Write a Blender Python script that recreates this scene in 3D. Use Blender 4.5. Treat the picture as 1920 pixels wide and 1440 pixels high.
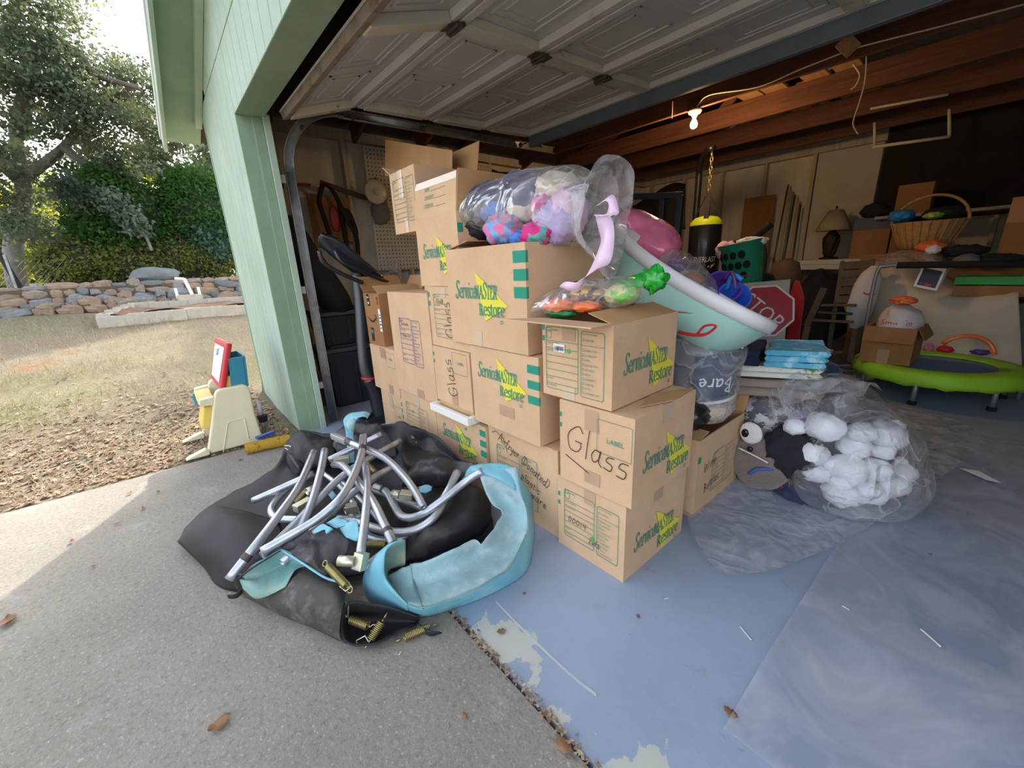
import bpy, bmesh, math, random
import numpy as np
from mathutils import Vector, Matrix, noise
for o in list(bpy.data.objects): bpy.data.objects.remove(o)
S = bpy.context.scene; COL = S.collection
random.seed(11)
PI = math.pi
# ------------------------------------------------------------------ camera
FPX = 757.0
CAMH = 1.15
_ez = -Vector((1075-960, 3300-720, FPX)).normalized()
_ex = -Vector((283-960, 528-720, FPX)).normalized()
_ex = (_ex - _ez*_ex.dot(_ez)).normalized()
_ey = _ez.cross(_ex)
RW = Matrix((_ex, _ey, _ez))                     # camera (x right, y down, z forward) -> world
cd = bpy.data.cameras.new('camera'); cam = bpy.data.objects.new('camera', cd); COL.objects.link(cam)
cd.sensor_fit = 'HORIZONTAL'; cd.sensor_width = 36.0; cd.lens = FPX/1920*36; cd.clip_end = 300; cd.clip_start = .02
M4 = Matrix.Identity(4)
for i in range(3):
    M4[i][0] = RW[i][0]; M4[i][1] = -RW[i][1]; M4[i][2] = -RW[i][2]
M4[2][3] = CAMH
cam.matrix_world = M4
S.camera = cam
# ------------------------------------------------------------------ world, sun, exposure
SUN_DIR = Vector((-.86, .51, .56)).normalized()   # towards the sun
W = bpy.data.worlds.new('world'); S.world = W; W.use_nodes = True
nt = W.node_tree; nt.nodes.clear()
sky = nt.nodes.new('ShaderNodeTexSky'); sky.sky_type = 'NISHITA'; sky.sun_disc = False
sky.sun_elevation = math.asin(SUN_DIR.z); sky.sun_rotation = math.atan2(SUN_DIR.x, SUN_DIR.y)
sky.dust_density = 4.0; sky.air_density = 1.0; sky.ozone_density = 1.0
hs = nt.nodes.new('ShaderNodeHueSaturation'); hs.inputs['Saturation'].default_value = .42
bg = nt.nodes.new('ShaderNodeBackground'); bg.inputs['Strength'].default_value = .5
wo = nt.nodes.new('ShaderNodeOutputWorld')
nt.links.new(sky.outputs[0], hs.inputs['Color']); nt.links.new(hs.outputs[0], bg.inputs[0]); nt.links.new(bg.outputs[0], wo.inputs[0])
sd = bpy.data.lights.new('sun', 'SUN'); sd.energy = 4.6; sd.angle = math.radians(.6); sd.color = (1, .91, .76)
sun = bpy.data.objects.new('sun', sd); COL.objects.link(sun)
sun.rotation_euler = SUN_DIR.to_track_quat('Z', 'Y').to_euler(); sun.location = (-20, 12, 20)
vs = S.view_settings; vs.view_transform = 'Standard'; vs.look = 'None'; vs.gamma = 1; vs.use_curve_mapping = False
vs.exposure = 0.72
# ------------------------------------------------------------------ helpers: places
def ray(px, py): return RW @ Vector((px-960, py-720, FPX))
def at(px, py, X=None, Y=None, Z=None):
    d = ray(px, py); o = Vector((0, 0, CAMH))
    if X is not None: t = X/d.x
    elif Y is not None: t = Y/d.y
    else: t = ((Z or 0)-CAMH)/d.z
    return o+d*t
SL0, SLOPE = 3.6, .09
def gz(x, y):
    """height of the yard"""
    D = -x-SL0
    if D <= 0: return 0.0
    z = SLOPE*min(D, 7.6)
    if D > 7.6: z += .02*(D-7.6)
    return z
def atg(px, py):
    d = ray(px, py); a = d.z/(-d.x)                # along D=-x
    D = (CAMH+SLOPE*SL0)/(SLOPE-a)
    t = D/(-d.x)
    return Vector((0, 0, CAMH))+d*t
# ------------------------------------------------------------------ helpers: objects
ORG = {}
def tag(o, label=None, cat=None, group=None, kind=None):
    if label: o['label'] = label
    if cat: o['category'] = cat
    if group: o['group'] = group
    if kind: o['kind'] = kind
    return o
def thing(name, label, cat, loc=(0, 0, 0), group=None, kind=None):
    o = bpy.data.objects.new(name, None); COL.objects.link(o); o.location = loc
    o.empty_display_size = .05
    ORG[o.name] = Vector(loc)
    return tag(o, label, cat, group, kind)
def catmull(pts, n, closed=False):
    P = [Vector(p) for p in pts]; out = []; L = len(P)
    if L == 2 and not closed: return [P[0].lerp(P[1], i/n) for i in range(n+1)]
    segs = L if closed else L-1
    for s in range(segs):
        if closed: a, b, c, d = P[(s-1) % L], P[s], P[(s+1) % L], P[(s+2) % L]
        else:
            b, c = P[s], P[s+1]
            a = P[s-1] if s > 0 else b*2-c
            d = P[s+2] if s+2 < L else c*2-b
        for i in range(n):
            t = i/n
            out.append(.5*((2*b)+(c-a)*t+(2*a-5*b+4*c-d)*t*t+(3*b-a-3*c+d)*t**3))
    if not closed: out.append(P[-1].copy())
    return out
def fbm(p, o=3):
    v = 0; a = 1
    p = Vector(p)
    for i in range(o):
        v += a*noise.noise(p); p = p*2.1; a *= .5
    return v
class MB:
    def __init__(s, m=None): s.v = []; s.f = []; s.m = m
    def add(s, vs, fs):
        b = len(s.v)
        for v in vs:
            v = Vector(v); s.v.append(s.m @ v if s.m else v)
        for f in fs: s.f.append([i+b for i in f])
        return s
    def hexa(s, p):
        return s.add(p, [(0, 3, 2, 1), (4, 5, 6, 7), (0, 1, 5, 4), (1, 2, 6, 5), (2, 3, 7, 6), (3, 0, 4, 7)])
    def bx(s, x0, x1, y0, y1, z0, z1):
        return s.hexa([(x0, y0, z0), (x1, y0, z0), (x1, y1, z0), (x0, y1, z0), (x0, y0, z1), (x1, y0, z1), (x1, y1, z1), (x0, y1, z1)])
    def bar(s, a, b, w, h, up=(0, 0, 1)):
        a, b = Vector(a), Vector(b); d = (b-a).normalized(); u = Vector(up)
        sx = d.cross(u)
        if sx.length < 1e-4: sx = d.cross(Vector((1, 0, 0)))
        sx.normalize(); u = sx.cross(d); sx *= w/2; u *= h/2
        return s.hexa([a-sx-u, a+sx-u, b+sx-u, b-sx-u, a-sx+u, a+sx+u, b+sx+u, b-sx+u])
    def tube(s, path, r, n=8, caps=True, closed=False, flat=1.0):
        P = [Vector(p) for p in path]; L = len(P); R = r if hasattr(r, '__len__') else [r]*L
        t0 = (P[1]-P[0]).normalized(); u = t0.orthogonal().normalized(); rings = []
        vs = []
        for i in range(L):
            if closed: t = (P[(i+1) % L]-P[i-1])
            else: t = P[min(i+1, L-1)]-P[max(i-1, 0)]
            t = t.normalized() if t.length > 1e-9 else t0
            u = (u-t*u.dot(t)); u = u.normalized() if u.length > 1e-6 else t.orthogonal().normalized()
            w = t.cross(u)
            for k in range(n):
                a = 2*PI*k/n; vs.append(P[i]+(u*math.cos(a)+w*math.sin(a)*flat)*R[i])
        fs = []
        for i in range(L if closed else L-1):
            j = (i+1) % L
            for k in range(n):
                k2 = (k+1) % n; fs.append((i*n+k, i*n+k2, j*n+k2, j*n+k))
        if caps and not closed:
            fs.append(list(range(n))[::-1]); fs.append([(L-1)*n+k for k in range(n)])
        return s.add(vs, fs)
    def lathe(s, prof, n=20, c=(0, 0, 0), caps=True, axis=None, sx=1, sy=1):
        c = Vector(c); M = Matrix.Identity(3)
        if axis is not None: M = Vector(axis).to_track_quat('Z', 'Y').to_matrix()
        vs = []; fs = []
        for (r, z) in prof:
            for k in range(n):
                a = 2*PI*k/n; vs.append(c+M @ Vector((r*sx*math.cos(a), r*sy*math.sin(a), z)))
        for i in range(len(prof)-1):
            for k in range(n):
                k2 = (k+1) % n; fs.append((i*n+k, i*n+k2, (i+1)*n+k2, (i+1)*n+k))
        if caps:
            fs.append(list(range(n))[::-1]); fs.append([(len(prof)-1)*n+k for k in range(n)])
        return s.add(vs, fs)
    def grid(s, rows, closed=False):
        nr = len(rows); nc = len(rows[0]); vs = [p for r in rows for p in r]; fs = []
        for i in range(nr-1):
            for j in range(nc if closed else nc-1):
                j2 = (j+1) % nc
                fs.append((i*nc+j, i*nc+j2, (i+1)*nc+j2, (i+1)*nc+j))
        return s.add(vs, fs)
    def patch(s, rows, nu=6, nv=6, closed=False, fn=None):
        """smooth surface through rows of points"""
        R = [catmull(r, nv, closed) for r in rows]
        cols = [catmull([r[j] for r in R], nu) for j in range(len(R[0]))]
        g = [[cols[j][i] for j in range(len(cols))] for i in range(len(cols[0]))]
        if fn: g = [[fn(p) for p in r] for r in g]
        return s.grid(g, closed)
    def blob(s, c, r, n=14, amp=.12, fr=2.0, seed=0, squash=None, ridge=0):
        c = Vector(c); r = Vector(r) if hasattr(r, '__len__') else Vector((r, r, r))
        vs = []; fs = []; m = max(6, n//2)
        for i in range(m+1):
            ph = PI*i/m
            for k in range(n):
                a = 2*PI*k/n; d = Vector((math.sin(ph)*math.cos(a), math.sin(ph)*math.sin(a), math.cos(ph)))
                q = 1+amp*fbm(d*fr+Vector((seed*7.3, seed*3.1, seed)), 3)
                if ridge:
                    w = d*fr*1.3+Vector((seed*1.7, seed*5.1, 0)); w = w+Vector((noise.noise(w), noise.noise(w+Vector((5, 0, 0))), noise.noise(w+Vector((0, 5, 0)))))*.8
                    q += ridge*(.5-1.6*abs(noise.noise(w)))+ridge*.4*(.5-1.6*abs(noise.noise(w*2.3)))
                p = Vector((d.x*r.x, d.y*r.y, d.z*r.z))*q
                if squash is not None and p.z < -squash*r.z: p.z = -squash*r.z
                vs.append(c+p)
        for i in range(m):
            for k in range(n):
                k2 = (k+1) % n; fs.append((i*n+k, (i+1)*n+k, (i+1)*n+k2, i*n+k2))
        return s.add(vs, fs)
    def prism(s, pts, d):
        """polygon (3-D points) pushed along d"""
        P = [Vector(p) for p in pts]; d = Vector(d); n = len(P)
        fs = [list(range(n))[::-1], [n+i for i in range(n)]]+[(i, (i+1) % n, n+(i+1) % n, n+i) for i in range(n)]
        return s.add(P+[p+d for p in P], fs)
    def build(s, name, mat, parent=None, smooth=0, bevel=0, solid=0, sub=0, label=None, cat=None, group=None, kind=None, off=0, segs=2, origin=None):
        if parent is not None: org = ORG[parent.name]
        elif origin is not None: org = Vector(origin)
        else:
            xs = [v.x for v in s.v]; ys = [v.y for v in s.v]; zs = [v.z for v in s.v]
            org = Vector(((min(xs)+max(xs))/2, (min(ys)+max(ys))/2, min(zs)))
        me = bpy.data.meshes.new(name); me.from_pydata([v-org for v in s.v], [], s.f); me.update()
        if mat: me.materials.append(mat)
        o = bpy.data.objects.new(name, me); COL.objects.link(o)
        ORG[o.name] = org.copy()
        if parent is not None: o.parent = parent
        else: o.location = org
        if solid:
            md = o.modifiers.new('s', 'SOLIDIFY'); md.thickness = solid; md.offset = off
        if bevel:
            md = o.modifiers.new('b', 'BEVEL'); md.width = bevel; md.segments = segs; md.limit_method = 'ANGLE'; md.angle_limit = math.radians(35)
        if sub:
            md = o.modifiers.new('u', 'SUBSURF'); md.levels = sub; md.render_levels = sub
        if smooth:
            me.polygons.foreach_set('use_smooth', [True]*len(me.polygons))
            if smooth is not True and smooth < 180: me.set_sharp_from_angle(angle=math.radians(smooth))
        return tag(o, label, cat, group, kind)
def copy_tree(o, loc, rot=None, scale=None, parent=None, label=None):
    c = o.copy(); COL.objects.link(c)
    if parent is None:
        c.location = loc
        if rot is not None: c.rotation_euler = rot
        if scale is not None: c.scale = (scale,)*3 if not hasattr(scale, '__len__') else scale
    else: c.parent = parent
    if label: c['label'] = label
    for ch in o.children: copy_tree(ch, None, parent=c)
    return c
def shared(src, name, parent, loc, rot=None, scale=None):
    """another object with the mesh of src; loc is a world place"""
    c = bpy.data.objects.new(name, src.data); COL.objects.link(c)
    for m in src.modifiers:
        n = c.modifiers.new(m.name, m.type)
        for k in ('width', 'segments', 'limit_method', 'angle_limit', 'thickness', 'offset', 'levels', 'render_levels'):
            if hasattr(m, k): setattr(n, k, getattr(m, k))
    c.parent = parent; c.location = Vector(loc)-(ORG[parent.name] if parent else Vector())
    if rot is not None: c.rotation_euler = rot
    if scale is not None: c.scale = scale
    ORG[c.name] = Vector(loc)
    return c
# ------------------------------------------------------------------ helpers: materials
MATS = {}
def lin(c):
    def f(u): u /= 255; return u/12.92 if u <= .04045 else ((u+.055)/1.055)**2.4
    return (f(c[0]), f(c[1]), f(c[2]), 1)
def mat(name, col, rough=.6, metal=0, var=0, vs=6, col2=None, c2lo=.5, c2hi=.7, c2s=3, bump=0, bs=40, trans=0, stretch=(1, 1, 1), spec=.5, coat=0, emit=None, det=4, sheen=0):
    """plain procedural material: base colour, tonal variation, a second colour in patches, fine relief"""
    if name in MATS: return MATS[name]
    m = bpy.data.materials.new(name); m.use_nodes = True; nt = m.node_tree; b = nt.nodes['Principled BSDF']
    N = nt.nodes.new; L = nt.links.new
    b.inputs['Roughness'].default_value = rough; b.inputs['Metallic'].default_value = metal
    b.inputs['Specular IOR Level'].default_value = spec; b.inputs['Coat Weight'].default_value = coat
    b.inputs['Sheen Weight'].default_value = sheen
    c1 = lin(col) if max(col) > 1 else (*col, 1)
    tc = N('ShaderNodeTexCoord'); mp = N('ShaderNodeMapping'); L(tc.outputs['Object'], mp.inputs[0]); mp.inputs['Scale'].default_value = stretch
    out = None
    rgb = N('ShaderNodeRGB'); rgb.outputs[0].default_value = c1; out = rgb.outputs[0]
    if col2 is not None:
        n = N('ShaderNodeTexNoise'); n.inputs['Scale'].default_value = c2s; n.inputs['Detail'].default_value = det; n.inputs['Roughness'].default_value = .65
        L(mp.outputs[0], n.inputs['Vector'])
        r = N('ShaderNodeMapRange'); r.inputs['From Min'].default_value = c2lo; r.inputs['From Max'].default_value = c2hi; r.clamp = True
        L(n.outputs[0], r.inputs[0])
        mx = N('ShaderNodeMix'); mx.data_type = 'RGBA'; L(r.outputs[0], mx.inputs[0]); L(out, mx.inputs[6])
        mx.inputs[7].default_value = lin(col2) if max(col2) > 1 else (*col2, 1); out = mx.outputs[2]
    if var:
        n = N('ShaderNodeTexNoise'); n.inputs['Scale'].default_value = vs; n.inputs['Detail'].default_value = 5
        L(mp.outputs[0], n.inputs['Vector'])
        r = N('ShaderNodeMapRange'); r.inputs['From Min'].default_value = .25; r.inputs['From Max'].default_value = .75
        r.inputs['To Min'].default_value = 1-var; r.inputs['To Max'].default_value = 1+var; L(n.outputs[0], r.inputs[0])
        h = N('ShaderNodeHueSaturation'); L(out, h.inputs['Color']); L(r.outputs[0], h.inputs['Value']); out = h.outputs[0]
    L(out, b.inputs['Base Color'])
    if bump:
        n = N('ShaderNodeTexNoise'); n.inputs['Scale'].default_value = bs; n.inputs['Detail'].default_value = 3
        L(mp.outputs[0], n.inputs['Vector'])
        bp = N('ShaderNodeBump'); bp.inputs['Strength'].default_value = bump; bp.inputs['Distance'].default_value = .01
        L(n.outputs[0], bp.inputs['Height']); L(bp.outputs[0], b.inputs['Normal'])
    if trans: b.inputs['Transmission Weight'].default_value = trans
    if emit:
        b.inputs['Emission Color'].default_value = (*emit[0], 1); b.inputs['Emission Strength'].default_value = emit[1]
    MATS[name] = m
    return m
def film(name, tint=(1, 1, 1), haze=.18, gloss=.5, rough=.18, bs=14, bstr=.5, cr=.3, hz=(.93, .93, .97)):
    """thin clear plastic: mostly see-through, milky in places, crinkled highlights"""
    if name in MATS: return MATS[name]
    m = bpy.data.materials.new(name); m.use_nodes = True; nt = m.node_tree; nt.nodes.clear(); N = nt.nodes.new; L = nt.links.new
    out = N('ShaderNodeOutputMaterial'); tr = N('ShaderNodeBsdfTransparent'); tr.inputs[0].default_value = (*tint, 1)
    df = N('ShaderNodeBsdfDiffuse'); df.inputs[0].default_value = (*hz, 1); tl = N('ShaderNodeBsdfTranslucent'); tl.inputs[0].default_value = (*hz, 1)
    gl = N('ShaderNodeBsdfGlossy'); gl.inputs['Roughness'].default_value = rough
    m1 = N('ShaderNodeMixShader'); m1.inputs[0].default_value = .45; L(df.outputs[0], m1.inputs[1]); L(tl.outputs[0], m1.inputs[2])
    tc = N('ShaderNodeTexCoord')
    n = N('ShaderNodeTexNoise'); n.inputs['Scale'].default_value = bs; n.inputs['Detail'].default_value = 4; n.inputs['Distortion'].default_value = 1.5
    L(tc.outputs['Object'], n.inputs['Vector'])
    r = N('ShaderNodeMapRange'); r.inputs['From Min'].default_value = .35; r.inputs['From Max'].default_value = .75
    r.inputs['To Min'].default_value = haze*.5; r.inputs['To Max'].default_value = min(1, haze*1.7); L(n.outputs[0], r.inputs[0])
    m2 = N('ShaderNodeMixShader'); L(r.outputs[0], m2.inputs[0]); L(tr.outputs[0], m2.inputs[1]); L(m1.outputs[0], m2.inputs[2])
    n2 = N('ShaderNodeTexNoise'); n2.inputs['Scale'].default_value = bs*.8; n2.inputs['Detail'].default_value = 2; n2.inputs['Distortion'].default_value = .8; L(tc.outputs['Object'], n2.inputs['Vector'])
    s1 = N('ShaderNodeMath'); s1.operation = 'SUBTRACT'; s1.inputs[1].default_value = .5; L(n2.outputs[0], s1.inputs[0])
    s2 = N('ShaderNodeMath'); s2.operation = 'ABSOLUTE'; L(s1.outputs[0], s2.inputs[0])
    bp = N('ShaderNodeBump'); bp.inputs['Strength'].default_value = bstr; bp.inputs['Distance'].default_value = .05; bp.invert = True
    L(s2.outputs[0], bp.inputs['Height']); L(bp.outputs[0], gl.inputs['Normal']); L(bp.outputs[0], df.inputs['Normal'])
    rc = N('ShaderNodeMapRange'); rc.inputs['From Min'].default_value = .0; rc.inputs['From Max'].default_value = .035; rc.inputs['To Min'].default_value = cr; rc.inputs['To Max'].default_value = 0; L(s2.outputs[0], rc.inputs[0])
    ad = N('ShaderNodeMath'); ad.operation = 'ADD'; ad.use_clamp = True; L(r.outputs[0], ad.inputs[0]); L(rc.outputs[0], ad.inputs[1]); L(ad.outputs[0], m2.inputs[0])
    lw = N('ShaderNodeFresnel'); lw.inputs['IOR'].default_value = 1.45; L(bp.outputs[0], lw.inputs['Normal'])
    mm = N('ShaderNodeMath'); mm.operation = 'MULTIPLY'; mm.inputs[1].default_value = gloss; L(lw.outputs[0], mm.inputs[0])
    m4 = N('ShaderNodeMath'); m4.operation = 'MINIMUM'; m4.inputs[1].default_value = .3; L(mm.outputs[0], m4.inputs[0]); mm = m4
    m3 = N('ShaderNodeMixShader'); L(mm.outputs[0], m3.inputs[0]); L(m2.outputs[0], m3.inputs[1]); L(gl.outputs[0], m3.inputs[2])
    L(m3.outputs[0], out.inputs[0])
    MATS[name] = m
    return m
def leafmat(name, cols, rough=.6, tl=.45, vs=.8):
    """foliage: colours in clumps, light shining through"""
    m = bpy.data.materials.new(name); m.use_nodes = True; nt = m.node_tree; nt.nodes.clear(); N = nt.nodes.new; L = nt.links.new
    out = N('ShaderNodeOutputMaterial'); tc = N('ShaderNodeTexCoord')
    n = N('ShaderNodeTexNoise'); n.inputs['Scale'].default_value = vs; n.inputs['Detail'].default_value = 6; n.inputs['Roughness'].default_value = .75
    L(tc.outputs['Object'], n.inputs['Vector'])
    cr = N('ShaderNodeValToRGB'); e = cr.color_ramp.elements
    while len(e) < len(cols): e.new(.5)
    for i, c in enumerate(cols): e[i].position = .3+.4*i/(len(cols)-1); e[i].color = lin(c)
    L(n.outputs[0], cr.inputs[0])
    df = N('ShaderNodeBsdfDiffuse'); t = N('ShaderNodeBsdfTranslucent'); L(cr.outputs[0], df.inputs[0]); L(cr.outputs[0], t.inputs[0])
    mx = N('ShaderNodeMixShader'); mx.inputs[0].default_value = tl; L(df.outputs[0], mx.inputs[1]); L(t.outputs[0], mx.inputs[2]); L(mx.outputs[0], out.inputs[0])
    MATS[name] = m
    return m
# ================================================================== materials of the place
def nodes_of(name):
    m = bpy.data.materials.new(name); m.use_nodes = True; MATS[name] = m
    return m, m.node_tree, m.node_tree.nodes['Principled BSDF']
def noise_node(nt, vec, scale, detail=5, rough=.6, dist=0):
    n = nt.nodes.new('ShaderNodeTexNoise'); n.inputs['Scale'].default_value = scale; n.inputs['Detail'].default_value = detail
    n.inputs['Roughness'].default_value = rough; n.inputs['Distortion'].default_value = dist
    nt.links.new(vec, n.inputs['Vector']); return n.outputs[0]
def rng(nt, v, a, b, c=0, d=1):
    r = nt.nodes.new('ShaderNodeMapRange'); r.clamp = True
    for i, x in zip((1, 2, 3, 4), (a, b, c, d)): r.inputs[i].default_value = x
    nt.links.new(v, r.inputs[0]); return r.outputs[0]
def mixc(nt, f, a, b):
    mx = nt.nodes.new('ShaderNodeMix'); mx.data_type = 'RGBA'
    if hasattr(f, 'links'): nt.links.new(f, mx.inputs[0])
    else: mx.inputs[0].default_value = f
    for i, c in ((6, a), (7, b)):
        if hasattr(c, 'links'): nt.links.new(c, mx.inputs[i])
        else: mx.inputs[i].default_value = lin(c)
    return mx.outputs[2]
def mth(nt, op, a, b):
    n = nt.nodes.new('ShaderNodeMath'); n.operation = op
    for i, c in ((0, a), (1, b)):
        if hasattr(c, 'links'): nt.links.new(c, n.inputs[i])
        else: n.inputs[i].default_value = c
    return n.outputs[0]
def bumpit(nt, b, h, s, d=.01):
    bp = nt.nodes.new('ShaderNodeBump'); bp.inputs['Strength'].default_value = s; bp.inputs['Distance'].default_value = d
    nt.links.new(h, bp.inputs['Height']); nt.links.new(bp.outputs[0], b.inputs['Normal'])
# driveway concrete (object coordinates = world here)
m, nt, b = nodes_of('driveway_concrete'); tc = nt.nodes.new('ShaderNodeTexCoord').outputs['Object']
c = mixc(nt, rng(nt, noise_node(nt, tc, 1.3, 6, .7), .35, .7), (150, 144, 134), (132, 126, 117))
c = mixc(nt, rng(nt, noise_node(nt, tc, 3.5, 5, .75, .5), .58, .74, 0, .55), c, (168, 166, 162))
c = mixc(nt, rng(nt, noise_node(nt, tc, 55, 3, .7), .5, .72, 0, .55), c, (104, 94, 84))
c = mixc(nt, rng(nt, noise_node(nt, tc, 90, 2, .7), .58, .75, 0, .6), c, (192, 191, 188))
nt.links.new(c, b.inputs['Base Color']); b.inputs['Roughness'].default_value = .9; b.inputs['Specular IOR Level'].default_value = .25
bumpit(nt, b, noise_node(nt, tc, 110, 4, .7), .35)
# painted garage floor: grey-blue paint, chips along the outer edge, scuffs
m, nt, b = nodes_of('painted_floor'); T = nt.nodes.new('ShaderNodeTexCoord').outputs['Object']
sp = nt.nodes.new('ShaderNodeSeparateXYZ'); nt.links.new(T, sp.inputs[0])
c = mixc(nt, rng(nt, noise_node(nt, T, 1.6, 5, .6), .3, .72), (156, 172, 195), (138, 150, 167))
c = mixc(nt, rng(nt, noise_node(nt, T, 7, 6, .7, 1.2), .6, .72, 0, .55), c, (118, 124, 130))
c = mixc(nt, rng(nt, noise_node(nt, T, 16, 5, .8, .6), .68, .72, 0, .8), c, (92, 88, 84))
edge = rng(nt, sp.outputs['Y'], .55, .84, .16, -.06)
chip = rng(nt, mth(nt, 'ADD', noise_node(nt, T, 5.5, 7, .62, .4), edge), .635, .65)
c = mixc(nt, chip, c, (186, 188, 180))
nt.links.new(c, b.inputs['Base Color']); b.inputs['Roughness'].default_value = .42
nt.links.new(rng(nt, noise_node(nt, T, 4, 4, .7), .3, .7, .34, .6), b.inputs['Roughness'])
bumpit(nt, b, noise_node(nt, T, 35, 4, .6), .08)
# yard soil and dry grass
m, nt, b = nodes_of('yard_ground'); T = nt.nodes.new('ShaderNodeTexCoord').outputs['Object']
c = mixc(nt, rng(nt, noise_node(nt, T, .9, 6, .7), .35, .65), (126, 114, 96), (146, 136, 116))
c = mixc(nt, rng(nt, noise_node(nt, T, .45, 5, .7, .6), .54, .68, 0, .8), c, (122, 124, 88))
c = mixc(nt, rng(nt, noise_node(nt, T, .6, 5, .7, 1), .62, .72, 0, .85), c, (158, 100, 66))
c = mixc(nt, rng(nt, noise_node(nt, T, 18, 4, .8), .5, .72, 0, .6), c, (92, 76, 56))
c = mixc(nt, rng(nt, noise_node(nt, T, 30, 3, .8), .58, .72, 0, .6), c, (190, 182, 160))
nt.links.new(c, b.inputs['Base Color']); b.inputs['Roughness'].default_value = .95; b.inputs['Specular IOR Level'].default_value = .1
bumpit(nt, b, noise_node(nt, T, 22, 5, .8), .8, .03)
# green painted siding with rubbed spots
m, nt, b = nodes_of('green_siding'); T = nt.nodes.new('ShaderNodeTexCoord').outputs['Object']
mp = nt.nodes.new('ShaderNodeMapping'); nt.links.new(T, mp.inputs[0]); mp.inputs['Scale'].default_value = (1, 1, 8)
mp2 = nt.nodes.new('ShaderNodeMapping'); nt.links.new(T, mp2.inputs[0]); mp2.inputs['Scale'].default_value = (12, 12, .7)
c = mixc(nt, rng(nt, noise_node(nt, T, 2, 4, .6), .35, .65), (172, 190, 173), (156, 176, 158))
c = mixc(nt, rng(nt, noise_node(nt, mp.outputs[0], 14, 6, .8, .5), .56, .74, 0, .5), c, (206, 212, 204))
c = mixc(nt, rng(nt, noise_node(nt, mp.outputs[0], 30, 4, .8), .62, .78, 0, .45), c, (128, 150, 128))
nt.links.new(c, b.inputs['Base Color']); b.inputs['Roughness'].default_value = .7
bumpit(nt, b, noise_node(nt, mp2.outputs[0], 12, 5, .7), .25)
m, nt, b = nodes_of('green_trim'); T = nt.nodes.new('ShaderNodeTexCoord').outputs['Object']
mp = nt.nodes.new('ShaderNodeMapping'); nt.links.new(T, mp.inputs[0]); mp.inputs['Scale'].default_value = (1, 6, 6)
c = mixc(nt, rng(nt, noise_node(nt, T, 3, 5, .6), .35, .65), (136, 160, 135), (122, 146, 121))
c = mixc(nt, rng(nt, noise_node(nt, T, 14, 6, .8, .5), .66, .74, 0, .6), c, (92, 104, 84))
nt.links.new(c, b.inputs['Base Color']); b.inputs['Roughness'].default_value = .6
bumpit(nt, b, noise_node(nt, T, 30, 5, .7), .12)
def wood(name, c1, c2, st=(1, 14, 14), rough=.75, sc=2.0):
    m, nt, b = nodes_of(name); T = nt.nodes.new('ShaderNodeTexCoord').outputs['Object']
    mp = nt.nodes.new('ShaderNodeMapping'); nt.links.new(T, mp.inputs[0]); mp.inputs['Scale'].default_value = st
    n = noise_node(nt, mp.outputs[0], sc, 6, .65, .6)
    nt.links.new(mixc(nt, rng(nt, n, .32, .68), c1, c2), b.inputs['Base Color']); b.inputs['Roughness'].default_value = rough
    bumpit(nt, b, n, .15)
    return m
wood('joist_wood', (108, 64, 40), (76, 44, 28))
wood('plank_wood', (206, 164, 108), (176, 130, 80), (14, 1, 14))
wood('stud_wood', (196, 186, 164), (168, 154, 130), (14, 14, 1))
wood('sheathing', (220, 212, 194), (196, 186, 164), (3, 3, 1), sc=1.5)
wood('roof_deck', (64, 46, 34), (40, 29, 22), (2, 8, 2))
mat('tar_paper', (40, 33, 30), .9, var=.3, vs=5)
mat('dark_glass', (18, 18, 20), .15)
mat('steel_galv', (150, 152, 152), .42, .75, var=.18, vs=20, col2=(112, 104, 92), c2lo=.55, c2hi=.75, c2s=9)
mat('door_white', (196, 196, 192), .55, var=.08, vs=4, col2=(150, 142, 128), c2lo=.62, c2hi=.8, c2s=4)
mat('door_cream', (206, 202, 184), .6, var=.1, vs=6, col2=(140, 112, 84), c2lo=.62, c2hi=.74, c2s=9)
mat('door_edge', (136, 126, 114), .7, var=.2, vs=9, col2=(104, 88, 72), c2lo=.5, c2hi=.7, c2s=12)
mat('old_metal', (92, 86, 78), .6, .6, var=.3, vs=20)
# ================================================================== setting
JX0, JX1 = -3.22, 1.66          # door opening
WX0, WX1 = -4.45, 2.85          # outer width
FY0, FY1 = .605, .76            # front wall
HZ = 2.11                       # header underside
EZ = 2.47                       # eave height of walls
BY = 7.0
RIDGE = (WX0+WX1)/2; PITCH = math.tan(math.radians(18.4))
def roofz(x): return EZ+PITCH*(abs(RIDGE-WX0)-abs(x-RIDGE))
MB().bx(JX0, 8, -9, .535, -.2, 0).bx(JX1+.02, 8, .535, FY0+.03, -.2, -.002).build('driveway', MATS['driveway_concrete'], kind='structure', origin=(0, 0, 0))
MB().bx(JX0, JX1, .55, FY0+.04, -.2, .004).bx(WX0+.02, WX1-.02, FY0+.04, BY+.1, -.2, .004).build('floor', MATS['painted_floor'], kind='structure', origin=(0, 0, 0))
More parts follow.
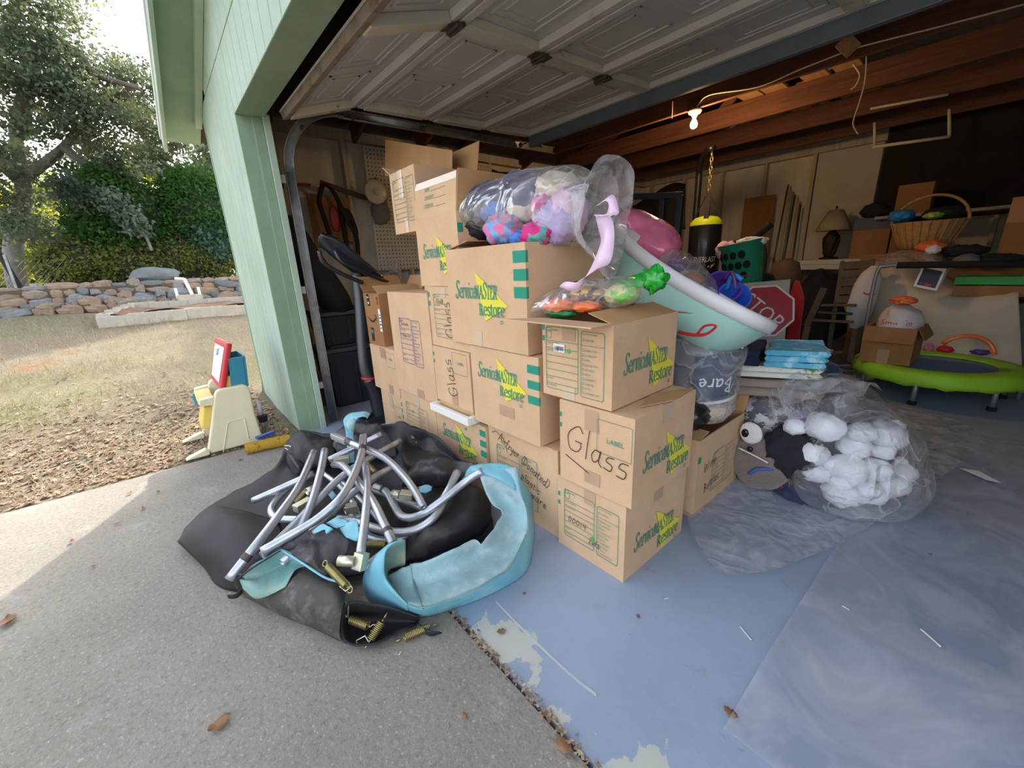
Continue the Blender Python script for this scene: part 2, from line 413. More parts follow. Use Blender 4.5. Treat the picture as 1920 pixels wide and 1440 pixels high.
# yard terrain
xs = [-3.225-.02*i*(1+i*.22) for i in range(60)]
while xs[-1] > -70: xs.append(xs[-1]*1.12)
ys = [-40+.0*j for j in range(0)]+[-40, -30, -22, -16, -12, -9]+[-7+.25*i for i in range(65)]+[10, 12, 15, 19, 25, 32, 42]
def terr(x, y):
    z = gz(x, y)-.012
    D = -x-3.23
    if D > .02: z += .03*fbm((x*.7, y*.7, 0), 3)*min(1, D)+.012*fbm((x*4, y*4, 3), 2)*min(1, D*4)
    if D > 7.9 and -6 < y < 14: z += .35*min(1, (D-7.9)/.5)
    return z
rows = [[(x, y, terr(x, y)) for y in ys] for x in xs]
MB().grid(rows).build('yard_ground', MATS['yard_ground'], smooth=True, kind='structure', origin=(0, 0, 0))
MB().bx(-45, 60, -60, -9, -.25, -.03).bx(8, 60, -9, 60, -.25, -.03).bx(-3.3, 8, 7.1, 60, -.25, -.03).build('outer_ground', MATS['yard_ground'], kind='structure', origin=(0, 0, 0))
# front wall: framing core, siding boards with grooves, header trim, jamb boards
wf = MB()
wf.bx(WX0, JX0-.02, FY0+.014, FY1, -.05, EZ+.02)
wf.bx(JX1+.02, WX1, FY0+.014, FY1, -.05, EZ+.02)
wf.bx(JX0-.02, JX1+.02, FY0+.014, FY1-.03, HZ+.02, EZ+.02)
wf.prism([(WX0, FY0+.014, EZ+.02), (WX1, FY0+.014, EZ+.02), (RIDGE, FY0+.014, roofz(RIDGE)-.02)], (0, .1, 0))
wall_front = wf.build('wall_front', MATS['green_trim'], kind='structure', origin=(0, 0, 0))
BW = .152
def siding(x0, x1, z0, zt):
    src = {}
    n = max(1, round((x1-x0)/BW)); w = (x1-x0)/n
    for i in range(n):
        a, c = x0+i*w+.004, x0+(i+1)*w-.004
        zz = zt if not callable(zt) else None
        if zz is not None:
            p = [(a, FY0, z0), (c, FY0, z0), (c, FY0, zz), (a, FY0, zz)]
        else:
            p = [(a, FY0, z0), (c, FY0, z0), (c, FY0, zt(c)), (a, FY0, zt(a))]
            if p[2][2] < z0+.02 or p[3][2] < z0+.02: continue
        MB().prism(p, (0, .0145, 0)).build('siding_board', MATS['green_siding'], wall_front, bevel=.002)
siding(WX0, JX0-.001, .02, EZ-.004)
siding(JX1+.001, WX1, .02, EZ-.004)
siding(JX0+.001, JX1-.001, HZ+.001, EZ-.004)
siding(WX0, WX1, EZ+.004, lambda x: roofz(x)-.05)
MB().bx(WX0-.02, WX0+.012, FY0-.006, FY1, -.04, EZ).build('corner_board', MATS['green_trim'], wall_front, bevel=.003)
# jamb lining: board, stop strip, inner strip
for sx, x in ((1, JX0), (-1, JX1)):
    MB().bx(min(x, x-sx*.02), max(x, x-sx*.02), FY0+.001, FY1, 0, HZ+.02).build('jamb_board', MATS['green_trim'], wall_front, bevel=.002)
    MB().bx(min(x, x+sx*.016), max(x, x+sx*.016), FY0+.085, FY1-.012, 0, HZ).build('door_stop', MATS['green_trim'], wall_front, bevel=.003)
    MB().bx(min(x, x+sx*.035), max(x, x+sx*.035), FY1-.011, FY1+.03, 0, HZ+.02).build('inner_casing', MATS['green_siding'], wall_front, bevel=.003)
MB().bx(JX0, JX1, FY0+.002, FY1, HZ, HZ+.019).build('header_board', MATS['green_trim'], wall_front, bevel=.002)
# side and back walls: sheathing and studs
wl = MB().bx(WX0, WX0+.02, FY1, BY, -.05, EZ).build('wall_left', MATS['sheathing'], kind='structure', origin=(0, 0, 0))
st0 = None
def stud(parent, x, y, z0=0, z1=EZ-.09, ax='x'):
    if ax == 'x': MB().bx(x, x+.085, y-.019, y+.019, z0, z1).build('stud', MATS['stud_wood'], parent, bevel=.003)
    else: MB().bx(x-.019, x+.019, y-.085, y, z0, z1).build('stud', MATS['stud_wood'], parent, bevel=.003)
for i in range(11): stud(wl, WX0+.02, 1.08+i*.6)
MB().bx(WX0+.02, WX0+.11, FY1, BY, EZ-.09, EZ-.002).build('top_plate', MATS['stud_wood'], wl, bevel=.003)
MB().bx(WX0+.02, WX0+.11, FY1, BY, .005, .045).build('sill_plate', MATS['stud_wood'], wl, bevel=.003)
wr = MB().bx(WX1-.02, WX1, FY1, BY, -.05, EZ).build('wall_right', MATS['sheathing'], kind='structure', origin=(0, 0, 0))
for i in range(6): MB().bx(WX1-.105, WX1-.02, 1.2+i*1.1-.019, 1.2+i*1.1+.019, 0, EZ-.09).build('stud', MATS['stud_wood'], wr, bevel=.003)
wb = MB().bx(WX0, WX1, BY, BY+.02, -.05, EZ+.02).prism([(WX0, BY, EZ+.02), (WX1, BY, EZ+.02), (RIDGE, BY, roofz(RIDGE)-.02)], (0, .02, 0)).build('wall_back', MATS['sheathing'], kind='structure', origin=(0, 0, 0))
for x in (-4.2, -3.6, -3.0, -2.4, -1.82, -.7, -.1, .5, 1.1, 1.7, 2.3): stud(wb, x, BY, ax='y')
MB().bx(WX0, WX1, BY-.09, BY-.001, EZ-.09, EZ).build('top_plate', MATS['stud_wood'], wb, bevel=.003)
# roof: deck, shingles, rake and eave overhang, fascia, soffit
OV = .26
def roofslab(mb, y0, y1, dz, th, x0=-4.92, x1=3.32):
    z = lambda x: EZ+PITCH*(abs(RIDGE-WX0)-abs(x-RIDGE))+dz
    for a, c in ((x0, RIDGE), (RIDGE, x1)):
        mb.hexa([(a, y0, z(a)), (c, y0, z(c)), (c, y1, z(c)), (a, y1, z(a)), (a, y0, z(a)+th), (c, y0, z(c)+th), (c, y1, z(c)+th), (a, y1, z(a)+th)])
    return mb
rf = roofslab(MB(), FY0-OV, BY+.3, .02, .02).build('ceiling', MATS['roof_deck'], kind='structure', origin=(0, 0, 0))
mat('shingle', (70, 66, 64), .95, var=.3, vs=20)
roofslab(MB(), FY0-OV-.015, BY+.31, .041, .012, -4.94, 3.34).build('shingles', MATS['shingle'], rf)
roofslab(MB(), FY0-OV+.012, FY0-.002, -.012, .03, -4.9, 3.3).build('soffit', MATS['green_trim'], rf)
roofslab(MB(), FY0-.045, FY0-.003, -.06, .05, -4.6, 3.0).build('frieze_board', MATS['green_siding'], rf)
roofslab(MB(), FY0-OV-.012, FY0-OV+.012, -.085, .125, -4.93, 3.33).build('rake_fascia', MATS['green_siding'], rf)
mat('drip_white', (226, 232, 230), .5)
roofslab(MB(), FY0-OV-.02, FY0-OV-.006, .02, .035, -4.94, 3.34).build('drip_edge', MATS['drip_white'], rf)
# joists across the garage
for i, y in enumerate((1.0, 1.75, 2.45, 3.12, 3.98, 4.78, 5.6, 6.4)):
    MB().bx(WX0+.02, WX1-.02, y-.019, y+.019, EZ-.06 if y > 3.05 else EZ+.04, EZ+.13 if y > 3.05 else EZ+.18).build('joist', MATS['joist_wood'], rf, bevel=.004)
    for s in (-1, 1):     # rafters above each joist
        a = Vector((RIDGE+s*3.55, y+.04, roofz(RIDGE+s*3.55)-.08)); c = Vector((RIDGE, y+.04, roofz(RIDGE)-.08))
        MB().bar(a, c, .038, .14).build('rafter', MATS['joist_wood'], rf, bevel=.004)
    if y > 3.05:
        for x in (-2.2, .6): MB().bar((x, y+.02, EZ+.05), (x*.55-.1, y+.02, roofz(x*.55)-.15), .036, .088).build('web', MATS['joist_wood'], rf, bevel=.004)
# ================================================================== overhead door, open
gd = thing('garage_door', 'white sectional overhead garage door, rolled up open with embossed panels', 'garage door', (-.8, 1.9, 2.1))
JT = [(.85, 2.105), (1.35, 2.262), (1.92, 2.28), (2.49, 2.3), (3.03, 2.325)]
DX0, DX1 = -3.15, 1.6
stx = [DX0+.03, -1.9, -.7, .5, DX1-.03]
for i in range(4):
    (ya, za), (yb, zb) = JT[i], JT[i+1]
    a = Vector((0, ya+.006, za)); b_ = Vector((0, yb-.006, zb)); d = (b_-a).normalized(); L = (b_-a).length
    nn = Vector((0, d.z, -d.y)); nn = nn if nn.z < 0 else -nn     # towards the floor
    def P(x, v, h): return Vector((x, 0, 0))+a+d*v+nn*h
    def slab(mb, x0, x1, v0, v1, h0, h1):
        return mb.hexa([P(x0, v0, h0), P(x1, v0, h0), P(x1, v1, h0), P(x0, v1, h0), P(x0, v0, h1), P(x1, v0, h1), P(x1, v1, h1), P(x0, v1, h1)])
    sec = slab(MB(), DX0, DX1, 0, L, -.045, -.035).build('door_section', MATS['door_white'], gd)
    slab(MB(), DX0, DX1, 0, .045, -.0345, .006).build('rail', MATS['door_edge'] if i == 0 else MATS['door_white'], sec, bevel=.004)
    slab(MB(), DX0, DX1, L-.045, L, -.0345, .006).build('rail', MATS['door_white'], sec, bevel=.004)
    for k, x in enumerate(stx):
        w = .035 if k in (0, 4) else .045
        slab(MB(), x-w, x+w, .046, L-.046, -.0345, .012).build('stile', MATS['door_cream'], sec, bevel=.003)
        if k in (1, 2, 3) and i < 3:
            h = MB(); slab(h, x-.035, x+.035, L-.06, L+.07, .0125, .018); slab(h, x-.05, x+.05, L-.02, L+.03, .013, .03)
            h.tube([P(x-.055, L+.005, .03), P(x+.055, L+.005, .03)], .008, 6)
            h.build('hinge', MATS['old_metal'], sec)
    em = MB()
    for k in range(4):
        xa, xb = stx[k]+.06, stx[k+1]-.06; mid = (xa+xb)/2
        for (p, q) in ((xa+.04, mid-.05), (mid+.05, xb-.04)):
            v0, v1 = .13, L-.13
            for ins, hh in ((0, -.027), (.06, -.029)):
                for (u0, u1, w0, w1) in ((p+ins, q-ins, v0+ins*.7, v0+ins*.7+.012), (p+ins, q-ins, v1-ins*.7-.012, v1-ins*.7), (p+ins, p+ins+.012, v0+ins*.7, v1-ins*.7), (q-ins-.012, q-ins, v0+ins*.7, v1-ins*.7)):
                    slab(em, u0, u1, w0, w1, -.0345, hh)
    em.build('embossed_panels', MATS['door_white'], sec)
mat('strut_blue', (108, 122, 134), .5, .4, var=.1)
MB().bx(DX0-.02, DX1+.02, 3.03, 3.075, 2.235, 2.335).build('top_strut', MATS['strut_blue'], gd, bevel=.004)
# tracks on both sides
for s, x in ((1, -3.235), (-1, 1.675)):
    tk = thing('door_track', 'galvanised garage door track beside the left green jamb' if s > 0 else 'galvanised garage door track beside the right green jamb', 'door track', (x, .86, 0))
    r = .028
    def ch(path, nm, m='steel_galv'):
        q = MB(); n = len(path); rows = []
        for i, p in enumerate(path):
            t = (path[min(i+1, n-1)]-path[max(i-1, 0)]).normalized(); w = t.cross(Vector((1, 0, 0))).normalized(); u = Vector((1, 0, 0))
            rows.append([p+u*.014*s-w*r, p-u*.014*s-w*r, p-u*.014*s+w*r, p+u*.014*s+w*r])
        q.grid(rows); return q.build(nm, MATS[m], tk, solid=.004, smooth=30)
    ch([Vector((x, .862, z)) for z in (.02, .5, 1.0, 1.5, 1.82)], 'vertical_track')
    ch([Vector((x, .862, 1.82))]+[Vector((x, .862+.42*(1-math.cos(a)), 1.82+.42*math.sin(a))) for a in [PI/2*i/10 for i in range(1, 11)]], 'curved_track')
    ch([Vector((x-.05*s, y, 2.245+.02*(y-1.2))) for y in (1.27, 2, 3, 3.5)], 'horizontal_track')
    for z in (.3, 1.02, 1.75):
        MB().bx(min(x-.03*s, x-.14*s), max(x-.03*s, x-.14*s), .80, .806, z, z+.05).bx(min(x-.02*s, x-.03*s), max(x-.02*s, x-.03*s), .80, .85, z, z+.05).build('bracket', MATS['door_white'], tk)
    MB().bx(x-.05*s-.015, x-.05*s+.015, 3.3, 3.33, 2.3, 2.55).build('hanger', MATS['old_metal'], tk)
    for y, z in ((1.0, 2.13), (1.36, 2.262), (1.93, 2.276), (2.5, 2.295), (3.0, 2.3)):
        MB().tube([(x-.04*s, y, z-.03), (x+.06*s, y, z-.03)], .006, 6).lathe([(.004, -.008), (.022, -.008), (.022, .008), (.004, .008)], 12, (x-.02*s, y, z-.03), axis=(1, 0, 0)).build('roller', MATS['old_metal'], tk)
# ================================================================== yard: bed of blocks, stone wall, fence, trees
mat('cement_block', (178, 172, 160), .95, var=.14, vs=9, bump=.5, bs=60, col2=(192, 178, 150), c2lo=.5, c2hi=.7, c2s=2.2)
bedA = atg(186, 611); bedB = atg(520, 583)
bed = thing('block_bed', 'raised garden bed edged with grey hollow cement blocks on the lawn', 'garden bed', (-9.6, .4, terr(-9.6, .4)))
def block(src=[None]):
    if src[0] is None:
        q = MB(); l, w, h, t = .385, .16, .2, .03
        for z0 in (0,):
            q.bx(-l/2, l/2, -w/2, -w/2+t, z0, h); q.bx(-l/2, l/2, w/2-t, w/2, z0, h)
            for x in (-l/2, -t/2, l/2-t): q.bx(x, x+t, -w/2+t, w/2-t, z0, h)
        me = q.build('block', MATS['cement_block'], bed, origin=None); src[0] = me
        me.data.transform(Matrix.Translation(ORG[bed.name])); ORG[me.name] = Vector((0, 0, 0))
        return me, True
    return src[0], False
spots = []
d = (bedB-bedA); n = 10; ang = math.atan2(d.y, d.x)
for i in range(n): spots.append((bedA.x+d.x*(i+.5)/n*1.5, bedA.y+d.y*(i+.5)/n*1.5, ang))
for i in range(4): spots.append((bedA.x-.25-.3*i, bedA.y+.1+.09*i, PI-.15))
for i in range(8): spots.append((bedA.x-1.25+.02*i, bedA.y+.55+.3*i, PI/2))
for x, y, a in spots:
    o, first = block(); loc = Vector((x, y, terr(x, y)-.03))
    if first: o.location = loc-ORG[bed.name]; o.rotation_euler = (0, 0, a)
    else: shared(o, 'block', bed, loc, (0, 0, a))
mat('bed_soil', (120, 92, 70), 1, var=.35, vs=8, bump=1, bs=14)
q = MB(); rows = [[(bedA.x-.1-1.1*i/8, bedA.y+.15+3.0*j/12, terr(-9.8, 0)+.12+.07*fbm((i*.5, j*.5, 2))) for j in range(13)] for i in range(9)]
q.grid(rows).build('soil', MATS['bed_soil'], bed, smooth=True)
# dry-stone retaining wall
mats_st = [mat('stone_a', (138, 126, 112), .95, var=.3, vs=7, bump=.8, bs=18), mat('stone_b', (128, 130, 130), .95, var=.25, vs=6, bump=.8, bs=20),
           mat('stone_c', (146, 124, 106), .95, var=.25, vs=8, bump=.8, bs=16), mat('stone_d', (112, 116, 118), .95, var=.2, vs=6, bump=.8, bs=20)]
rw = thing('retaining_wall', 'low dry stone retaining wall of rough brown and grey rocks below the shrubs', 'stone wall', (-11.2, 2, .6))
mat('wall_earth', (96, 80, 62), 1, var=.3, vs=5, bump=1, bs=10)
wq = MB().bx(-11.75, -11.12, -4.2, 12, .4, 1.1).build('earth_core', MATS['wall_earth'], rw)
stones = []
for v in range(7):
    q = MB().blob((0, 0, 0), (.5, .5, .5), 9, .45, 1.9, v+3)
    q.v = [Vector((max(-.36, min(.36, p.x)), max(-.42, min(.42, p.y)), max(-.38, min(.38, p.z)))) for p in q.v]
    me = bpy.data.meshes.new('stone'); me.from_pydata(q.v, [], q.f); me.materials.append(mats_st[v % 4])
    me.polygons.foreach_set('use_smooth', [True]*len(me.polygons)); me.set_sharp_from_angle(angle=math.radians(24)); stones.append(me)
rnd = random.Random(5)
for row, zz in enumerate((.0, .11, .2, .3, .4)):
    y = -4.0+rnd.random()*.2
    while y < 11.5:
        w = rnd.uniform(.14, .5); h = rnd.uniform(.1, .17)*(1.3 if row == 0 else 1)
        o = bpy.data.objects.new('stone', rnd.choice(stones)); COL.objects.link(o); o.parent = rw
        fade = 1 if y > -2.6 else .6
        o.location = Vector((-11.08+rnd.uniform(-.05, .05)-row*.05, y+w/2, .64+zz*fade+h/2))-ORG[rw.name]
        o.rotation_euler = (rnd.uniform(-.15, .15), rnd.uniform(-.2, .2), rnd.uniform(-.12, .12)); o.scale = (.45, w*1.3, h*1.5)
        y += w*.97
bo = MB().blob(at(292, 516, X=-11.5), (.22, .4, .16), 14, .25, 1.5, 4).build('boulder', MATS['stone_d'], smooth=50, label='bluish rounded boulder sitting on top of the stone wall', cat='rock')
# pipe and bucket by the wall
p0 = at(357, 562, X=-10.5)
mat('white_plastic', (226, 228, 230), .5, var=.05)
bk = thing('pvc_fitting', 'white plastic pipe elbow and box standing by the stone wall', 'pipe', p0)
MB().bx(p0.x-.12, p0.x+.12, p0.y-.2, p0.y+.2, p0.z-.05, p0.z+.1).build('box', MATS['cement_block'], bk, bevel=.01)
for yy in (-.19, .17): MB().tube([p0+Vector((.05, yy, .05)), p0+Vector((.05, yy, .24))], .025, 8).build('stub', MATS['white_plastic'], bk, smooth=40)
MB().tube(catmull([p0+Vector((0, .05, .1)), p0+Vector((0, .0, .34)), p0+Vector((0, -.02, .4)), p0+Vector((0, -.16, .42))], 4), .03, 8).build('pipe', MATS['white_plastic'], bk, smooth=40)
# fence at far left
fn = thing('chain_link_fence', 'chain link fence with dark posts under the oak at the left edge', 'fence', at(48, 560, X=-12.6))
mat('fence_dark', (48, 44, 40), .8)
fb = at(58, 562, X=-12.4)
MB().tube([fb+Vector((0, 0, -.3)), fb+Vector((0, -.28, 1.5))], .045, 8).build('post', MATS['fence_dark'], fn, smooth=40)
MB().tube([fb+Vector((.05, -.12, -.3)), fb+Vector((.05, -.12, .85))], .025, 8).build('post', MATS['steel_galv'], fn, smooth=40)
MB().tube([fb+Vector((.03, -.1, .8)), fb+Vector((-2, -7, .75))], .02, 6).build('top_rail', MATS['steel_galv'], fn, smooth=40)
q = MB()
for i in range(60):
    a = fb+Vector((-2*i/60, -.1-6.9*i/60, -.2)); 
    for sgn in (-1, 1):
        e_ = a+Vector((-.03*sgn*6, -.11*sgn*8, .95)); q.bar(a, e_, .006, .006)
q.build('wire_mesh', MATS['steel_galv'], fn, kind='stuff')
# ------------------------------------------------------------------ foliage
def leaf_mesh(name, clusters, n, size, m, parent, seed=1, flat=.6, org=None, shell=.55):
    rs = np.random.RandomState(seed)
    C = np.array([[c[0].x, c[0].y, c[0].z] for c in clusters]); R = np.array([c[1] if hasattr(c[1], '__len__') else (c[1],)*3 for c in clusters], float)
    w = np.array([(r[0]*r[1]*r[2])**(2/3) for r in R]); w /= w.sum()
    idx = rs.choice(len(C), n, p=w)
    d = rs.normal(size=(n, 3)); d /= np.linalg.norm(d, axis=1)[:, None]
    rad = (shell+(1-shell)*rs.rand(n))[:, None]
    pos = C[idx]+d*rad*R[idx]+rs.normal(size=(n, 3))*.06
    t = rs.normal(size=(n, 3)); t /= np.linalg.norm(t, axis=1)[:, None]
    up = d*flat+rs.normal(size=(n, 3))*.6
    u = np.cross(t, up); u /= (np.linalg.norm(u, axis=1)[:, None]+1e-9)
    sz = size*(.55+.9*rs.rand(n))[:, None]
    v = np.empty((n, 4, 3)); v[:, 0] = pos-t*sz*.6; v[:, 1] = pos+u*sz*.32; v[:, 2] = pos+t*sz*.6; v[:, 3] = pos-u*sz*.32
    o3 = np.array(org if org is not None else (0, 0, 0)); v -= o3
    me = bpy.data.meshes.new(name); me.vertices.add(4*n); me.vertices.foreach_set('co', v.reshape(-1))
    me.loops.add(4*n); me.loops.foreach_set('vertex_index', np.arange(4*n)); me.polygons.add(n)
    me.polygons.foreach_set('loop_start', np.arange(n)*4); me.update(calc_edges=True); me.materials.append(m)
    o = bpy.data.objects.new(name, me); COL.objects.link(o); o.parent = parent; o['kind'] = 'stuff'
    ORG[o.name] = Vector(o3)
    return o
OAK = leafmat('oak_leaves', [(58, 72, 62), (84, 98, 80), (112, 122, 92), (170, 164, 100)], tl=.55, vs=.9)
GRY = leafmat('grey_leaves', [(70, 84, 74), (104, 118, 102), (140, 150, 128)], tl=.4)
ARB = leafmat('arborvitae', [(44, 76, 38), (64, 102, 50), (88, 128, 62)], tl=.4, vs=1.6)
SHR = leafmat('shrub_leaves', [(84, 98, 48), (122, 128, 68), (152, 148, 88)], tl=.5, vs=1.4)
YEL = leafmat('lime_leaves', [(120, 132, 50), (170, 176, 70), (206, 200, 96)], tl=.6, vs=1.0)
TEAL = leafmat('teal_leaves', [(66, 98, 82), (94, 124, 106)], tl=.35)
mat('bark', (104, 96, 88), .95, var=.35, vs=8, bump=1, bs=10, stretch=(1, 1, .3))
mat('bark_grey', (128, 122, 116), .95, var=.3, vs=8, bump=1, bs=10)
def P_(px, py, X): return at(px, py, X=X)
# big oak
ob = P_(18, 556, -14.2); oak = thing('oak_tree', 'large spreading oak with hazy grey green crown arching over the yard', 'tree', ob)
def limb(pts, r0, r1, parent, nm='branch', m='bark'):
    p = catmull(pts, 5); n = len(p); MB().tube(p, [r0+(r1-r0)*i/(n-1) for i in range(n)], 8).build(nm, MATS[m], parent, smooth=True)
limb([ob+Vector((0, .1, -.6)), P_(25, 480, -14.2), P_(40, 400, -14.2), P_(45, 330, -14.2)], .18, .13, oak, 'trunk', 'bark_grey')
limb([P_(45, 335, -14.2), P_(85, 305, -14), P_(120, 275, -13.7), P_(170, 220, -13.2), P_(240, 170, -12.6)], .12, .04, oak)
limb([P_(45, 335, -14.2), P_(30, 240, -14.3), P_(50, 130, -14), P_(20, 40, -14)], .12, .06, oak)
limb([P_(35, 250, -14.2), P_(70, 100, -13.6), P_(140, 95, -13), P_(180, 140, -12.6), P_(260, 165, -12)], .14, .04, oak)
limb([P_(120, 275, -13.7), P_(150, 300, -13.4), P_(200, 320, -13), P_(260, 330, -12.4)], .1, .03, oak)
limb([P_(45, 335, -14.2), P_(-60, 250, -14.4), P_(-200, 120, -14)], .2, .08, oak)
limb([P_(20, 40, -14), P_(60, -60, -13.5), P_(160, -160, -13)], .1, .04, oak)
limb([P_(405, 400, -13.4), P_(395, 335, -13.3), P_(350, 330, -13.2), P_(300, 300, -13)], .09, .03, oak)
rnd = random.Random(3); cl = []
for (px, py, r, k) in [(30, 60, 1.0, 3), (110, 110, .9, 3), (200, 150, .8, 3), (60, 180, 1.0, 3), (150, 215, .9, 3), (230, 215, .8, 3), (20, 290, .9, 2), (290, 175, .7, 2),
                       (110, 30, .7, 2), (-60, 150, 1.3, 3), (-150, 60, 1.3, 3), (-100, 280, 1.2, 3), (40, -60, 1.0, 3), (-60, -80, 1.2, 3), (300, 260, .6, 3), (350, 285, .5, 3), (270, 290, .6, 2), (380, 320, .4, 2),
                       (200, 270, .6, 3), (250, 250, .6, 3), (60, 250, .7, 3), (160, 330, .5, 3), (110, 320, .5, 2), (60, 420, .6, 3), (230, 330, .45, 2), (130, 250, .6, 2), (300, 310, .45, 2), (90, 360, .6, 2), (20, 400, .7, 2), (130, 400, .5, 2), (330, 230, .5, 2), (180, 60, .35, 1)]:
    for i in range(k):
        c = P_(px+rnd.uniform(-45, 45), py+rnd.uniform(-35, 35), -13.4+rnd.uniform(-1.6, 1.6)); cl.append((c, (r*rnd.uniform(.5, 1), r*rnd.uniform(.6, 1.1), r*rnd.uniform(.35, .6))))
leaf_mesh('foliage', cl, 52000, .07, OAK, oak, 2, org=ob, shell=.15)
# round evergreens behind the wall
def bush(px, py, X, r, n, size, m, name, label, cat, seed, core=(30, 44, 24), grp=None):
    c = P_(px, py, X); t = thing(name, label, cat, (c.x, c.y, terr(c.x, c.y)), grp)
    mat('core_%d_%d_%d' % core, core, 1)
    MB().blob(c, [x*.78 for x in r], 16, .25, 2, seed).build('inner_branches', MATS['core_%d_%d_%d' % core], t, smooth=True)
    rn = random.Random(seed); cs = [(c, r)]
    for i in range(7):
        a = rn.uniform(0, 2*PI); e = rn.uniform(-.4, 1.1)
        cs.append((c+Vector((r[0]*.75*math.cos(a)*math.cos(e), r[1]*.75*math.sin(a)*math.cos(e), r[2]*.75*math.sin(e))), [x*rn.uniform(.3, .45) for x in r]))
    leaf_mesh('foliage', cs, n, size, m, t, seed, org=ORG[t.name], shell=.72)
    return t
bush(240, 432, -13.2, (.95, 1.02, 1.4), 20000, .07, ARB, 'evergreen_bush', 'tall rounded dark evergreen left of two, with a grey branch before it', 'bush', 5)
bush(388, 422, -13.0, (.9, .9, 1.35), 18000, .07, ARB, 'evergreen_bush', 'tall rounded dark evergreen right of two, beside the green garage wall', 'bush', 6)
bush(150, 500, -12.65, (.5, .8, .55), 6000, .065, SHR, 'low_shrub', 'olive green low shrub at the left end of the stone wall', 'shrub', 7, (40, 46, 24))
bush(232, 495, -12.65, (.5, .85, .55), 6000, .065, SHR, 'low_shrub', 'olive green low shrub in the middle above the stone wall', 'shrub', 8, (40, 46, 24))
bush(345, 492, -12.65, (.55, 1.0, .6), 7500, .06, SHR, 'low_shrub', 'widest olive shrub above the stone wall nearest the garage', 'shrub', 9, (46, 48, 26))
bush(400, 460, -12.5, (.4, .5, .6), 1500, .09, TEAL, 'blue_shrub', 'bluish leafy shrub between the evergreen and the garage wall', 'shrub', 10, (40, 60, 50))
# silvery dead branch in front of the evergreen
g0 = P_(285, 470, -12); gb = thing('dead_branch', 'pale grey leafy branch hanging in front of the left evergreen', 'branch', g0)
limb([g0, P_(270, 440, -12), P_(230, 400, -11.9), P_(190, 370, -12)], .03, .012, gb, 'stem', 'bark_grey')
leaf_mesh('foliage', [(P_(200+12*i, 365+13*i, -11.9), (.25, .3, .2)) for i in range(6)], 900, .09, GRY, gb, 4, org=g0, shell=.1)
# bright sunlit saplings behind the fence
def sapling(px, py, X, r, n, m, label, seed):
    c = P_(px, py, X); b0 = Vector((c.x, c.y, terr(c.x, c.y)))
    t = thing('young_tree', label, 'tree', b0, 'young trees behind the fence')
    limb([b0-Vector((0, 0, .3)), b0.lerp(c, .5)+Vector((.1, .1, 0)), c], .06, .03, t, 'trunk')
    rn = random.Random(seed)
    leaf_mesh('foliage', [(c+Vector((rn.uniform(-1, 1)*r, rn.uniform(-1, 1)*r, rn.uniform(-.8, .8)*r)), r*rn.uniform(.35, .6)) for i in range(6)], n, .14, m, t, seed, org=b0, shell=.2)
sapling(105, 440, -15.5, .9, 1600, YEL, 'lime green sunlit sapling just right of the oak trunk', 21)
sapling(60, 480, -16.5, .9, 1300, SHR, 'dull green sapling behind the dark fence post', 22)
sapling(0, 470, -18, 1.2, 1500, YEL, 'yellowish sapling left of the oak trunk at the picture edge', 23)
sapling(150, 380, -19, 1.3, 1500, OAK, 'grey green sapling left of the evergreens', 24)
# tall tree beside the garage, out of the picture, shading the lawn
for i, (x, y, z, r) in enumerate(((-18.2, 4.9, 4.3, 2.4), (-18.4, 8.6, 4.2, 2.4))):
    b0 = Vector((x, y, terr(x, y))); c = Vector((x, y, b0.z+z)); t = thing('shade_tree', 'tall leafy tree hidden behind the garage wall, %s the stone wall' % ('close to' if i == 0 else 'further along'), 'tree', b0)
    limb([b0-Vector((0, 0, .3)), b0.lerp(c, .5), c], .25, .12, t, 'trunk'); rn = random.Random(80+i)
    leaf_mesh('foliage', [(c+Vector((rn.uniform(-.9, .9)*r, rn.uniform(-1, 1)*r, rn.uniform(-.6, .7)*r)), r*rn.uniform(.3, .5)) for k in range(14)], 15000, .2, OAK, t, 90+i, org=b0, shell=.1)
# far trees closing the yard
for i, (px, py, X, r) in enumerate([(-40, 420, -26, 2.6), (80, 415, -27, 2.4), (180, 400, -28, 2.6), (300, 380, -27, 2.8), (420, 370, -26, 3), (-200, 400, -26, 3)]):
    c = P_(px, py, X); b0 = Vector((c.x, c.y, terr(c.x, c.y)))
    lab = ['first', 'second', 'third', 'fourth', 'fifth'][min(i, 4)]
    t = thing('far_tree', 'hazy distant tree beyond the yard, %s from the left' % lab if i < 5 else 'hazy distant tree beyond the yard outside the left edge', 'tree', b0, 'distant trees')
    limb([b0-Vector((0, 0, .3)), b0.lerp(c, .6), c], .16, .08, t, 'trunk')
    rn = random.Random(40+i)
    leaf_mesh('foliage', [(c+Vector((rn.uniform(-.7, .7)*r, rn.uniform(-1, 1)*r, rn.uniform(-.8, .8)*r)), r*rn.uniform(.3, .55)) for k in range(8)], 2600, .26, YEL if i % 2 else OAK, t, 60+i, org=b0, shell=.2)
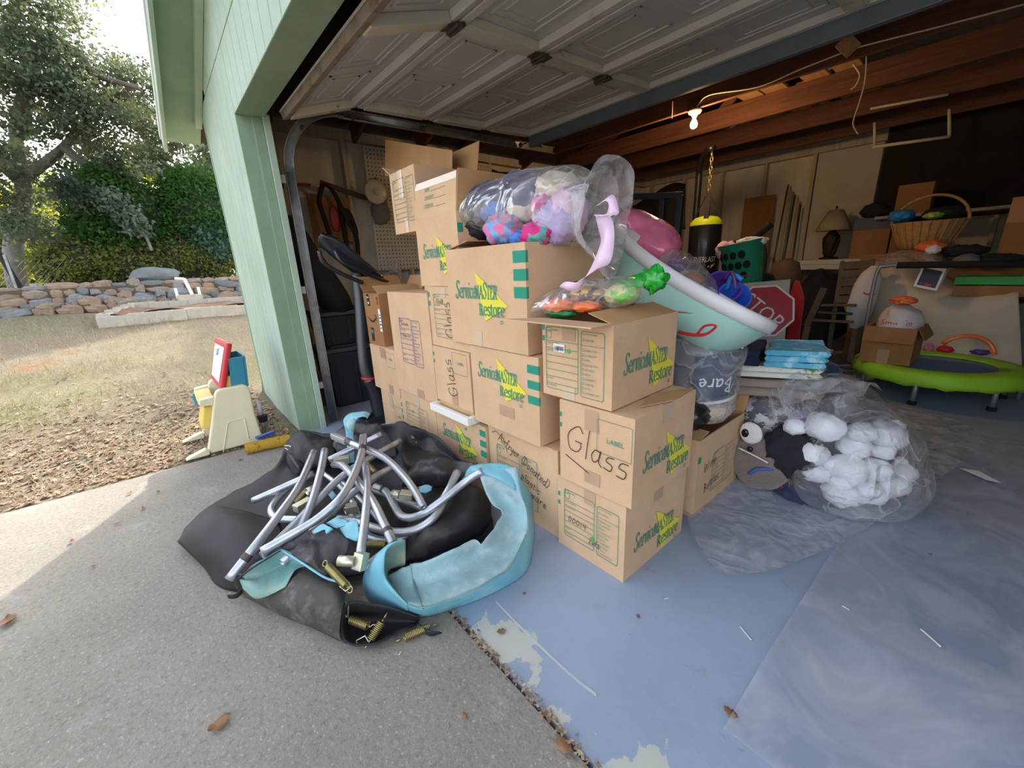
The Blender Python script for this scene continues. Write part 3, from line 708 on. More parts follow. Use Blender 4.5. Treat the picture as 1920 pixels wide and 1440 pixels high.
# fallen leaves and dry grass on the ground near the slab
rs = np.random.RandomState(9)
def litter(name, n, size, m, fx, lab, cat, flat=1, seed=1, blade=False):
    rs = np.random.RandomState(seed); pts = []
    while len(pts) < n:
        p = fx(rs)
        if p is not None: pts.append(p)
    pos = np.array(pts); n = len(pos); a = rs.rand(n)*2*PI; sz = size*(.5+rs.rand(n))
    t = np.stack([np.cos(a), np.sin(a), rs.normal(size=n)*.25 if not blade else .6+rs.rand(n)], 1)
    u = np.stack([-np.sin(a), np.cos(a), rs.normal(size=n)*.35*(not blade)], 1)
    w = .3 if not blade else .035
    v = np.empty((n, 4, 3)); s = sz[:, None]
    v[:, 0] = pos-t*s*.5*(not blade); v[:, 1] = pos+u*s*w+t*s*.3*blade; v[:, 2] = pos+t*s*(.5+.5*blade); v[:, 3] = pos-u*s*w+t*s*.3*blade
    if not blade: v[:, 0, 2] += sz*.12; v[:, 2, 2] += sz*.16
    me = bpy.data.meshes.new(name); me.vertices.add(4*n); me.vertices.foreach_set('co', v.reshape(-1))
    me.loops.add(4*n); me.loops.foreach_set('vertex_index', np.arange(4*n)); me.polygons.add(n)
    me.polygons.foreach_set('loop_start', np.arange(n)*4); me.update(calc_edges=True); me.materials.append(m)
    o = bpy.data.objects.new(name, me); COL.objects.link(o); return tag(o, lab, cat, kind='stuff')
LIT = leafmat('leaf_litter', [(100, 82, 68), (146, 122, 102), (176, 156, 134), (204, 192, 174)], tl=.15, vs=14)
STR = leafmat('straw', [(130, 120, 98), (162, 153, 128), (188, 181, 158)], tl=.3, vs=6)
GRS = leafmat('green_grass', [(98, 112, 66), (130, 138, 88), (166, 164, 116)], tl=.3, vs=3)
def f1(rs):
    y = rs.uniform(-4.5, .55); x = -3.27-abs(rs.normal())*.9
    if x < -6.2: return None
    return (x, y, terr(x, y)+.006)
litter('leaf_litter', 13000, .034, LIT, f1, 'fallen brown leaves scattered over the soil beside the driveway', 'leaves', seed=3)
def f2(rs):
    x = -3.3-rs.rand()**1.2*7; y = rs.uniform(-6, 6)
    if x > -4.6 and y > .5: return None
    return (x, y, terr(x, y)-.004)
litter('dry_grass', 26000, .07, STR, f2, 'pale dry grass of the patchy lawn', 'grass', seed=4, blade=True)
def f3(rs):
    x = -4.6-rs.rand()*2.6; y = -1.6+rs.normal()*.9
    if noise.noise(Vector((x*.9, y*.9, 5))) < .05: return None
    return (x, y, terr(x, y)-.004)
litter('green_grass', 4500, .05, GRS, f3, 'green grass patches in the dry lawn', 'grass', seed=5, blade=True)
def f4(rs):
    x = rs.uniform(-3.2, 4); y = .542+rs.normal()*.008
    return (x, y, .004+rs.rand()*.008)
litter('joint_debris', 3200, .013, LIT, f4, 'crumbled brown leaves filling the joint between driveway and garage floor', 'debris', seed=6)
# ================================================================== cardboard boxes and their print
def cardboard(name, c1, c2):
    m, nt, b = nodes_of(name); T = nt.nodes.new('ShaderNodeTexCoord').outputs['Object']
    mp = nt.nodes.new('ShaderNodeMapping'); nt.links.new(T, mp.inputs[0]); mp.inputs['Scale'].default_value = (60, 60, 1)
    n1 = noise_node(nt, T, 5, 5, .6); n2 = noise_node(nt, mp.outputs[0], 4, 2, .5); n3 = noise_node(nt, T, 160, 3, .7)
    c = mixc(nt, rng(nt, n1, .3, .7), c1, c2); c = mixc(nt, rng(nt, n3, .5, .75, 0, .35), c, (c2[0]-26, c2[1]-26, c2[2]-24))
    nt.links.new(c, b.inputs['Base Color']); b.inputs['Roughness'].default_value = .85; b.inputs['Specular IOR Level'].default_value = .3
    bumpit(nt, b, n2, .06, .004)
    return m
cardboard('cardboard', (214, 179, 143), (202, 165, 129)); cardboard('cardboard_in', (194, 152, 108), (178, 136, 94)); cardboard('cardboard_dark', (166, 122, 78), (148, 106, 66))
mat('ink_green', (34, 140, 116), .8); mat('ink_yellow', (224, 208, 60), .8); mat('ink_violet', (92, 84, 150), .8); mat('ink_black', (44, 36, 36), .8)
mat('ink_olive', (64, 136, 112), .85); mat('dot_green', (44, 176, 84), .6); mat('sticker_white', (232, 232, 234), .5)
mat('tape', (188, 152, 122), .18, coat=.4, var=.05); mat('tape_clear', (206, 180, 154), .2, coat=.4)
NIB = {
 'S': (.54, ['s', (.47, .62), (.36, .74), (.2, .74), (.1, .62), (.18, .47), (.36, .35), (.44, .19), (.36, .04), (.2, 0), (.08, .06), (.05, .18)]),
 'e': (.47, ['s', (.09, .26), (.4, .29), (.38, .42), (.26, .5), (.12, .42), (.07, .24), (.14, .06), (.28, 0), (.42, .1)]),
 'r': (.38, ['p', (.12, .5), (.12, 0)], ['s', (.12, .34), (.2, .46), (.3, .5), (.36, .44)], ['p', (.02, 0), (.24, 0)], ['p', (.03, .48), (.13, .5)]),
 'v': (.44, ['p', (.06, .5), (.2, 0), (.38, .5)], ['p', (.0, .5), (.14, .5)], ['p', (.31, .5), (.44, .5)]),
 'i': (.24, ['p', (.11, .5), (.11, 0)], ['p', (.02, 0), (.21, 0)], ['p', (.03, .48), (.11, .5)], ['p', (.11, .66), (.11, .73)]),
 'c': (.43, ['s', (.38, .4), (.26, .5), (.12, .42), (.07, .24), (.14, .06), (.28, 0), (.4, .09)]),
 'M': (.68, ['p', (.08, 0), (.1, .62), (.32, .05), (.54, .62), (.57, 0)], ['p', (.01, 0), (.16, 0)], ['p', (.47, 0), (.66, 0)], ['p', (.02, .62), (.12, .62)], ['p', (.52, .62), (.64, .62)]),
 'A': (.56, ['p', (.05, 0), (.27, .62), (.5, 0)], ['p', (.14, .22), (.4, .22)], ['p', (-.02, 0), (.13, 0)], ['p', (.4, 0), (.58, 0)]),
 'T': (.5, ['p', (.24, .62), (.24, 0)], ['p', (.02, .62), (.46, .62)], ['p', (.02, .62), (.01, .5)], ['p', (.46, .62), (.47, .5)], ['p', (.13, 0), (.35, 0)]),
 'E': (.46, ['p', (.1, .62), (.1, 0)], ['p', (.02, .62), (.4, .62), (.41, .5)], ['p', (.1, .33), (.3, .33)], ['p', (.02, 0), (.41, 0), (.44, .13)]),
 'R': (.54, ['p', (.1, .62), (.1, 0)], ['s', (.02, .62), (.24, .62), (.38, .54), (.36, .38), (.22, .31), (.1, .31)], ['p', (.22, .31), (.44, 0), (.54, 0)], ['p', (.01, 0), (.2, 0)]),
 't': (.31, ['s', (.12, .62), (.12, .1), (.18, 0), (.28, .05)], ['p', (.02, .47), (.27, .47)]),
 'o': (.49, ['s', (.24, .5), (.1, .42), (.06, .25), (.1, .08), (.24, 0), (.38, .08), (.42, .25), (.38, .42), (.24, .5)]),
 's': (.38, ['s', (.32, .41), (.2, .5), (.08, .42), (.12, .29), (.28, .2), (.32, .09), (.2, 0), (.06, .09)]),
}
PEN = {
 'G': (.8, [(.7, .8), (.5, .98), (.2, .85), (.05, .5), (.2, .1), (.5, .05), (.68, .25), (.66, .42)], [(.4, .42), (.72, .44)]),
 'l': (.25, [(.1, 1), (.12, .5), (.14, 0)]), 'a': (.55, [(.42, .45), (.2, .5), (.05, .22), (.2, 0), (.4, .2), (.43, .5), (.42, .1), (.55, 0)]),
 's': (.5, [(.42, .5), (.15, .45), (.1, .3), (.38, .22), (.35, .0), (.05, .0)]), '0': (.55, [(.25, .7), (.05, .4), (.2, 0), (.45, .3), (.3, .7), (.2, .65)]),
 '1': (.3, [(.15, .7), (.12, 0)]), '4': (.55, [(.12, .7), (.08, .35), (.45, .35)], [(.4, .7), (.38, 0)]), '2': (.5, [(.05, .55), (.2, .7), (.38, .5), (.05, 0), (.45, .05)]),
 'o': (.48, [(.2, .5), (.05, .25), (.2, 0), (.4, .25), (.2, .5)]), 'f': (.4, [(.4, .9), (.22, .95), (.15, .6), (.15, 0)], [(0, .5), (.35, .5)]), '3': (.5, [(.05, .65), (.3, .7), (.3, .42), (.15, .38), (.4, .25), (.25, 0), (.02, .08)]),
 'A': (.65, [(.0, 0), (.3, .95), (.6, 0)], [(.1, .35), (.5, .38)]), 'i': (.22, [(.1, .5), (.12, 0)], [(.1, .7), (.11, .75)]), 'r': (.4, [(.08, .5), (.1, 0)], [(.1, .3), (.2, .48), (.36, .48)]),
 'y': (.5, [(.05, .5), (.15, .15), (.35, .2), (.42, .5), (.3, -.3), (.1, -.35)]), 'e': (.48, [(.05, .25), (.4, .3), (.25, .5), (.06, .3), (.2, 0), (.45, .1)]), '(': (.3, [(.25, 1), (.05, .5), (.25, -.1)]), ')': (.3, [(.05, 1), (.25, .5), (.05, -.1)]),
 'D': (.65, [(.1, .9), (.12, 0)], [(0, .9), (.4, .8), (.55, .45), (.35, .05), (.02, 0)]), 'n': (.5, [(.08, .5), (.1, 0)], [(.1, .35), (.25, .5), (.38, .4), (.4, 0)]), 't': (.38, [(.15, .8), (.15, .1), (.3, 0)], [(0, .5), (.32, .52)]),
 'd': (.55, [(.4, .4), (.2, .5), (.05, .22), (.2, 0), (.4, .2)], [(.44, 1), (.42, .1), (.5, 0)]), 'p': (.5, [(.08, .5), (.1, -.4)], [(.1, .4), (.3, .5), (.4, .25), (.25, 0), (.1, .1)]), 'c': (.45, [(.38, .45), (.2, .5), (.05, .25), (.2, 0), (.42, .08)]),
 'w': (.65, [(.05, .5), (.15, 0), (.3, .4), (.42, 0), (.58, .5)]), 'W': (.9, [(.05, .8), (.2, 0), (.42, .6), (.6, 0), (.85, .8)]), 'B': (.6, [(.1, .9), (.1, 0)], [(.05, .9), (.4, .8), (.12, .48), (.5, .3), (.1, 0)]), 'm': (.7, [(.06, .5), (.08, 0)], [(.08, .35), (.22, .5), (.32, 0)], [(.33, .35), (.48, .5), (.6, 0)]),
 'u': (.5, [(.06, .5), (.1, .05), (.3, .05), (.4, .5), (.42, 0)]), 'k': (.5, [(.1, 1), (.1, 0)], [(.4, .5), (.1, .22), (.42, 0)]), 'h': (.5, [(.1, 1), (.1, 0)], [(.1, .35), (.3, .5), (.4, 0)]), 'v': (.45, [(.05, .5), (.2, 0), (.4, .5)]), 'P': (.5, [(.1, .9), (.1, 0)], [(.05, .9), (.4, .75), (.1, .45)]), ' ': (.4,),
}
class Flat:
    """2-D print collected as quads / polygons, laid on a face frame"""
    def __init__(s): s.v = []; s.f = []
    def poly(s, pts): b = len(s.v); s.v += [tuple(p) for p in pts]; s.f.append(list(range(b, b+len(pts))))
    def rect(s, u0, v0, u1, v1): s.poly([(u0, v0), (u1, v0), (u1, v1), (u0, v1)])
    def line(s, pts, w):
        for a, c in zip(pts[:-1], pts[1:]):
            dx, dy = c[0]-a[0], c[1]-a[1]; l = math.hypot(dx, dy) or 1; nx, ny = -dy/l*w/2, dx/l*w/2; ex, ey = dx/l*w*.3, dy/l*w*.3
            s.poly([(a[0]-nx-ex, a[1]-ny-ey), (c[0]-nx+ex, c[1]-ny+ey), (c[0]+nx+ex, c[1]+ny+ey), (a[0]+nx-ex, a[1]+ny-ey)])
    def frame(s, u0, v0, u1, v1, w, r=.006):
        k = [(u0+r, v0), (u1-r, v0), (u1, v0+r), (u1, v1-r), (u1-r, v1), (u0+r, v1), (u0, v1-r), (u0, v0+r), (u0+r, v0)]; s.line(k, w)
    def disc(s, u, v, r, n=14): s.poly([(u+r*math.cos(2*PI*i/n), v+r*math.sin(2*PI*i/n)) for i in range(n)])
    def nib(s, txt, u, v, sx, sy, shear=0, w=.11, thin=.045):
        for ch in txt:
            g = NIB[ch]
            for st in g[1:]:
                pts = [Vector((p[0], p[1], 0)) for p in st[1:]]
                if st[0] == 's': pts = catmull(pts, 4)
                q = [(p.x, p.y) for p in pts]
                T = lambda p: (u+(p[0]+shear*p[1])*sx, v+p[1]*sy)
                for a, c in zip(q[:-1], q[1:]):
                    nx, ny = w/2*.97, w/2*.22
                    s.poly([T((a[0]-nx, a[1]-ny)), T((a[0]+nx, a[1]+ny)), T((c[0]+nx, c[1]+ny)), T((c[0]-nx, c[1]-ny))])
                    s.line([T(a), T(c)], thin*sy)
            u += g[0]*sx
        return u
    def pen(s, txt, u, v, size, w=.004, ang=0, shear=.1, sx=1, jit=.03, seed=1):
        rn = random.Random(seed); ca, sa = math.cos(ang), math.sin(ang); x = 0
        for ch in txt:
            g = PEN[ch]
            for st in g[1:]:
                pts = catmull([Vector((p[0]+rn.uniform(-jit, jit), p[1]+rn.uniform(-jit, jit), 0)) for p in st], 4) if len(st) > 2 else [Vector((*p, 0)) for p in st]
                q = []
                for p in pts:
                    a, c = (x+(p.x+shear*p.y)*sx)*size, p.y*size; q.append((u+a*ca-c*sa, v+a*sa+c*ca))
                s.line(q, w)
            x += (g[0]+.06)*sx
    def text(s, txt, u, v, size, sx=1, ang=0):
        V, F = text2d(txt); b = len(s.v); ca, sa = math.cos(ang), math.sin(ang)
        s.v += [(u+x*size*sx*ca-y*size*sa, v+x*size*sx*sa+y*size*ca) for x, y in V]; s.f += [[i+b for i in f] for f in F]
    def lay(s, name, m, parent, O, U, V, off=.0015, th=0):
        N = U.cross(V).normalized(); q = MB(); of = [off]*len(s.v)
        for k, fc in enumerate(s.f):
            for i in fc: of[i] = off+k*2.5e-6
        q.v = [O+U*a+V*c+N*of[i] for i, (a, c) in enumerate(s.v)]; q.f = s.f
        return q.build(name, MATS[m], parent)
_TX = {}
def text2d(txt):
    if txt in _TX: return _TX[txt]
    cu = bpy.data.curves.new('t', 'FONT'); cu.body = txt; cu.resolution_u = 2; o = bpy.data.objects.new('t', cu); COL.objects.link(o)
    dg = bpy.context.evaluated_depsgraph_get(); me = bpy.data.meshes.new_from_object(o.evaluated_get(dg))
    r = ([(v.co.x, v.co.y) for v in me.vertices], [list(p.vertices) for p in me.polygons])
    bpy.data.objects.remove(o); bpy.data.curves.remove(cu); bpy.data.meshes.remove(me); _TX[txt] = r
    return r
def logo(parent, O, U, V, u, v, w, ink='ink_green', yellow='ink_yellow', cut=None):
    T = lambda x, y: (u+x*w, v+y*w)
    t = Flat(); t.poly([T(.48, .34), T(.66, -.29), T(1.13, -.08)])
    em = .27*w; k = Flat(); e = k.nib('S', u, v-.01*w, em*.62, em*1.18, .3); e = k.nib('ervice', e, v, em*.58, em, .28); e = k.nib('MASTER', e-.01*w, v, em*.535, em*.98, .12)
    k.nib('Restore', u+.54*w, v-.215*w, em*.64, em*.88, .05)
    ring = [(u+1.0*w+.02*w*math.cos(a), v-.28*w+.02*w*math.sin(a)) for a in [2*PI*i/10 for i in range(11)]]; k.line(ring, .008*w)
    if cut:
        for fl in (t, k):
            nv = [(min(max(a, cut[0]), cut[1]), c) for a, c in fl.v]; fl.v = nv
    t.lay('yellow_arrow', yellow, parent, O, U, V, .0012); k.lay('printed_logo', ink, parent, O, U, V, .002)
ROOMS = ['MASTER', 'FAMILY RM', 'LIVING RM', 'DEN', 'DINING RM', 'KITCHEN', 'BATH', 'BASEMENT', 'GARAGE', 'ATTIC', 'LAUNDRY RM']
def form(parent, O, U, V, u, v, w, h, ink='ink_green', extra=None, dot=None, rot=False, lw=.0022):
    f = Flat(); c = u+w*.58
    f.frame(u, v, c, v+h, lw); f.frame(c+w*.05, v-.02*h, u+w, v+h*.98, lw)
    f.frame(u+.004, v+h*.82, u+w*.1, v+h*.985, lw*.8, .003); f.text('JOB', u+w*.02, v+h*.92, .05*h); f.text('NAME', u+w*.12, v+h*.94, .04*h)
    for i, t in enumerate(('LOSS ADDRESS', 'DESCRIPTION', '', '', '', 'ORIGIN', 'PACKED BY')):
        y = v+h*(.78-.115*i)
        if i < 6 or 1: f.line([(u, y), (c, y)], lw*.8)
        if t: f.text(t, u+w*.02, y-.045*h, .038*h)
    x = c+w*.08; f.text('ROOM PACKED', x, v+h*.93, .036*h)
    for i, t in enumerate(ROOMS):
        y = v+h*(.84 if i == 0 else .76-.072*i); f.frame(x, y, x+.035*h, y+.035*h, lw*.6, .001); f.text(t, x+.055*h, y, .045*h, .9)
    f.line([(c+w*.05, v+h*.78), (u+w, v+h*.78)], lw*.7)
    f.lay('printed_form', ink, parent, O, U, V)
def stripes(parent, O, U, V, u0, u1, vtop, h=.034, gap=.02, n=3, nm='stripe'):
    f = Flat()
    for i in range(n): f.rect(u0, vtop-i*(h+gap)-h, u1, vtop-i*(h+gap))
    f.lay(nm, 'ink_green', parent, O, U, V)
def cbox(label, x0, x1, y0, y1, z0, z1, rz=0, top='closed', cm='cardboard', flaps=(), group='cardboard moving boxes', name='moving_box', dent=.004, seed=0, tape=True, inner='cardboard_in', cat='box'):
    cx, cy = (x0+x1)/2, (y0+y1)/2; t = thing(name, label, cat, (cx, cy, z0), group)
    W_, D_, H_ = x1-x0, y1-y0, z1-z0
    M = Matrix.Translation((cx, cy, z0)) @ Matrix.Rotation(rz, 4, 'Z')
    q = MB(M); n = 6
    def face(O, U, V, N, inw=0):
        rows = []
        for i in range(n+1):
            r = []
            for j in range(n+1):
                a, c = i/n, j/n; k = math.sin(PI*a)*math.sin(PI*c)
                r.append(O+U*a+V*c-N*(k**.6)*dent*(.5+.5*noise.noise(Vector((a*3+seed, c*3, seed*1.7+N.x*5+N.y*9)))))
            rows.append(r)
        q.grid([[p for p in rr] for rr in rows])
    a, b_, e = -W_/2, -D_/2, 0
    X, Yv, Zv = Vector((W_, 0, 0)), Vector((0, D_, 0)), Vector((0, 0, H_))
    o000 = Vector((a, b_, 0))
    face(o000, X, Zv, Vector((0, -1, 0))); face(o000+X, Yv, Zv, Vector((1, 0, 0))); face(o000+X+Yv, -X, Zv, Vector((0, 1, 0))); face(o000+Yv, -Yv, Zv, Vector((-1, 0, 0)))
    q.add([o000, o000+Yv, o000+X+Yv, o000+X], [(0, 1, 2, 3)])
    if top == 'open':
        th = .006; qi = MB(M); A, B, C_, D2 = a+th, -a-th, b_+th, -b_-th
        qi.add([(A, C_, H_), (B, C_, H_), (B, D2, H_), (A, D2, H_), (A, C_, .01), (B, C_, .01), (B, D2, .01), (A, D2, .01)], [(0, 1, 5, 4), (1, 2, 6, 5), (2, 3, 7, 6), (3, 0, 4, 7), (4, 5, 6, 7)])
        qi.add([(a, b_, H_), (-a, b_, H_), (-a, -b_, H_), (a, -b_, H_), (A, C_, H_), (B, C_, H_), (B, D2, H_), (A, D2, H_)], [(0, 1, 5, 4), (1, 2, 6, 5), (2, 3, 7, 6), (3, 0, 4, 7)])
        qi.build('inside', MATS[inner], t)
    bo = q.build('body', MATS[cm], t, smooth=30)
    if top == 'closed':
        MB(M).bx(a, -a, b_, -.003, H_-.001, H_+.004).build('top_flap', MATS[cm], t, bevel=.0015); MB(M).bx(a, -a, .003, -b_, H_-.001, H_+.0045).build('top_flap', MATS[cm], t, bevel=.0015)
        if tape: MB(M).bx(a-.002, -a+.002, -.03, .03, H_+.0045, H_+.0055).bx(a-.0025, a-.001, -.03, .03, H_-.06, H_+.005).bx(-a+.001, -a+.0025, -.03, .03, H_-.06, H_+.005).build('tape', MATS['tape'], t)
    for (side, ang, ln, sp) in flaps:      # ang 0 = straight up, 90 = out level, -90 = in level
        r = math.radians(ang); th = .004
        if side in 'FB':
            s = -1 if side == 'F' else 1; p0 = Vector((a+.003, s*D_/2, H_)); U = Vector((W_-.006, 0, 0)); out = Vector((0, s, 0))
        else:
            s = -1 if side == 'L' else 1; p0 = Vector((s*W_/2, b_+.003, H_)); U = Vector((0, D_-.006, 0)); out = Vector((s, 0, 0))
        dr = out*math.sin(r)+Vector((0, 0, 1))*math.cos(r); nn = out*math.cos(r)-Vector((0, 0, 1))*math.sin(r); nn = nn*th
        p1 = p0+U; e0, e1 = p0+dr*ln+U*sp, p1+dr*ln-U*sp
        MB(M).hexa([p0, p1, e1, e0, p0-nn, p1-nn, e1-nn, e0-nn]).build('flap', MATS['cardboard_in' if ang < 40 else cm], t, bevel=.001)
    Ff = (M @ o000, M.to_3x3() @ Vector((1, 0, 0)), Vector((0, 0, 1)))
    Rf = (M @ (o000+X), M.to_3x3() @ Vector((0, 1, 0)), Vector((0, 0, 1)))
    return t, bo, Ff, Rf
def tapebit(t, F, u, v, w, h, m='tape'):
    f = Flat(); f.rect(u, v, u+w, v+h); f.lay('tape', m, t, *F, .001)
# --- front stack of three
t, b1, F, R = cbox('bottom box of the front stack marked 00014, with green printed form', -1.012, -.69, 1.08, 1.515, .0045, .322, seed=1)
form(b1, *F, .035, .06, .26, .215); stripes(b1, *F, 0, .012, .25, .018, .022, 2)
f = Flat(); f.pen('00014', .055, .135, .034, .0022); f.lay('handwriting', 'ink_black', b1, *F, .002); f = Flat(); f.pen('2of3', .16, .085, .026, .0022); f.lay('handwriting', 'ink_black', b1, *F, .002)
f = Flat(); f.disc(.178, .112, .009); f.lay('green_dot', 'dot_green', b1, *F, .0022); tapebit(b1, F, .135, .255, .055, .06)
logo(b1, *R, .06, .1, .31, 'ink_olive')
t, b2, F, R = cbox('middle box of the front stack with Glass written in black marker', -.992, -.67, 1.072, 1.5, .33, .655, rz=.015, seed=2, flaps=())
f = Flat(); f.pen('Glass', .03, .14, .112, .0034, -.14, .05, .86, seed=3); f.lay('handwriting', 'ink_black', b2, *F, .002); f = Flat(); f.line([(.03, .11), (.14, .07)], .0034); f.lay('underline', 'ink_black', b2, *F, .002)
f = Flat(); f.frame(.175, .17, .315, .295, .0018, .002); f.lay('label_frame', 'ink_olive', b2, *F); f = Flat(); f.text('LABEL', .215, .215, .026); f.lay('label_print', 'ink_green', b2, *F)
stripes(b2, *F, 0, .01, .28, .018, .024, 2); tapebit(b2, F, .12, .24, .06, .08); tapebit(b2, F, .12, .03, .07, .05, 'tape')
logo(b2, *R, .06, .115, .315, 'ink_olive')
MB().prism([at(1197, 765, Z=.662), at(1235, 738, Z=.662), at(1300, 728, Z=.662), at(1262, 752, Z=.662)], (0, 0, .005)).build('loose_flap', MATS['cardboard_in'], t)
t, b3, F, R = cbox('open top box of the front stack with barcode sticker and folded flaps', -1.08, -.762, 1.075, 1.49, .664, .955, rz=.01, top='open', seed=3, flaps=(('F', 86, .16, -.12), ('R', -72, .11, .0), ('B', 100, .13, 0)))
form(b3, *F, .02, .03, .265, .235); stripes(b3, *F, 0, .012, .27, .02, .02, 2)
f = Flat(); f.rect(.058, .175, .112, .205); f.lay('barcode_sticker', 'sticker_white', b3, *F, .0021)
f = Flat(); rn = random.Random(2); x = .064
while x < .106: w = rn.choice((.0012, .002, .003)); f.rect(x, .18, x+w, .196); x += w+rn.choice((.0012, .002))
f.lay('barcode', 'ink_black', b3, *F, .0026)
f = Flat(); f.disc(.13, .183, .008); f.lay('green_dot', 'dot_green', b3, *F, .0024); tapebit(b3, F, .1, .22, .06, .07); tapebit(b3, F, .1, 0, .06, .05, 'tape_clear')
logo(b3, *R, .06, .115, .31, 'ink_olive')
# --- long row, ground level
t, bA, F, R = cbox('ground box marked Airfryer (Donated) beside the front stack', -1.495, -1.03, 1.1, 1.52, .0045, .412, seed=4)
form(bA, *F, .06, .07, .28, .25)
f = Flat(); f.pen('Airfryer (Donated)', .075, .345, .05, .0028, -.38, .1, .78, seed=5); f.lay('handwriting', 'ink_black', bA, *F, .002)
for tx_, a_ in (('plastic', (.23, .2, .04, .0026, -.3)), ('ware', (.29, .13, .045, .0026, -.25))):
    f = Flat(); f.pen(tx_, *a_, seed=6); f.lay('handwriting', 'ink_black', bA, *F, .002)
f = Flat(); f.line([(.03, .37), (.06, .385), (.12, .36), (.14, .3)], .0024); f.lay('pen_stroke', 'ink_black', bA, *F, .002)
t, bE, F, R = cbox('ground box with yellow arrow logo half hidden behind the black mat', -1.975, -1.502, 1.085, 1.5, .0045, .385, seed=5)
logo(bE, *F, .06, .235, .3); stripes(bE, *F, .425, .473, .365, .034, .022); f = Flat(); f.disc(.3, .33, .009); f.lay('green_dot', 'dot_green', bE, *F)
t, bI, F, R = cbox('ground box with green form and clear tape, next to the leftmost one', -2.42, -1.98, 1.085, 1.5, .0045, .4, seed=6)
form(bI, *F, .06, .1, .28, .23, 'ink_olive'); tapebit(bI, F, .19, .33, .06, .07, 'tape_clear'); f = Flat(); f.disc(.15, .28, .009); f.lay('green_dot', 'dot_green', bI, *F, .002)
t, bJ, F, R = cbox('leftmost ground box with a blank LABEL square', -2.76, -2.425, 1.09, 1.5, .0045, .335, seed=7)
f = Flat(); f.frame(.2, .12, .325, .25, .0016, .002); f.lay('label_frame', 'ink_olive', bJ, *F); f = Flat(); f.text('LABEL', .23, .17, .022); f.lay('label_print', 'ink_olive', bJ, *F); stripes(bJ, *F, .315, .333, .3, .025, .02); tapebit(bJ, F, .12, .22, .06, .11, 'tape_clear')
# --- second level
t, bK, F, R = cbox('taped box with LABEL square below the smiling arrow carton', -2.84, -2.425, 1.085, 1.48, .341, .655, rz=-.01, seed=8)
f = Flat(); f.frame(.25, .19, .39, .29, .0016, .002); f.lay('label_frame', 'ink_olive', bK, *F); f = Flat(); f.text('LABEL', .3, .24, .022); f.lay('label_print', 'ink_olive', bK, *F); tapebit(bK, F, .17, .24, .09, .074); tapebit(bK, F, .25, .0, .06, .06)
t, bG, F, R = cbox('tall box with a violet printed form, standing above the ground row', -2.425, -1.935, 1.08, 1.5, .408, 1.025, seed=9)
form(bG, *F, .12, .2, .25, .27, 'ink_violet', lw=.003); f = Flat(); f.pen('Cottage'.replace('C', 'G').replace('g', 'a'), .145, .43, .022, .0018); f.pen('Glass Pot', .15, .36, .02, .0018); f.lay('handwriting', 'ink_black', bG, *F, .002); tapebit(bG, F, .26, .0, .08, .05)
t, bF, F, R = cbox('small box with Glass written sideways, standing on a white wooden frame', -1.922, -1.58, 1.075, 1.45, .452, .75, seed=10)
f = Flat(); f.pen('Glass', .22, .055, .085, .0035, PI/2+.25, .1, .85, seed=8); f.lay('handwriting', 'ink_black', bF, *F, .002); f = Flat(); f.frame(.19, .18, .32, .29, .0016, .002); f.lay('label_frame', 'ink_olive', bF, *F); f = Flat(); f.text('LABEL', .23, .23, .022); f.lay('label_print', 'ink_olive', bF, *F); tapebit(bF, F, .16, .0, .05, .07); tapebit(bF, F, .12, .21, .05, .04, 'tape_clear')
stripes(bF, *F, 0, .012, .27, .02, .02, 2)
t, bC, F, R = cbox('middle level box with yellow arrow logo and three green bars', -1.565, -1.105, 1.075, 1.5, .42, .795, seed=11)
logo(bC, *F, .05, .24, .3); stripes(bC, *F, .395, .46, .345, .035, .03); stripes(bC, *R, 0, .006, .345, .035, .03); tapebit(bC, F, .2, .08, .1, .05)
# --- third level
t, bH, F, R = cbox('box with a green form and Glass written sideways over it', -1.93, -1.57, 1.085, 1.5, .757, 1.06, seed=12)
form(bH, *F, .05, .05, .3, .22, 'ink_olive'); f = Flat(); f.pen('Glass', .23, .06, .085, .003, PI/2+.2, .1, .75, seed=11); f.pen('Glass', .08, .225, .022, .0018); f.lay('handwriting', 'ink_black', bH, *F, .002); f = Flat(); f.disc(.13, .24, .009); f.lay('green_dot', 'dot_green', bH, *F, .0024); tapebit(bH, F, .12, .255, .05, .045, 'tape_clear'); stripes(bH, *F, 0, .015, .28, .025, .02, 2)
t, bD, F, R = cbox('large open box with yellow arrow logo holding the big bag of clothes', -1.705, -1.155, 1.07, 1.55, .803, 1.232, top='open', seed=13, flaps=(('L', -80, .18, 0),))
logo(bD, *F, .06, .215, .335); stripes(bD, *F, .48, .55, .4, .043, .024); stripes(bD, *R, 0, .012, .4, .043, .024); tapebit(bD, F, .2, 0, .05, .07, 'tape_clear')
# --- tops
t, bM, F, R = cbox('box squeezed below the top left box, logo half hidden', -2.17, -1.8, 1.2, 1.6, 1.031, 1.34, seed=14)
logo(bM, *F, .05, .16, .28)
t, bN, F, R = cbox('tall open box at the back with NAME CONTENTS ORDER NO flap standing up', -2.0, -1.62, 1.09, 1.5, 1.066, 1.395, top='open', seed=15, flaps=(('B', 8, .2, 0), ('R', 12, .17, 0)))
logo(bN, *F, .05, .14, .29); stripes(bN, *R, 0, .03, .28, .04, .03, 1)
p0 = F[0]+Vector((.002, 0, .329)); fl = MB().hexa([p0, p0+Vector((.376, 0, 0)), p0+Vector((.376, .02, .165)), p0+Vector((0, .02, .165)), p0+Vector((0, .004, 0)), p0+Vector((.376, .004, 0)), p0+Vector((.376, .024, .165)), p0+Vector((0, .024, .165))]).build('flap', MATS['cardboard'], t)
f = Flat()
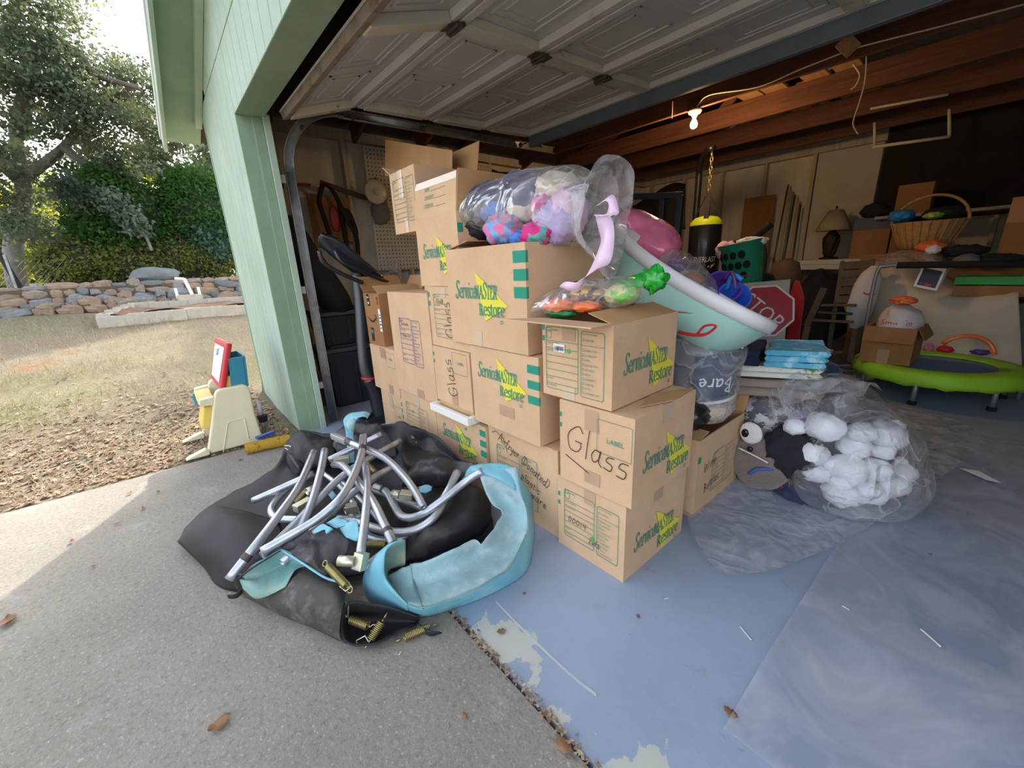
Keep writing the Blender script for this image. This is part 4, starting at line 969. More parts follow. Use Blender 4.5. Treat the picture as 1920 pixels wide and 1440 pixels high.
for i, s_ in enumerate(('NAME', 'CONTENTS', 'ORDER NO.')):
    y = .115-.037*i; f.text(s_, .1, y, .026, .62); l0 = .1+(.055, .095, .098)[i]; f.line([(l0, y), (.29, y+.002)], .0015)
U = Vector((1, 0, 0)); V = Vector((0, .12, .99)).normalized(); f.lay('printed_form', 'ink_green', fl, p0, U, V)
tp = Flat(); tp.rect(0, .135, .376, .166); tp.lay('tape', 'tape_clear', fl, p0, U, V, .001)
f = Flat(); f.nib('STER', .1, .03, .05, .065, .1); k = Flat(); k.poly([(.08, .02), (.2, .1), (.26, .03)])
O2 = Vector((-1.62, 1.1, 1.4)); Ur = Vector((0, 1, 0)); Vr = Vector((.2, 0, .98)).normalized(); k.lay('yellow_arrow', 'ink_yellow', t, O2, Ur, Vr, .006); f.lay('printed_logo', 'ink_green', t, O2, Ur, Vr, .007)
t, bO, F, R = cbox('topmost box at the left with a tall flap raised behind its form', -2.275, -1.985, 1.11, 1.5, 1.346, 1.655, rz=-.02, top='open', seed=16, flaps=(('B', 10, .16, 0), ('L', 60, .1, 0)))
form(bO, *F, .03, .06, .24, .21, 'ink_olive'); tapebit(bO, F, .1, .17, .05, .14, 'tape_clear'); tapebit(bO, F, .12, 0, .05, .07, 'tape')
rb = at(722, 262, Y=1.48); MB().hexa([at(722, 330, Y=1.48), at(848, 345, Y=1.4), at(848, 282, Y=1.42), at(722, 262, Y=1.5), at(722, 330, Y=1.484), at(848, 345, Y=1.404), at(848, 282, Y=1.424), at(722, 262, Y=1.504)]).build('raised_flap', MATS['cardboard_in'], t)
# --- carton with the smiling arrow
t, bL, F, R = cbox('brown parcel carton with black smile arrow and blue label, at the left of the stacks', -2.87, -2.61, 1.1, 1.42, .661, 1.01, top='open', cm='cardboard_dark', seed=17, name='parcel_carton', flaps=(('L', 40, .14, 0), ('B', 30, .12, 0), ('R', -60, .1, 0)), group=None)
f = Flat(); pts = [(.035+.14*i/14, .19-.03*math.sin(PI*i/14)) for i in range(15)]
for i in range(14): f.line([pts[i], pts[i+1]], .004+.008*math.sin(PI*i/14))
f.line([(.15, .205), (.18, .2), (.172, .17)], .005); f.rect(.06, .265, .1, .345); f.lay('smile_print', 'ink_black', bL, *F)
f = Flat(); f.rect(.06, .02, .105, .115); f.lay('label_print', 'ink_black', bL, *F); mat('ink_blue', (46, 132, 170), .7); f = Flat(); f.rect(.065, .075, .1, .1); f.lay('blue_print', 'ink_blue', bL, *F, .002)
f = Flat(); f.disc(.08, .285, .01); f.rect(.062, .32, .098, .325); f.lay('white_print', 'sticker_white', bL, *F, .002)
f = Flat(); f.rect(.225, .1, .258, .25); f.lay('shipping_label', 'sticker_white', bL, *F)
f = Flat()
for i in range(5): f.rect(.23, .12+i*.022, .254, .126+i*.022+.004*(i % 2))
f.lay('label_text', 'ink_black', bL, *F, .002)
f = Flat()
for u in (.222, .24): f.line([(u, .28), (u, .32)], .004); f.poly([(u-.006, .318), (u+.006, .318), (u, .33)])
f.lay('arrow_print', 'ink_black', bL, *F)
# --- box of wine bottles
t, bW, F, R = cbox('open box marked Wine Bottles behind the front stack, on the plastic sheet', -1.1, -.7, 1.64, 2.13, .0045, .385, top='open', seed=18, flaps=(('B', 30, .12, 0), ('F', -80, .1, 0)))
form(bW, *R, .16, .07, .23, .2, 'ink_olive'); f = Flat(); f.pen('Wine', .07, .2, .06, .003, .12, .1, .9); f.pen('Bottles', .09, .09, .05, .003, .15, .1, .9); f.lay('handwriting', 'ink_black', bW, *R, .002); stripes(bW, *R, 0, .03, .3, .03, .03, 1)
# --- white wooden frame between the boxes
mat('white_wood', (232, 230, 222), .5); wood('raw_wood', (216, 186, 140), (196, 160, 112))
wfm = thing('wooden_frame', 'white painted wooden frame lying flat between two boxes', 'frame', (-1.75, 1.25, .391))
MB().bx(-1.945, -1.575, 1.035, 1.06, .391, .431).build('front_bar', MATS['white_wood'], wfm, bevel=.002)
MB().bx(-1.945, -1.92, 1.061, 1.45, .391, .431).build('side_bar', MATS['white_wood'], wfm, bevel=.002); MB().bx(-1.60, -1.575, 1.061, 1.45, .391, .431).build('side_bar', MATS['white_wood'], wfm, bevel=.002)
MB().bx(-1.919, -1.601, 1.09, 1.12, .405, .448).build('inner_bar', MATS['raw_wood'], wfm, bevel=.002)
# ================================================================== dismantled trampoline in front of the boxes
def K(cx, cy, z): return at(320+cx/2.743, 740+cy/2.743, Z=z)
def KR(*rows): return [[K(*p) for p in r] for r in rows]
def wrink(a, f, s=0):
    def g(p):
        n = fbm((p.x*f+s, p.y*f, p.z*f*1.5+s), 4); return p+Vector((0, 0, max(-p.z+.004, a*n)))
    return g
m = mat('rubber_mat', (40, 39, 42), .58, var=.25, vs=3, col2=(92, 84, 76), c2lo=.58, c2hi=.85, c2s=4, bump=.15, bs=180, spec=.35)
mat('rubber_dusty', (62, 58, 56), .7, var=.2, vs=4, col2=(122, 110, 98), c2lo=.5, c2hi=.72, c2s=9, bump=.1, bs=120)
mat('vinyl_black', (44, 41, 42), .45, var=.3, vs=6, col2=(96, 92, 100), c2lo=.56, c2hi=.72, c2s=14, bump=.25, bs=40)
mat('pad_blue', (116, 180, 197), .5, var=.14, vs=5, col2=(156, 194, 202), c2lo=.52, c2hi=.75, c2s=7, bump=.2, bs=30)
mat('pad_pale', (150, 184, 190), .6, var=.12, vs=8, col2=(186, 200, 204), c2lo=.5, c2hi=.66, c2s=11, bump=.25, bs=45, det=9)
mat('pad_teal', (104, 150, 148), .6, var=.15, vs=6, col2=(150, 160, 136), c2lo=.48, c2hi=.72, c2s=6, bump=.2, bs=30)
mat('pipe_galv', (186, 190, 196), .38, .7, var=.2, vs=14, col2=(142, 112, 90), c2lo=.62, c2hi=.76, c2s=7, bump=.08, bs=60)
mat('spring_brass', (178, 164, 110), .32, .85, var=.2, vs=30); mat('zinc_pale', (204, 202, 180), .38, .7, var=.1)
tm = thing('trampoline_mat', 'big crumpled black trampoline mat heaped on the concrete before the boxes', 'trampoline mat', (-1.7, .5, 0))
r1 = [(600, 235, .15), (680, 185, .2), (830, 205, .2), (960, 160, .24), (1100, 165, .27), (1210, 150, .3), (1330, 195, .26), (1480, 335, .2)]
rear = [K(*p) for p in r1]; rear = [Vector((p.x-.02, min(p.y+.05, 1.06), .01)) for p in rear]
rows = [rear]+KR(r1,
 [(560, 340, .12), (660, 330, .10), (830, 330, .10), (960, 300, .1), (1100, 290, .12), (1190, 260, .18), (1300, 290, .2), (1480, 400, .16)],
 [(450, 430, .08), (600, 470, .07), (800, 450, .06), (950, 450, .06), (1100, 430, .07), (1220, 430, .10), (1380, 400, .15), (1540, 450, .12)],
 [(200, 570, .05), (450, 560, .05), (750, 600, .05), (950, 600, .05), (1150, 600, .05), (1350, 560, .07), (1540, 560, .08), (1640, 600, .05)],
 [(70, 700, .03), (300, 700, .05), (650, 750, .05), (950, 760, .05), (1200, 720, .06), (1400, 680, .07), (1560, 650, .07), (1660, 700, .03)],
 [(60, 770, .004), (250, 900, .01), (520, 930, .04), (900, 930, .04), (1130, 880, .05), (1300, 830, .05), (1480, 780, .05), (1650, 740, .01)])
MB().patch(rows, 6, 6, fn=wrink(.016, 9)).build('sheet', m, tm, smooth=True, solid=.004)
MB().patch(KR([(34, 754, .03), (110, 650, .09), (215, 575, .135), (330, 590, .135), (450, 620, .12), (560, 650, .1)],
 [(45, 765, .045), (140, 680, .125), (240, 630, .16), (350, 650, .155), (470, 690, .135), (580, 720, .11)],
 [(100, 815, .04), (190, 790, .10), (300, 780, .13), (400, 790, .13), (500, 800, .11), (620, 790, .1)],
 [(160, 875, .02), (235, 895, .05), (310, 900, .08), (390, 880, .1), (470, 870, .1), (600, 860, .08)],
 [(190, 912, .0), (225, 970, .0), (270, 1000, .0), (310, 1012, .0), (345, 1018, .0), (420, 1035, .0)]), 6, 6, fn=wrink(.006, 6)).build('fold', m, tm, smooth=True, solid=.004)
MB().patch(KR([(420, 930, .06), (560, 890, .08), (700, 890, .12), (800, 920, .13), (860, 960, .12), (900, 1000, .11)],
 [(400, 980, .05), (520, 985, .085), (680, 965, .14), (800, 1000, .155), (860, 1040, .15), (890, 1080, .13)],
 [(380, 1010, .03), (500, 1045, .06), (650, 1070, .11), (780, 1110, .12), (840, 1150, .11), (872, 1170, .10)],
 [(365, 1027, .01), (480, 1080, .035), (620, 1142, .04), (750, 1192, .045), (830, 1232, .045), (872, 1248, .045)],
 [(360, 1030, 0), (480, 1088, .0), (620, 1154, .0), (760, 1214, .0), (850, 1260, .0), (900, 1280, .0)]), 6, 6, fn=wrink(.006, 7, 3)).build('fold', MATS['rubber_dusty'], tm, smooth=True, solid=.004)
MB().patch(KR([(890, 1080, .13), (950, 1060, .13), (1050, 1080, .1), (1150, 1100, .08), (1280, 1145, .04)],
 [(878, 1150, .09), (930, 1150, .03), (1030, 1150, .015), (1150, 1150, .015), (1280, 1157, .015)],
 [(878, 1235, .045), (940, 1245, .008), (1040, 1235, .006), (1130, 1200, .006), (1270, 1170, .006)],
 [(900, 1280, .02), (960, 1292, .025), (1050, 1283, .03), (1130, 1245, .03), (1265, 1178, .015)]), 5, 5, fn=wrink(.004, 12, 1)).build('pocket', m, tm, smooth=True, solid=.004)
MB().patch(KR([(585, 300, .1), (602, 232, .17), (660, 187, .23), (740, 203, .22), (835, 230, .2)], [(600, 360, .1), (640, 300, .19), (700, 270, .22), (770, 280, .21), (845, 300, .18)],
 [(640, 430, .06), (680, 390, .1), (730, 375, .12), (790, 375, .12), (860, 370, .08)]), 6, 6, fn=wrink(.012, 11, 5)).build('fold', m, tm, smooth=True, solid=.004)
MB().patch(KR([(1080, 158, .3), (1190, 140, .33), (1260, 175, .31), (1340, 195, .29), (1420, 260, .27), (1500, 340, .23)], [(1110, 210, .22), (1180, 215, .27), (1235, 255, .23), (1310, 265, .21), (1390, 300, .21), (1490, 350, .2)],
 [(1180, 290, .2), (1195, 335, .225), (1230, 360, .225), (1300, 368, .205), (1390, 355, .205), (1480, 370, .18)], [(1190, 320, .12), (1200, 370, .12), (1240, 400, .12), (1310, 400, .12), (1390, 390, .12), (1480, 400, .12)]), 6, 5, fn=wrink(.012, 10, 8)).build('fold', m, tm, smooth=True, solid=.004)
MB().patch(KR([(1320, 520, .12), (1420, 500, .17), (1530, 470, .21), (1600, 480, .2), (1645, 540, .1)], [(1230, 640, .10), (1340, 620, .15), (1450, 600, .18), (1560, 590, .19), (1645, 640, .06)],
 [(1215, 750, .09), (1320, 730, .16), (1440, 700, .18), (1540, 690, .15), (1610, 700, .05)], [(1210, 860, .04), (1320, 840, .08), (1440, 795, .09), (1530, 745, .06), (1600, 725, .03)]), 6, 6, fn=wrink(.014, 9, 2)).build('fold', m, tm, smooth=True, solid=.004)
MB().patch(KR([(1230, 380, .2), (1300, 332, .25), (1400, 325, .265), (1480, 340, .255), (1580, 352, .275)], [(1200, 430, .18), (1290, 400, .22), (1390, 390, .24), (1480, 400, .22), (1540, 405, .24)],
 [(1185, 480, .12), (1290, 470, .14), (1390, 480, .15), (1450, 475, .14), (1500, 455, .15)]), 6, 6, fn=wrink(.012, 14, 4)).build('dusty_flap', MATS['vinyl_black'], tm, smooth=True, solid=.003)
MB().patch(KR([(850, 190, .24), (950, 140, .27), (1060, 150, .28), (1150, 170, .27)], [(830, 260, .2), (950, 230, .22), (1060, 230, .22), (1160, 250, .2)], [(850, 350, .12), (950, 330, .12), (1060, 330, .12), (1170, 330, .12)]), 6, 6, fn=wrink(.02, 14, 6)).build('dusty_flap', MATS['vinyl_black'], tm, smooth=True, solid=.003)
MB().patch(KR([(590, 285, .19), (605, 300, .19)], [(620, 330, .17), (650, 320, .17)], [(660, 390, .14), (690, 370, .14)]), 4, 3).build('strap', MATS['vinyl_black'], tm, smooth=True, solid=.004)
MB().patch(KR([(1270, 1170, .02), (1280, 1185, .02)], [(1320, 1210, .03), (1330, 1240, .01)], [(1380, 1220, .03), (1395, 1225, .02)]), 4, 3).build('strap', m, tm, smooth=True, solid=.003)
MB().patch(KR([(290, 1030, .02), (300, 1048, .005)], [(330, 1025, .03), (340, 1045, .01)], [(360, 1000, .05), (370, 1020, .02)]), 4, 3).build('strap', m, tm, smooth=True, solid=.003)
# --- pale blue safety pad
pd = thing('safety_pad', 'pale blue vinyl trampoline safety pad curled beside the stacked boxes', 'pad', (-1.0, .75, 0))
seam = [(1220, 1080, .095), (1300, 1095, .095), (1420, 1060, .1), (1550, 1010, .1), (1670, 940, .1), (1745, 885, .1), (1828, 720, .125), (1830, 600, .17), (1795, 500, .25), (1780, 372, .33)]
MB().patch(KR([(1110, 940, .10), (1210, 880, .15), (1330, 848, .17), (1450, 800, .185), (1560, 742, .185), (1605, 755, .17), (1705, 615, .17), (1650, 560, .2), (1610, 480, .26), (1585, 398, .315)],
 [(1150, 1000, .08), (1240, 990, .085), (1370, 950, .095), (1490, 890, .1), (1600, 830, .1), (1680, 790, .1), (1765, 680, .12), (1745, 560, .17), (1695, 470, .25), (1650, 392, .32)], seam), 6, 6, fn=wrink(.008, 16, 2)).build('pad_floor', MATS['pad_pale'], pd, smooth=True, solid=.004)
MB().patch(KR(seam, [(1225, 1112, .05), (1308, 1122, .05), (1435, 1085, .055), (1568, 1034, .055), (1695, 968, .055), (1795, 895, .055), (1855, 730, .07), (1850, 610, .12), (1835, 500, .2), (1790, 420, .29)],
 [(1230, 1138, .005), (1310, 1143, .005), (1450, 1103, .005), (1580, 1052, .005), (1712, 992, .005), (1832, 902, .005), (1868, 740, .02), (1864, 620, .07), (1852, 510, .15), (1795, 470, .25)]), 5, 6, fn=wrink(.005, 12, 4)).build('pad_edge', MATS['pad_blue'], pd, smooth=True, solid=.004)
MB().patch(KR([(1495, 440, .22), (1555, 362, .33), (1640, 354, .338), (1780, 370, .333)], [(1530, 420, .27), (1580, 385, .33), (1670, 400, .32), (1785, 430, .29)], [(1560, 440, .27), (1600, 410, .31), (1690, 440, .295), (1772, 492, .255)]), 5, 6, fn=wrink(.01, 14, 1)).build('pad_corner', MATS['pad_blue'], pd, smooth=True, solid=.004)
rim = [(1207, 748, .26), (1150, 765, .27), (1108, 800, .26), (1097, 870, .22), (1104, 940, .17), (1155, 1012, .135), (1220, 1080, .098)]
MB().patch(KR(rim, [(1180, 748, .255), (1115, 775, .24), (1050, 840, .2), (1015, 920, .145), (1035, 1005, .1), (1115, 1070, .065), (1222, 1115, .05)],
 [(1160, 770, .2), (1070, 820, .15), (1003, 905, .09), (990, 990, .04), (1030, 1068, .005), (1110, 1112, .005), (1232, 1139, .005)]), 5, 6).build('pad_edge', MATS['pad_blue'], pd, smooth=True, solid=.004)
MB().patch(KR(rim, [(1208, 800, .2), (1165, 820, .19), (1125, 850, .18), (1110, 890, .16), (1115, 945, .13), (1160, 1012, .11), (1221, 1080, .097)], [(1206, 876, .14), (1175, 885, .125), (1140, 895, .115), (1120, 912, .11), (1120, 950, .1), (1165, 1010, .09), (1222, 1080, .096)]), 5, 6).build('pad_inner', MATS['pad_teal'], pd, smooth=True, solid=.003)
MB().tube(catmull([K(p[0], p[1], p[2]+.005) for p in seam[:7]], 5), .0025, 6).build('piping', MATS['pad_teal'], pd, smooth=True)
MB().tube(catmull([K(1235, 870, .158), K(1250, 960, .1), K(1275, 1050, .095), K(1300, 1100, .095)], 5), .004, 6).build('piping', MATS['pad_teal'], pd, smooth=True)
# --- teal lined scrap
ts = thing('torn_pad_scrap', 'torn black pad scrap with dull teal lining at the lower left of the heap', 'pad', (-1.55, .2, 0))
MB().patch(KR([(350, 925, .13), (450, 865, .165), (577, 795, .185), (690, 830, .18)], [(375, 940, .12), (470, 905, .125), (590, 850, .14), (680, 860, .15)], [(400, 965, .11), (500, 920, .11), (610, 870, .125), (690, 880, .14)],
 [(355, 945, .12), (440, 990, .11), (540, 985, .11), (640, 900, .14)], [(375, 1000, .095), (435, 1046, .08), (510, 1030, .09), (590, 985, .12)]), 5, 6, fn=wrink(.006, 14, 3)).build('lining', MATS['pad_teal'], ts, smooth=True, solid=.003)
MB().patch(KR([(562, 775, .2), (640, 735, .22), (727, 690, .24), (830, 690, .24), (926, 744, .22)], [(600, 800, .19), (680, 770, .2), (760, 760, .2), (850, 780, .2), (900, 830, .18)], [(640, 840, .185), (720, 885, .18), (785, 932, .17), (820, 925, .165), (870, 880, .16)]), 6, 6, fn=wrink(.012, 16, 1)).build('black_skin', MATS['vinyl_black'], ts, smooth=True, solid=.003)
MB().patch(KR([(345, 930, .125), (450, 868, .165), (577, 796, .19)], [(335, 960, .11), (345, 950, .12), (370, 930, .13)], [(340, 1000, .05), (350, 1000, .06), (365, 985, .08)]), 4, 4).build('black_skin', MATS['vinyl_black'], ts, smooth=True, solid=.003)
MB().tube(catmull([K(570, 798, .193), K(680, 868, .19), K(788, 938, .178), K(860, 962, .165)], 5), .004, 6).build('piping', MATS['pad_blue'], ts, smooth=True)
for rr in ([(725, 690, .25), (780, 662, .265), (835, 688, .26)], [(735, 715, .235), (790, 695, .25), (800, 718, .24)]), ([(800, 660, .25), (855, 632, .27), (905, 650, .26)], [(850, 690, .24), (880, 680, .25), (930, 680, .245)]), ([(870, 690, .24), (940, 642, .27), (962, 655, .265)], [(900, 735, .22), (950, 745, .225), (968, 720, .24)]), ([(1275, 470, .2), (1310, 460, .21), (1345, 475, .2)], [(1280, 500, .19), (1310, 505, .19), (1340, 495, .19)]), ([(800, 500, .12), (830, 490, .13)], [(830, 540, .12), (860, 520, .12)]):
    MB().patch(KR(*rr), 5, 4, fn=wrink(.01, 18, 7)).build('blue_tatter', MATS['pad_blue'], ts, smooth=True, solid=.003)
sb = thing('pad_strip', 'narrow light blue vinyl strip draped over the back of the heap', 'pad', (-2.4, .75, 0))
MB().patch(KR([(905, 350, .2), (946, 345, .2)], [(908, 270, .245), (945, 260, .245)], [(900, 190, .29), (940, 185, .29)], [(890, 130, .335), (950, 140, .33)], [(925, 95, .36), (965, 120, .35)], [(985, 86, .365), (1000, 112, .355)], [(1028, 96, .35), (1010, 120, .345)]), 5, 5, fn=wrink(.008, 18, 3)).build('strip', MATS['pad_blue'], sb, smooth=True, solid=.003)
MB().patch(KR([(893, 120, .33), (930, 90, .362)], [(905, 165, .315), (950, 130, .34)], [(930, 200, .28), (945, 190, .28)]), 4, 4, fn=wrink(.01, 20, 3)).build('strip', MATS['pad_pale'], sb, smooth=True, solid=.003)
# --- steel pipes
PIPES = [
 ('longest straight steel pipe leaning down to the left over the black fold', [(300, 950, .12), (430, 785, .19), (560, 615, .24), (660, 470, .27), (737, 295, .31)]),
 ('steel pipe with plugged end, just right of the longest leaning pipe', [(792, 285, .32), (770, 400, .29), (730, 540, .24), (680, 660, .19), (640, 720, .16)]),
 ('short steel pipe with drilled end pointing left over the mat', [(425, 545, .14), (560, 485, .18), (735, 405, .22)]),
 ('straight steel pipe at the back reaching towards the blue strip', [(815, 335, .23), (950, 270, .27), (1085, 203, .31)]),
 ('bent steel pipe with square end arching over the top right', [(836, 210, .34), (960, 262, .345), (1100, 325, .32), (1200, 420, .28), (1265, 510, .25), (1300, 580, .22)]),
 ('bent steel pipe with square upright end crossing the middle', [(992, 215, .37), (980, 310, .36), (935, 430, .33), (870, 535, .3), (760, 635, .26), (630, 715, .23), (470, 805, .2)]),
 ('straight steel pipe running under the bent ones to the lower left', [(1180, 240, .28), (1010, 335, .28), (870, 430, .26), (740, 560, .22), (600, 705, .18), (470, 830, .15)]),
 ('straight steel pipe lying below the middle crossing', [(1135, 378, .24), (1040, 430, .25), (920, 520, .23), (790, 640, .19), (570, 865, .14)]),
 ('rust spotted bent pipe running down to the blue pad', [(838, 358, .27), (890, 368, .29), (970, 455, .3), (1040, 550, .28), (1100, 670, .25), (1145, 765, .22)]),
 ('upright steel pipe ending in the square bracket', [(1003, 358, .31), (1012, 480, .3), (1000, 640, .26), (975, 830, .2)]),
 ('U bent steel pipe whose far end rests inside the blue pad', [(1050, 470, .19), (1110, 500, .18), (1150, 570, .16), (1185, 622, .16), (1240, 632, .17), (1310, 605, .2), (1420, 525, .24), (1520, 445, .28), (1605, 392, .325)]),
 ('curved rusty pipe sweeping below the U bend', [(1470, 400, .25), (1430, 490, .22), (1375, 605, .19), (1290, 680, .16), (1180, 708, .15), (1050, 685, .15), (950, 650, .15), (860, 638, .15)]),
 ('U bent pipe peeping out at the left of the tangle', [(640, 450, .17), (560, 520, .14), (517, 590, .12), (545, 635, .12), (620, 642, .13), (720, 645, .13)]),
 ('lowest curved pipe in front of the black torn scrap', [(930, 620, .1), (990, 705, .1), (1070, 748, .1), (1180, 740, .1), (1270, 690, .1)]),
 ('thin pipe diagonal in the middle of the tangle', [(780, 400, .17), (870, 470, .16), (935, 550, .14), (975, 640, .12)]),
 ('pale pipe just below the rust spotted one', [(880, 450, .16), (960, 520, .15), (1030, 595, .14), (1090, 665, .12)]),
 ('pipe lying flat behind the U bend', [(1040, 485, .13), (1180, 540, .13), (1295, 585, .13)]),
 ('short pipe end showing below the bracket', [(1090, 820, .16), (1040, 860, .15), (1000, 893, .14)]),
 ('steel pipe stub resting on the blue pad fold', [(1478, 398, .27), (1440, 470, .25), (1400, 540, .22)]),
]
for i, (lab, pts) in enumerate(PIPES):
    P = catmull([K(*p) for p in pts], 5)
    r = .0165 if i not in (14, 15) else .012
    pt = thing('steel_pipe', 'galvanised '+lab if not lab.startswith(('galv',)) else lab, 'pipe', P[len(P)//2], 'trampoline frame pipes')
    q = MB().tube(P, r, 12, caps=False); q.tube(P[:1]+P[:2][1:], r*.86, 12, caps=False) ; q.build('tube', MATS['pipe_galv'], pt, smooth=True, solid=.0022, off=-1)
    if i in (0, 4, 5, 8, 10):
        k = 3 if i != 8 else len(P)-5
        MB().tube([P[k], P[k+1]], r+.0012, 12, caps=False).build('collar', MATS['old_metal'], pt, smooth=True)
    if i in (4, 5):
        MB().bar(P[0], P[0].lerp(P[3], 1.0), .031, .031).build('square_sleeve', MATS['pipe_galv'], pt, bevel=.003)
# --- brackets
def bracket(lab, a, b_, c, d):
    t = thing('pipe_bracket', lab, 'bracket', K(*c)); MB().tube([K(*a), K(*b_)], .017, 12, caps=False).build('sleeve', MATS['zinc_pale'], t, smooth=True, solid=.003); MB().bar(K(*c), K(*d), .04, .034).build('square_sleeve', MATS['zinc_pale'], t, bevel=.002)
bracket('shiny T bracket with square block at the lower end of a pipe', (866, 855, .2), (950, 858, .2), (985, 812, .22), (968, 900, .17))
bracket('shiny T bracket lying in the middle right of the tangle', (1142, 508, .2), (1180, 515, .2), (1180, 515, .2), (1245, 522, .19))
bracket('pale bracket at the left under the leaning pipes', (700, 500, .16), (740, 480, .16), (640, 590, .15), (720, 545, .15))
bracket('pale bracket behind the crossing of the pipes', (835, 335, .22), (880, 330, .22), (840, 345, .23), (920, 330, .23))
bracket('pale bracket below the crossing of the pipes', (900, 600, .15), (940, 580, .15), (900, 590, .16), (960, 575, .16))
# --- springs
def spring(lab, a, b_, hook=True, tri=None, r=.0125):
    A, B = K(*a), K(*b_); t = thing('coil_spring', lab, 'spring', A, 'trampoline springs'); d = (B-A); L = d.length; d.normalize(); u = d.orthogonal().normalized(); w = d.cross(u); turns = int(L/.0048)
    P = [A+d*(L*i/(turns*8))+(u*math.cos(2*PI*i/8)+w*math.sin(2*PI*i/8))*r for i in range(turns*8+1)]
    MB().tube(P, .0021, 5).build('coil', MATS['spring_brass'], t, smooth=True)
    for E_, s in ((A, -1), (B, 1)):
        h = [E_+d*s*x+u*y for x, y in ((0, .0), (.008, .0), (.014, .008), (.024, .009), (.03, 0), (.024, -.009), (.014, -.008))]
        MB().tube(catmull(h, 3), .0021, 6).build('hook', MATS['spring_brass'], t, smooth=True)
    if tri:
        MB().tube([K(*p) for p in tri], .0024, 6, closed=False).build('ring', MATS['zinc_pale'], t, smooth=30)
spring('spring stretched diagonally beside the black torn scrap', (810, 885, .19), (905, 985, .17), tri=((870, 985, .17), (900, 1010, .16), (930, 985, .17), (915, 970, .17)))
spring('spring inside the pocket of the mat hanging from a wire ring', (925, 1155, .06), (1015, 1190, .05), tri=((905, 1145, .07), (880, 1100, .1), (895, 1068, .12), (915, 1080, .12), (912, 1140, .07)))
spring('greenish spring upright in the mouth of the pocket', (1085, 1170, .06), (1030, 1258, .03), tri=((1020, 1272, .02), (1000, 1240, .03), (955, 1265, .02), (960, 1282, .02)))
spring('loose spring lying on the concrete at the bottom of the heap', (1205, 1248, .014), (1330, 1195, .014))
spring('brass spring standing against the back fold by the boxes', (1238, 175, .3), (1250, 225, .25))
spring('brass spring under the leaning pipes at the left', (700, 495, .12), (640, 560, .1))
spring('brass spring behind the upright pipe', (1025, 370, .16), (1055, 400, .15))
spring('brass spring lying behind the bracket beside the pad', (1020, 768, .14), (1110, 772, .15))
MB().tube([K(*p) for p in ((590, 275, .2), (605, 285, .2), (620, 270, .2), (612, 263, .2), (585, 262, .2))], .003, 6).build('wire_ring', MATS['zinc_pale'], smooth=30, label='bright wire triangle on the strap at the left edge of the mat', cat='ring')
# --- brown leaves caught in the pocket and scattered on the slab
lm = mat('dead_leaf', (140, 104, 74), .8, var=.3, vs=30)
def leaf(px, py, size, lab, z=.004, seed=0):
    c = at(px, py, Z=z); rn = random.Random(seed+int(px)); a = rn.uniform(0, 2*PI); q = MB(); n = 7; top = []; bot = []; mid = []
    ca, sa = math.cos(a), math.sin(a)
    for i in range(n):
        t = i/(n-1); w = size*.32*math.sin(PI*min(1, t*1.02))**.7*(1+.25*math.sin(t*19+seed)); x = (t-.5)*size; lift = .25*size*(abs(t-.5)*1.4)**2
        for (lst, yy, zz) in ((top, w, lift+.14*size*rn.random()), (mid, 0, lift), (bot, -w, lift+.14*size*rn.random())):
            lst.append(c+Vector((x*ca-yy*sa, x*sa+yy*ca, zz+.001)))
    q.grid([top, mid, bot]); q.build('dead_leaf', lm, smooth=True, solid=.0008, label=lab, cat='leaf', group='leaves on the slab')
for i, (px, py, s, lab) in enumerate([(412, 1358, .075, 'large curled brown leaf near the bottom of the driveway'), (16, 1165, .09, 'dark twig like leaf at the left edge of the driveway'), (218, 982, .035, 'small leaf just right of a dark curled leaf'), (268, 953, .04, 'pale leaf on the shaded concrete left of the mat'),
    (135, 1015, .04, 'dark curled leaf at the edge of the sunlit strip'), (243, 925, .04, 'tan leaf at the edge of the shadow'), (297, 922, .035, 'tan leaf below the cream easel foot'), (450, 862, .05, 'yellowish leaf beside the easel'), (175, 1062, .03, 'cream leaf on the open concrete'), (1058, 1400, .07, 'largest brown leaf in the floor joint'),
    (872, 1342, .025, 'reddish speck of leaf on the concrete near the joint'), (1370, 1338, .05, 'reddish brown leaf at the corner of the plastic sheet'), (983, 1113, .02, 'small tan leaf on the grey floor below the blue pad'), (1196, 1156, .026, 'small cream leaf in the middle of the grey floor'), (940, 1185, .045, 'brown leaf in the joint below the pad'), (322, 860, .05, 'brown leaf beside the foot of the easel'), (1745, 1040, .02, 'tiny leaf on the plastic sheet')]):
    leaf(px, py, s*.7, lab, .006, i)
wt = mat('white_scrap', (226, 226, 216), .6)
for i, (px, py, l, lab, z) in enumerate([(1398, 1187, .05, 'thin white plastic sliver on the grey floor', .006), (1250, 1122, .015, 'tiny white Y shaped scrap on the grey floor', .006), (1740, 1195, .06, 'cream curved string on the plastic sheet', .012), (1585, 1140, .02, 'small white hook scrap on the plastic sheet', .012), (750, 1225, .012, 'tiny white chip on the concrete under the heap', .004)]):
    c = at(px, py, Z=z); a = (.55, 2, .9, .4, 1)[i]; u = Vector((math.cos(-a), math.sin(-a), 0)); w = Vector((-u.y, u.x, 0))
    MB().tube(catmull([c-u*l/2, c+w*l*.12*(i in (2, 3)), c+u*l/2+w*l*.2*(i in (2, 3))], 5), .0016 if i != 2 else .0025, 5).build('plastic_scrap', wt, smooth=True, label=lab, cat='scrap')
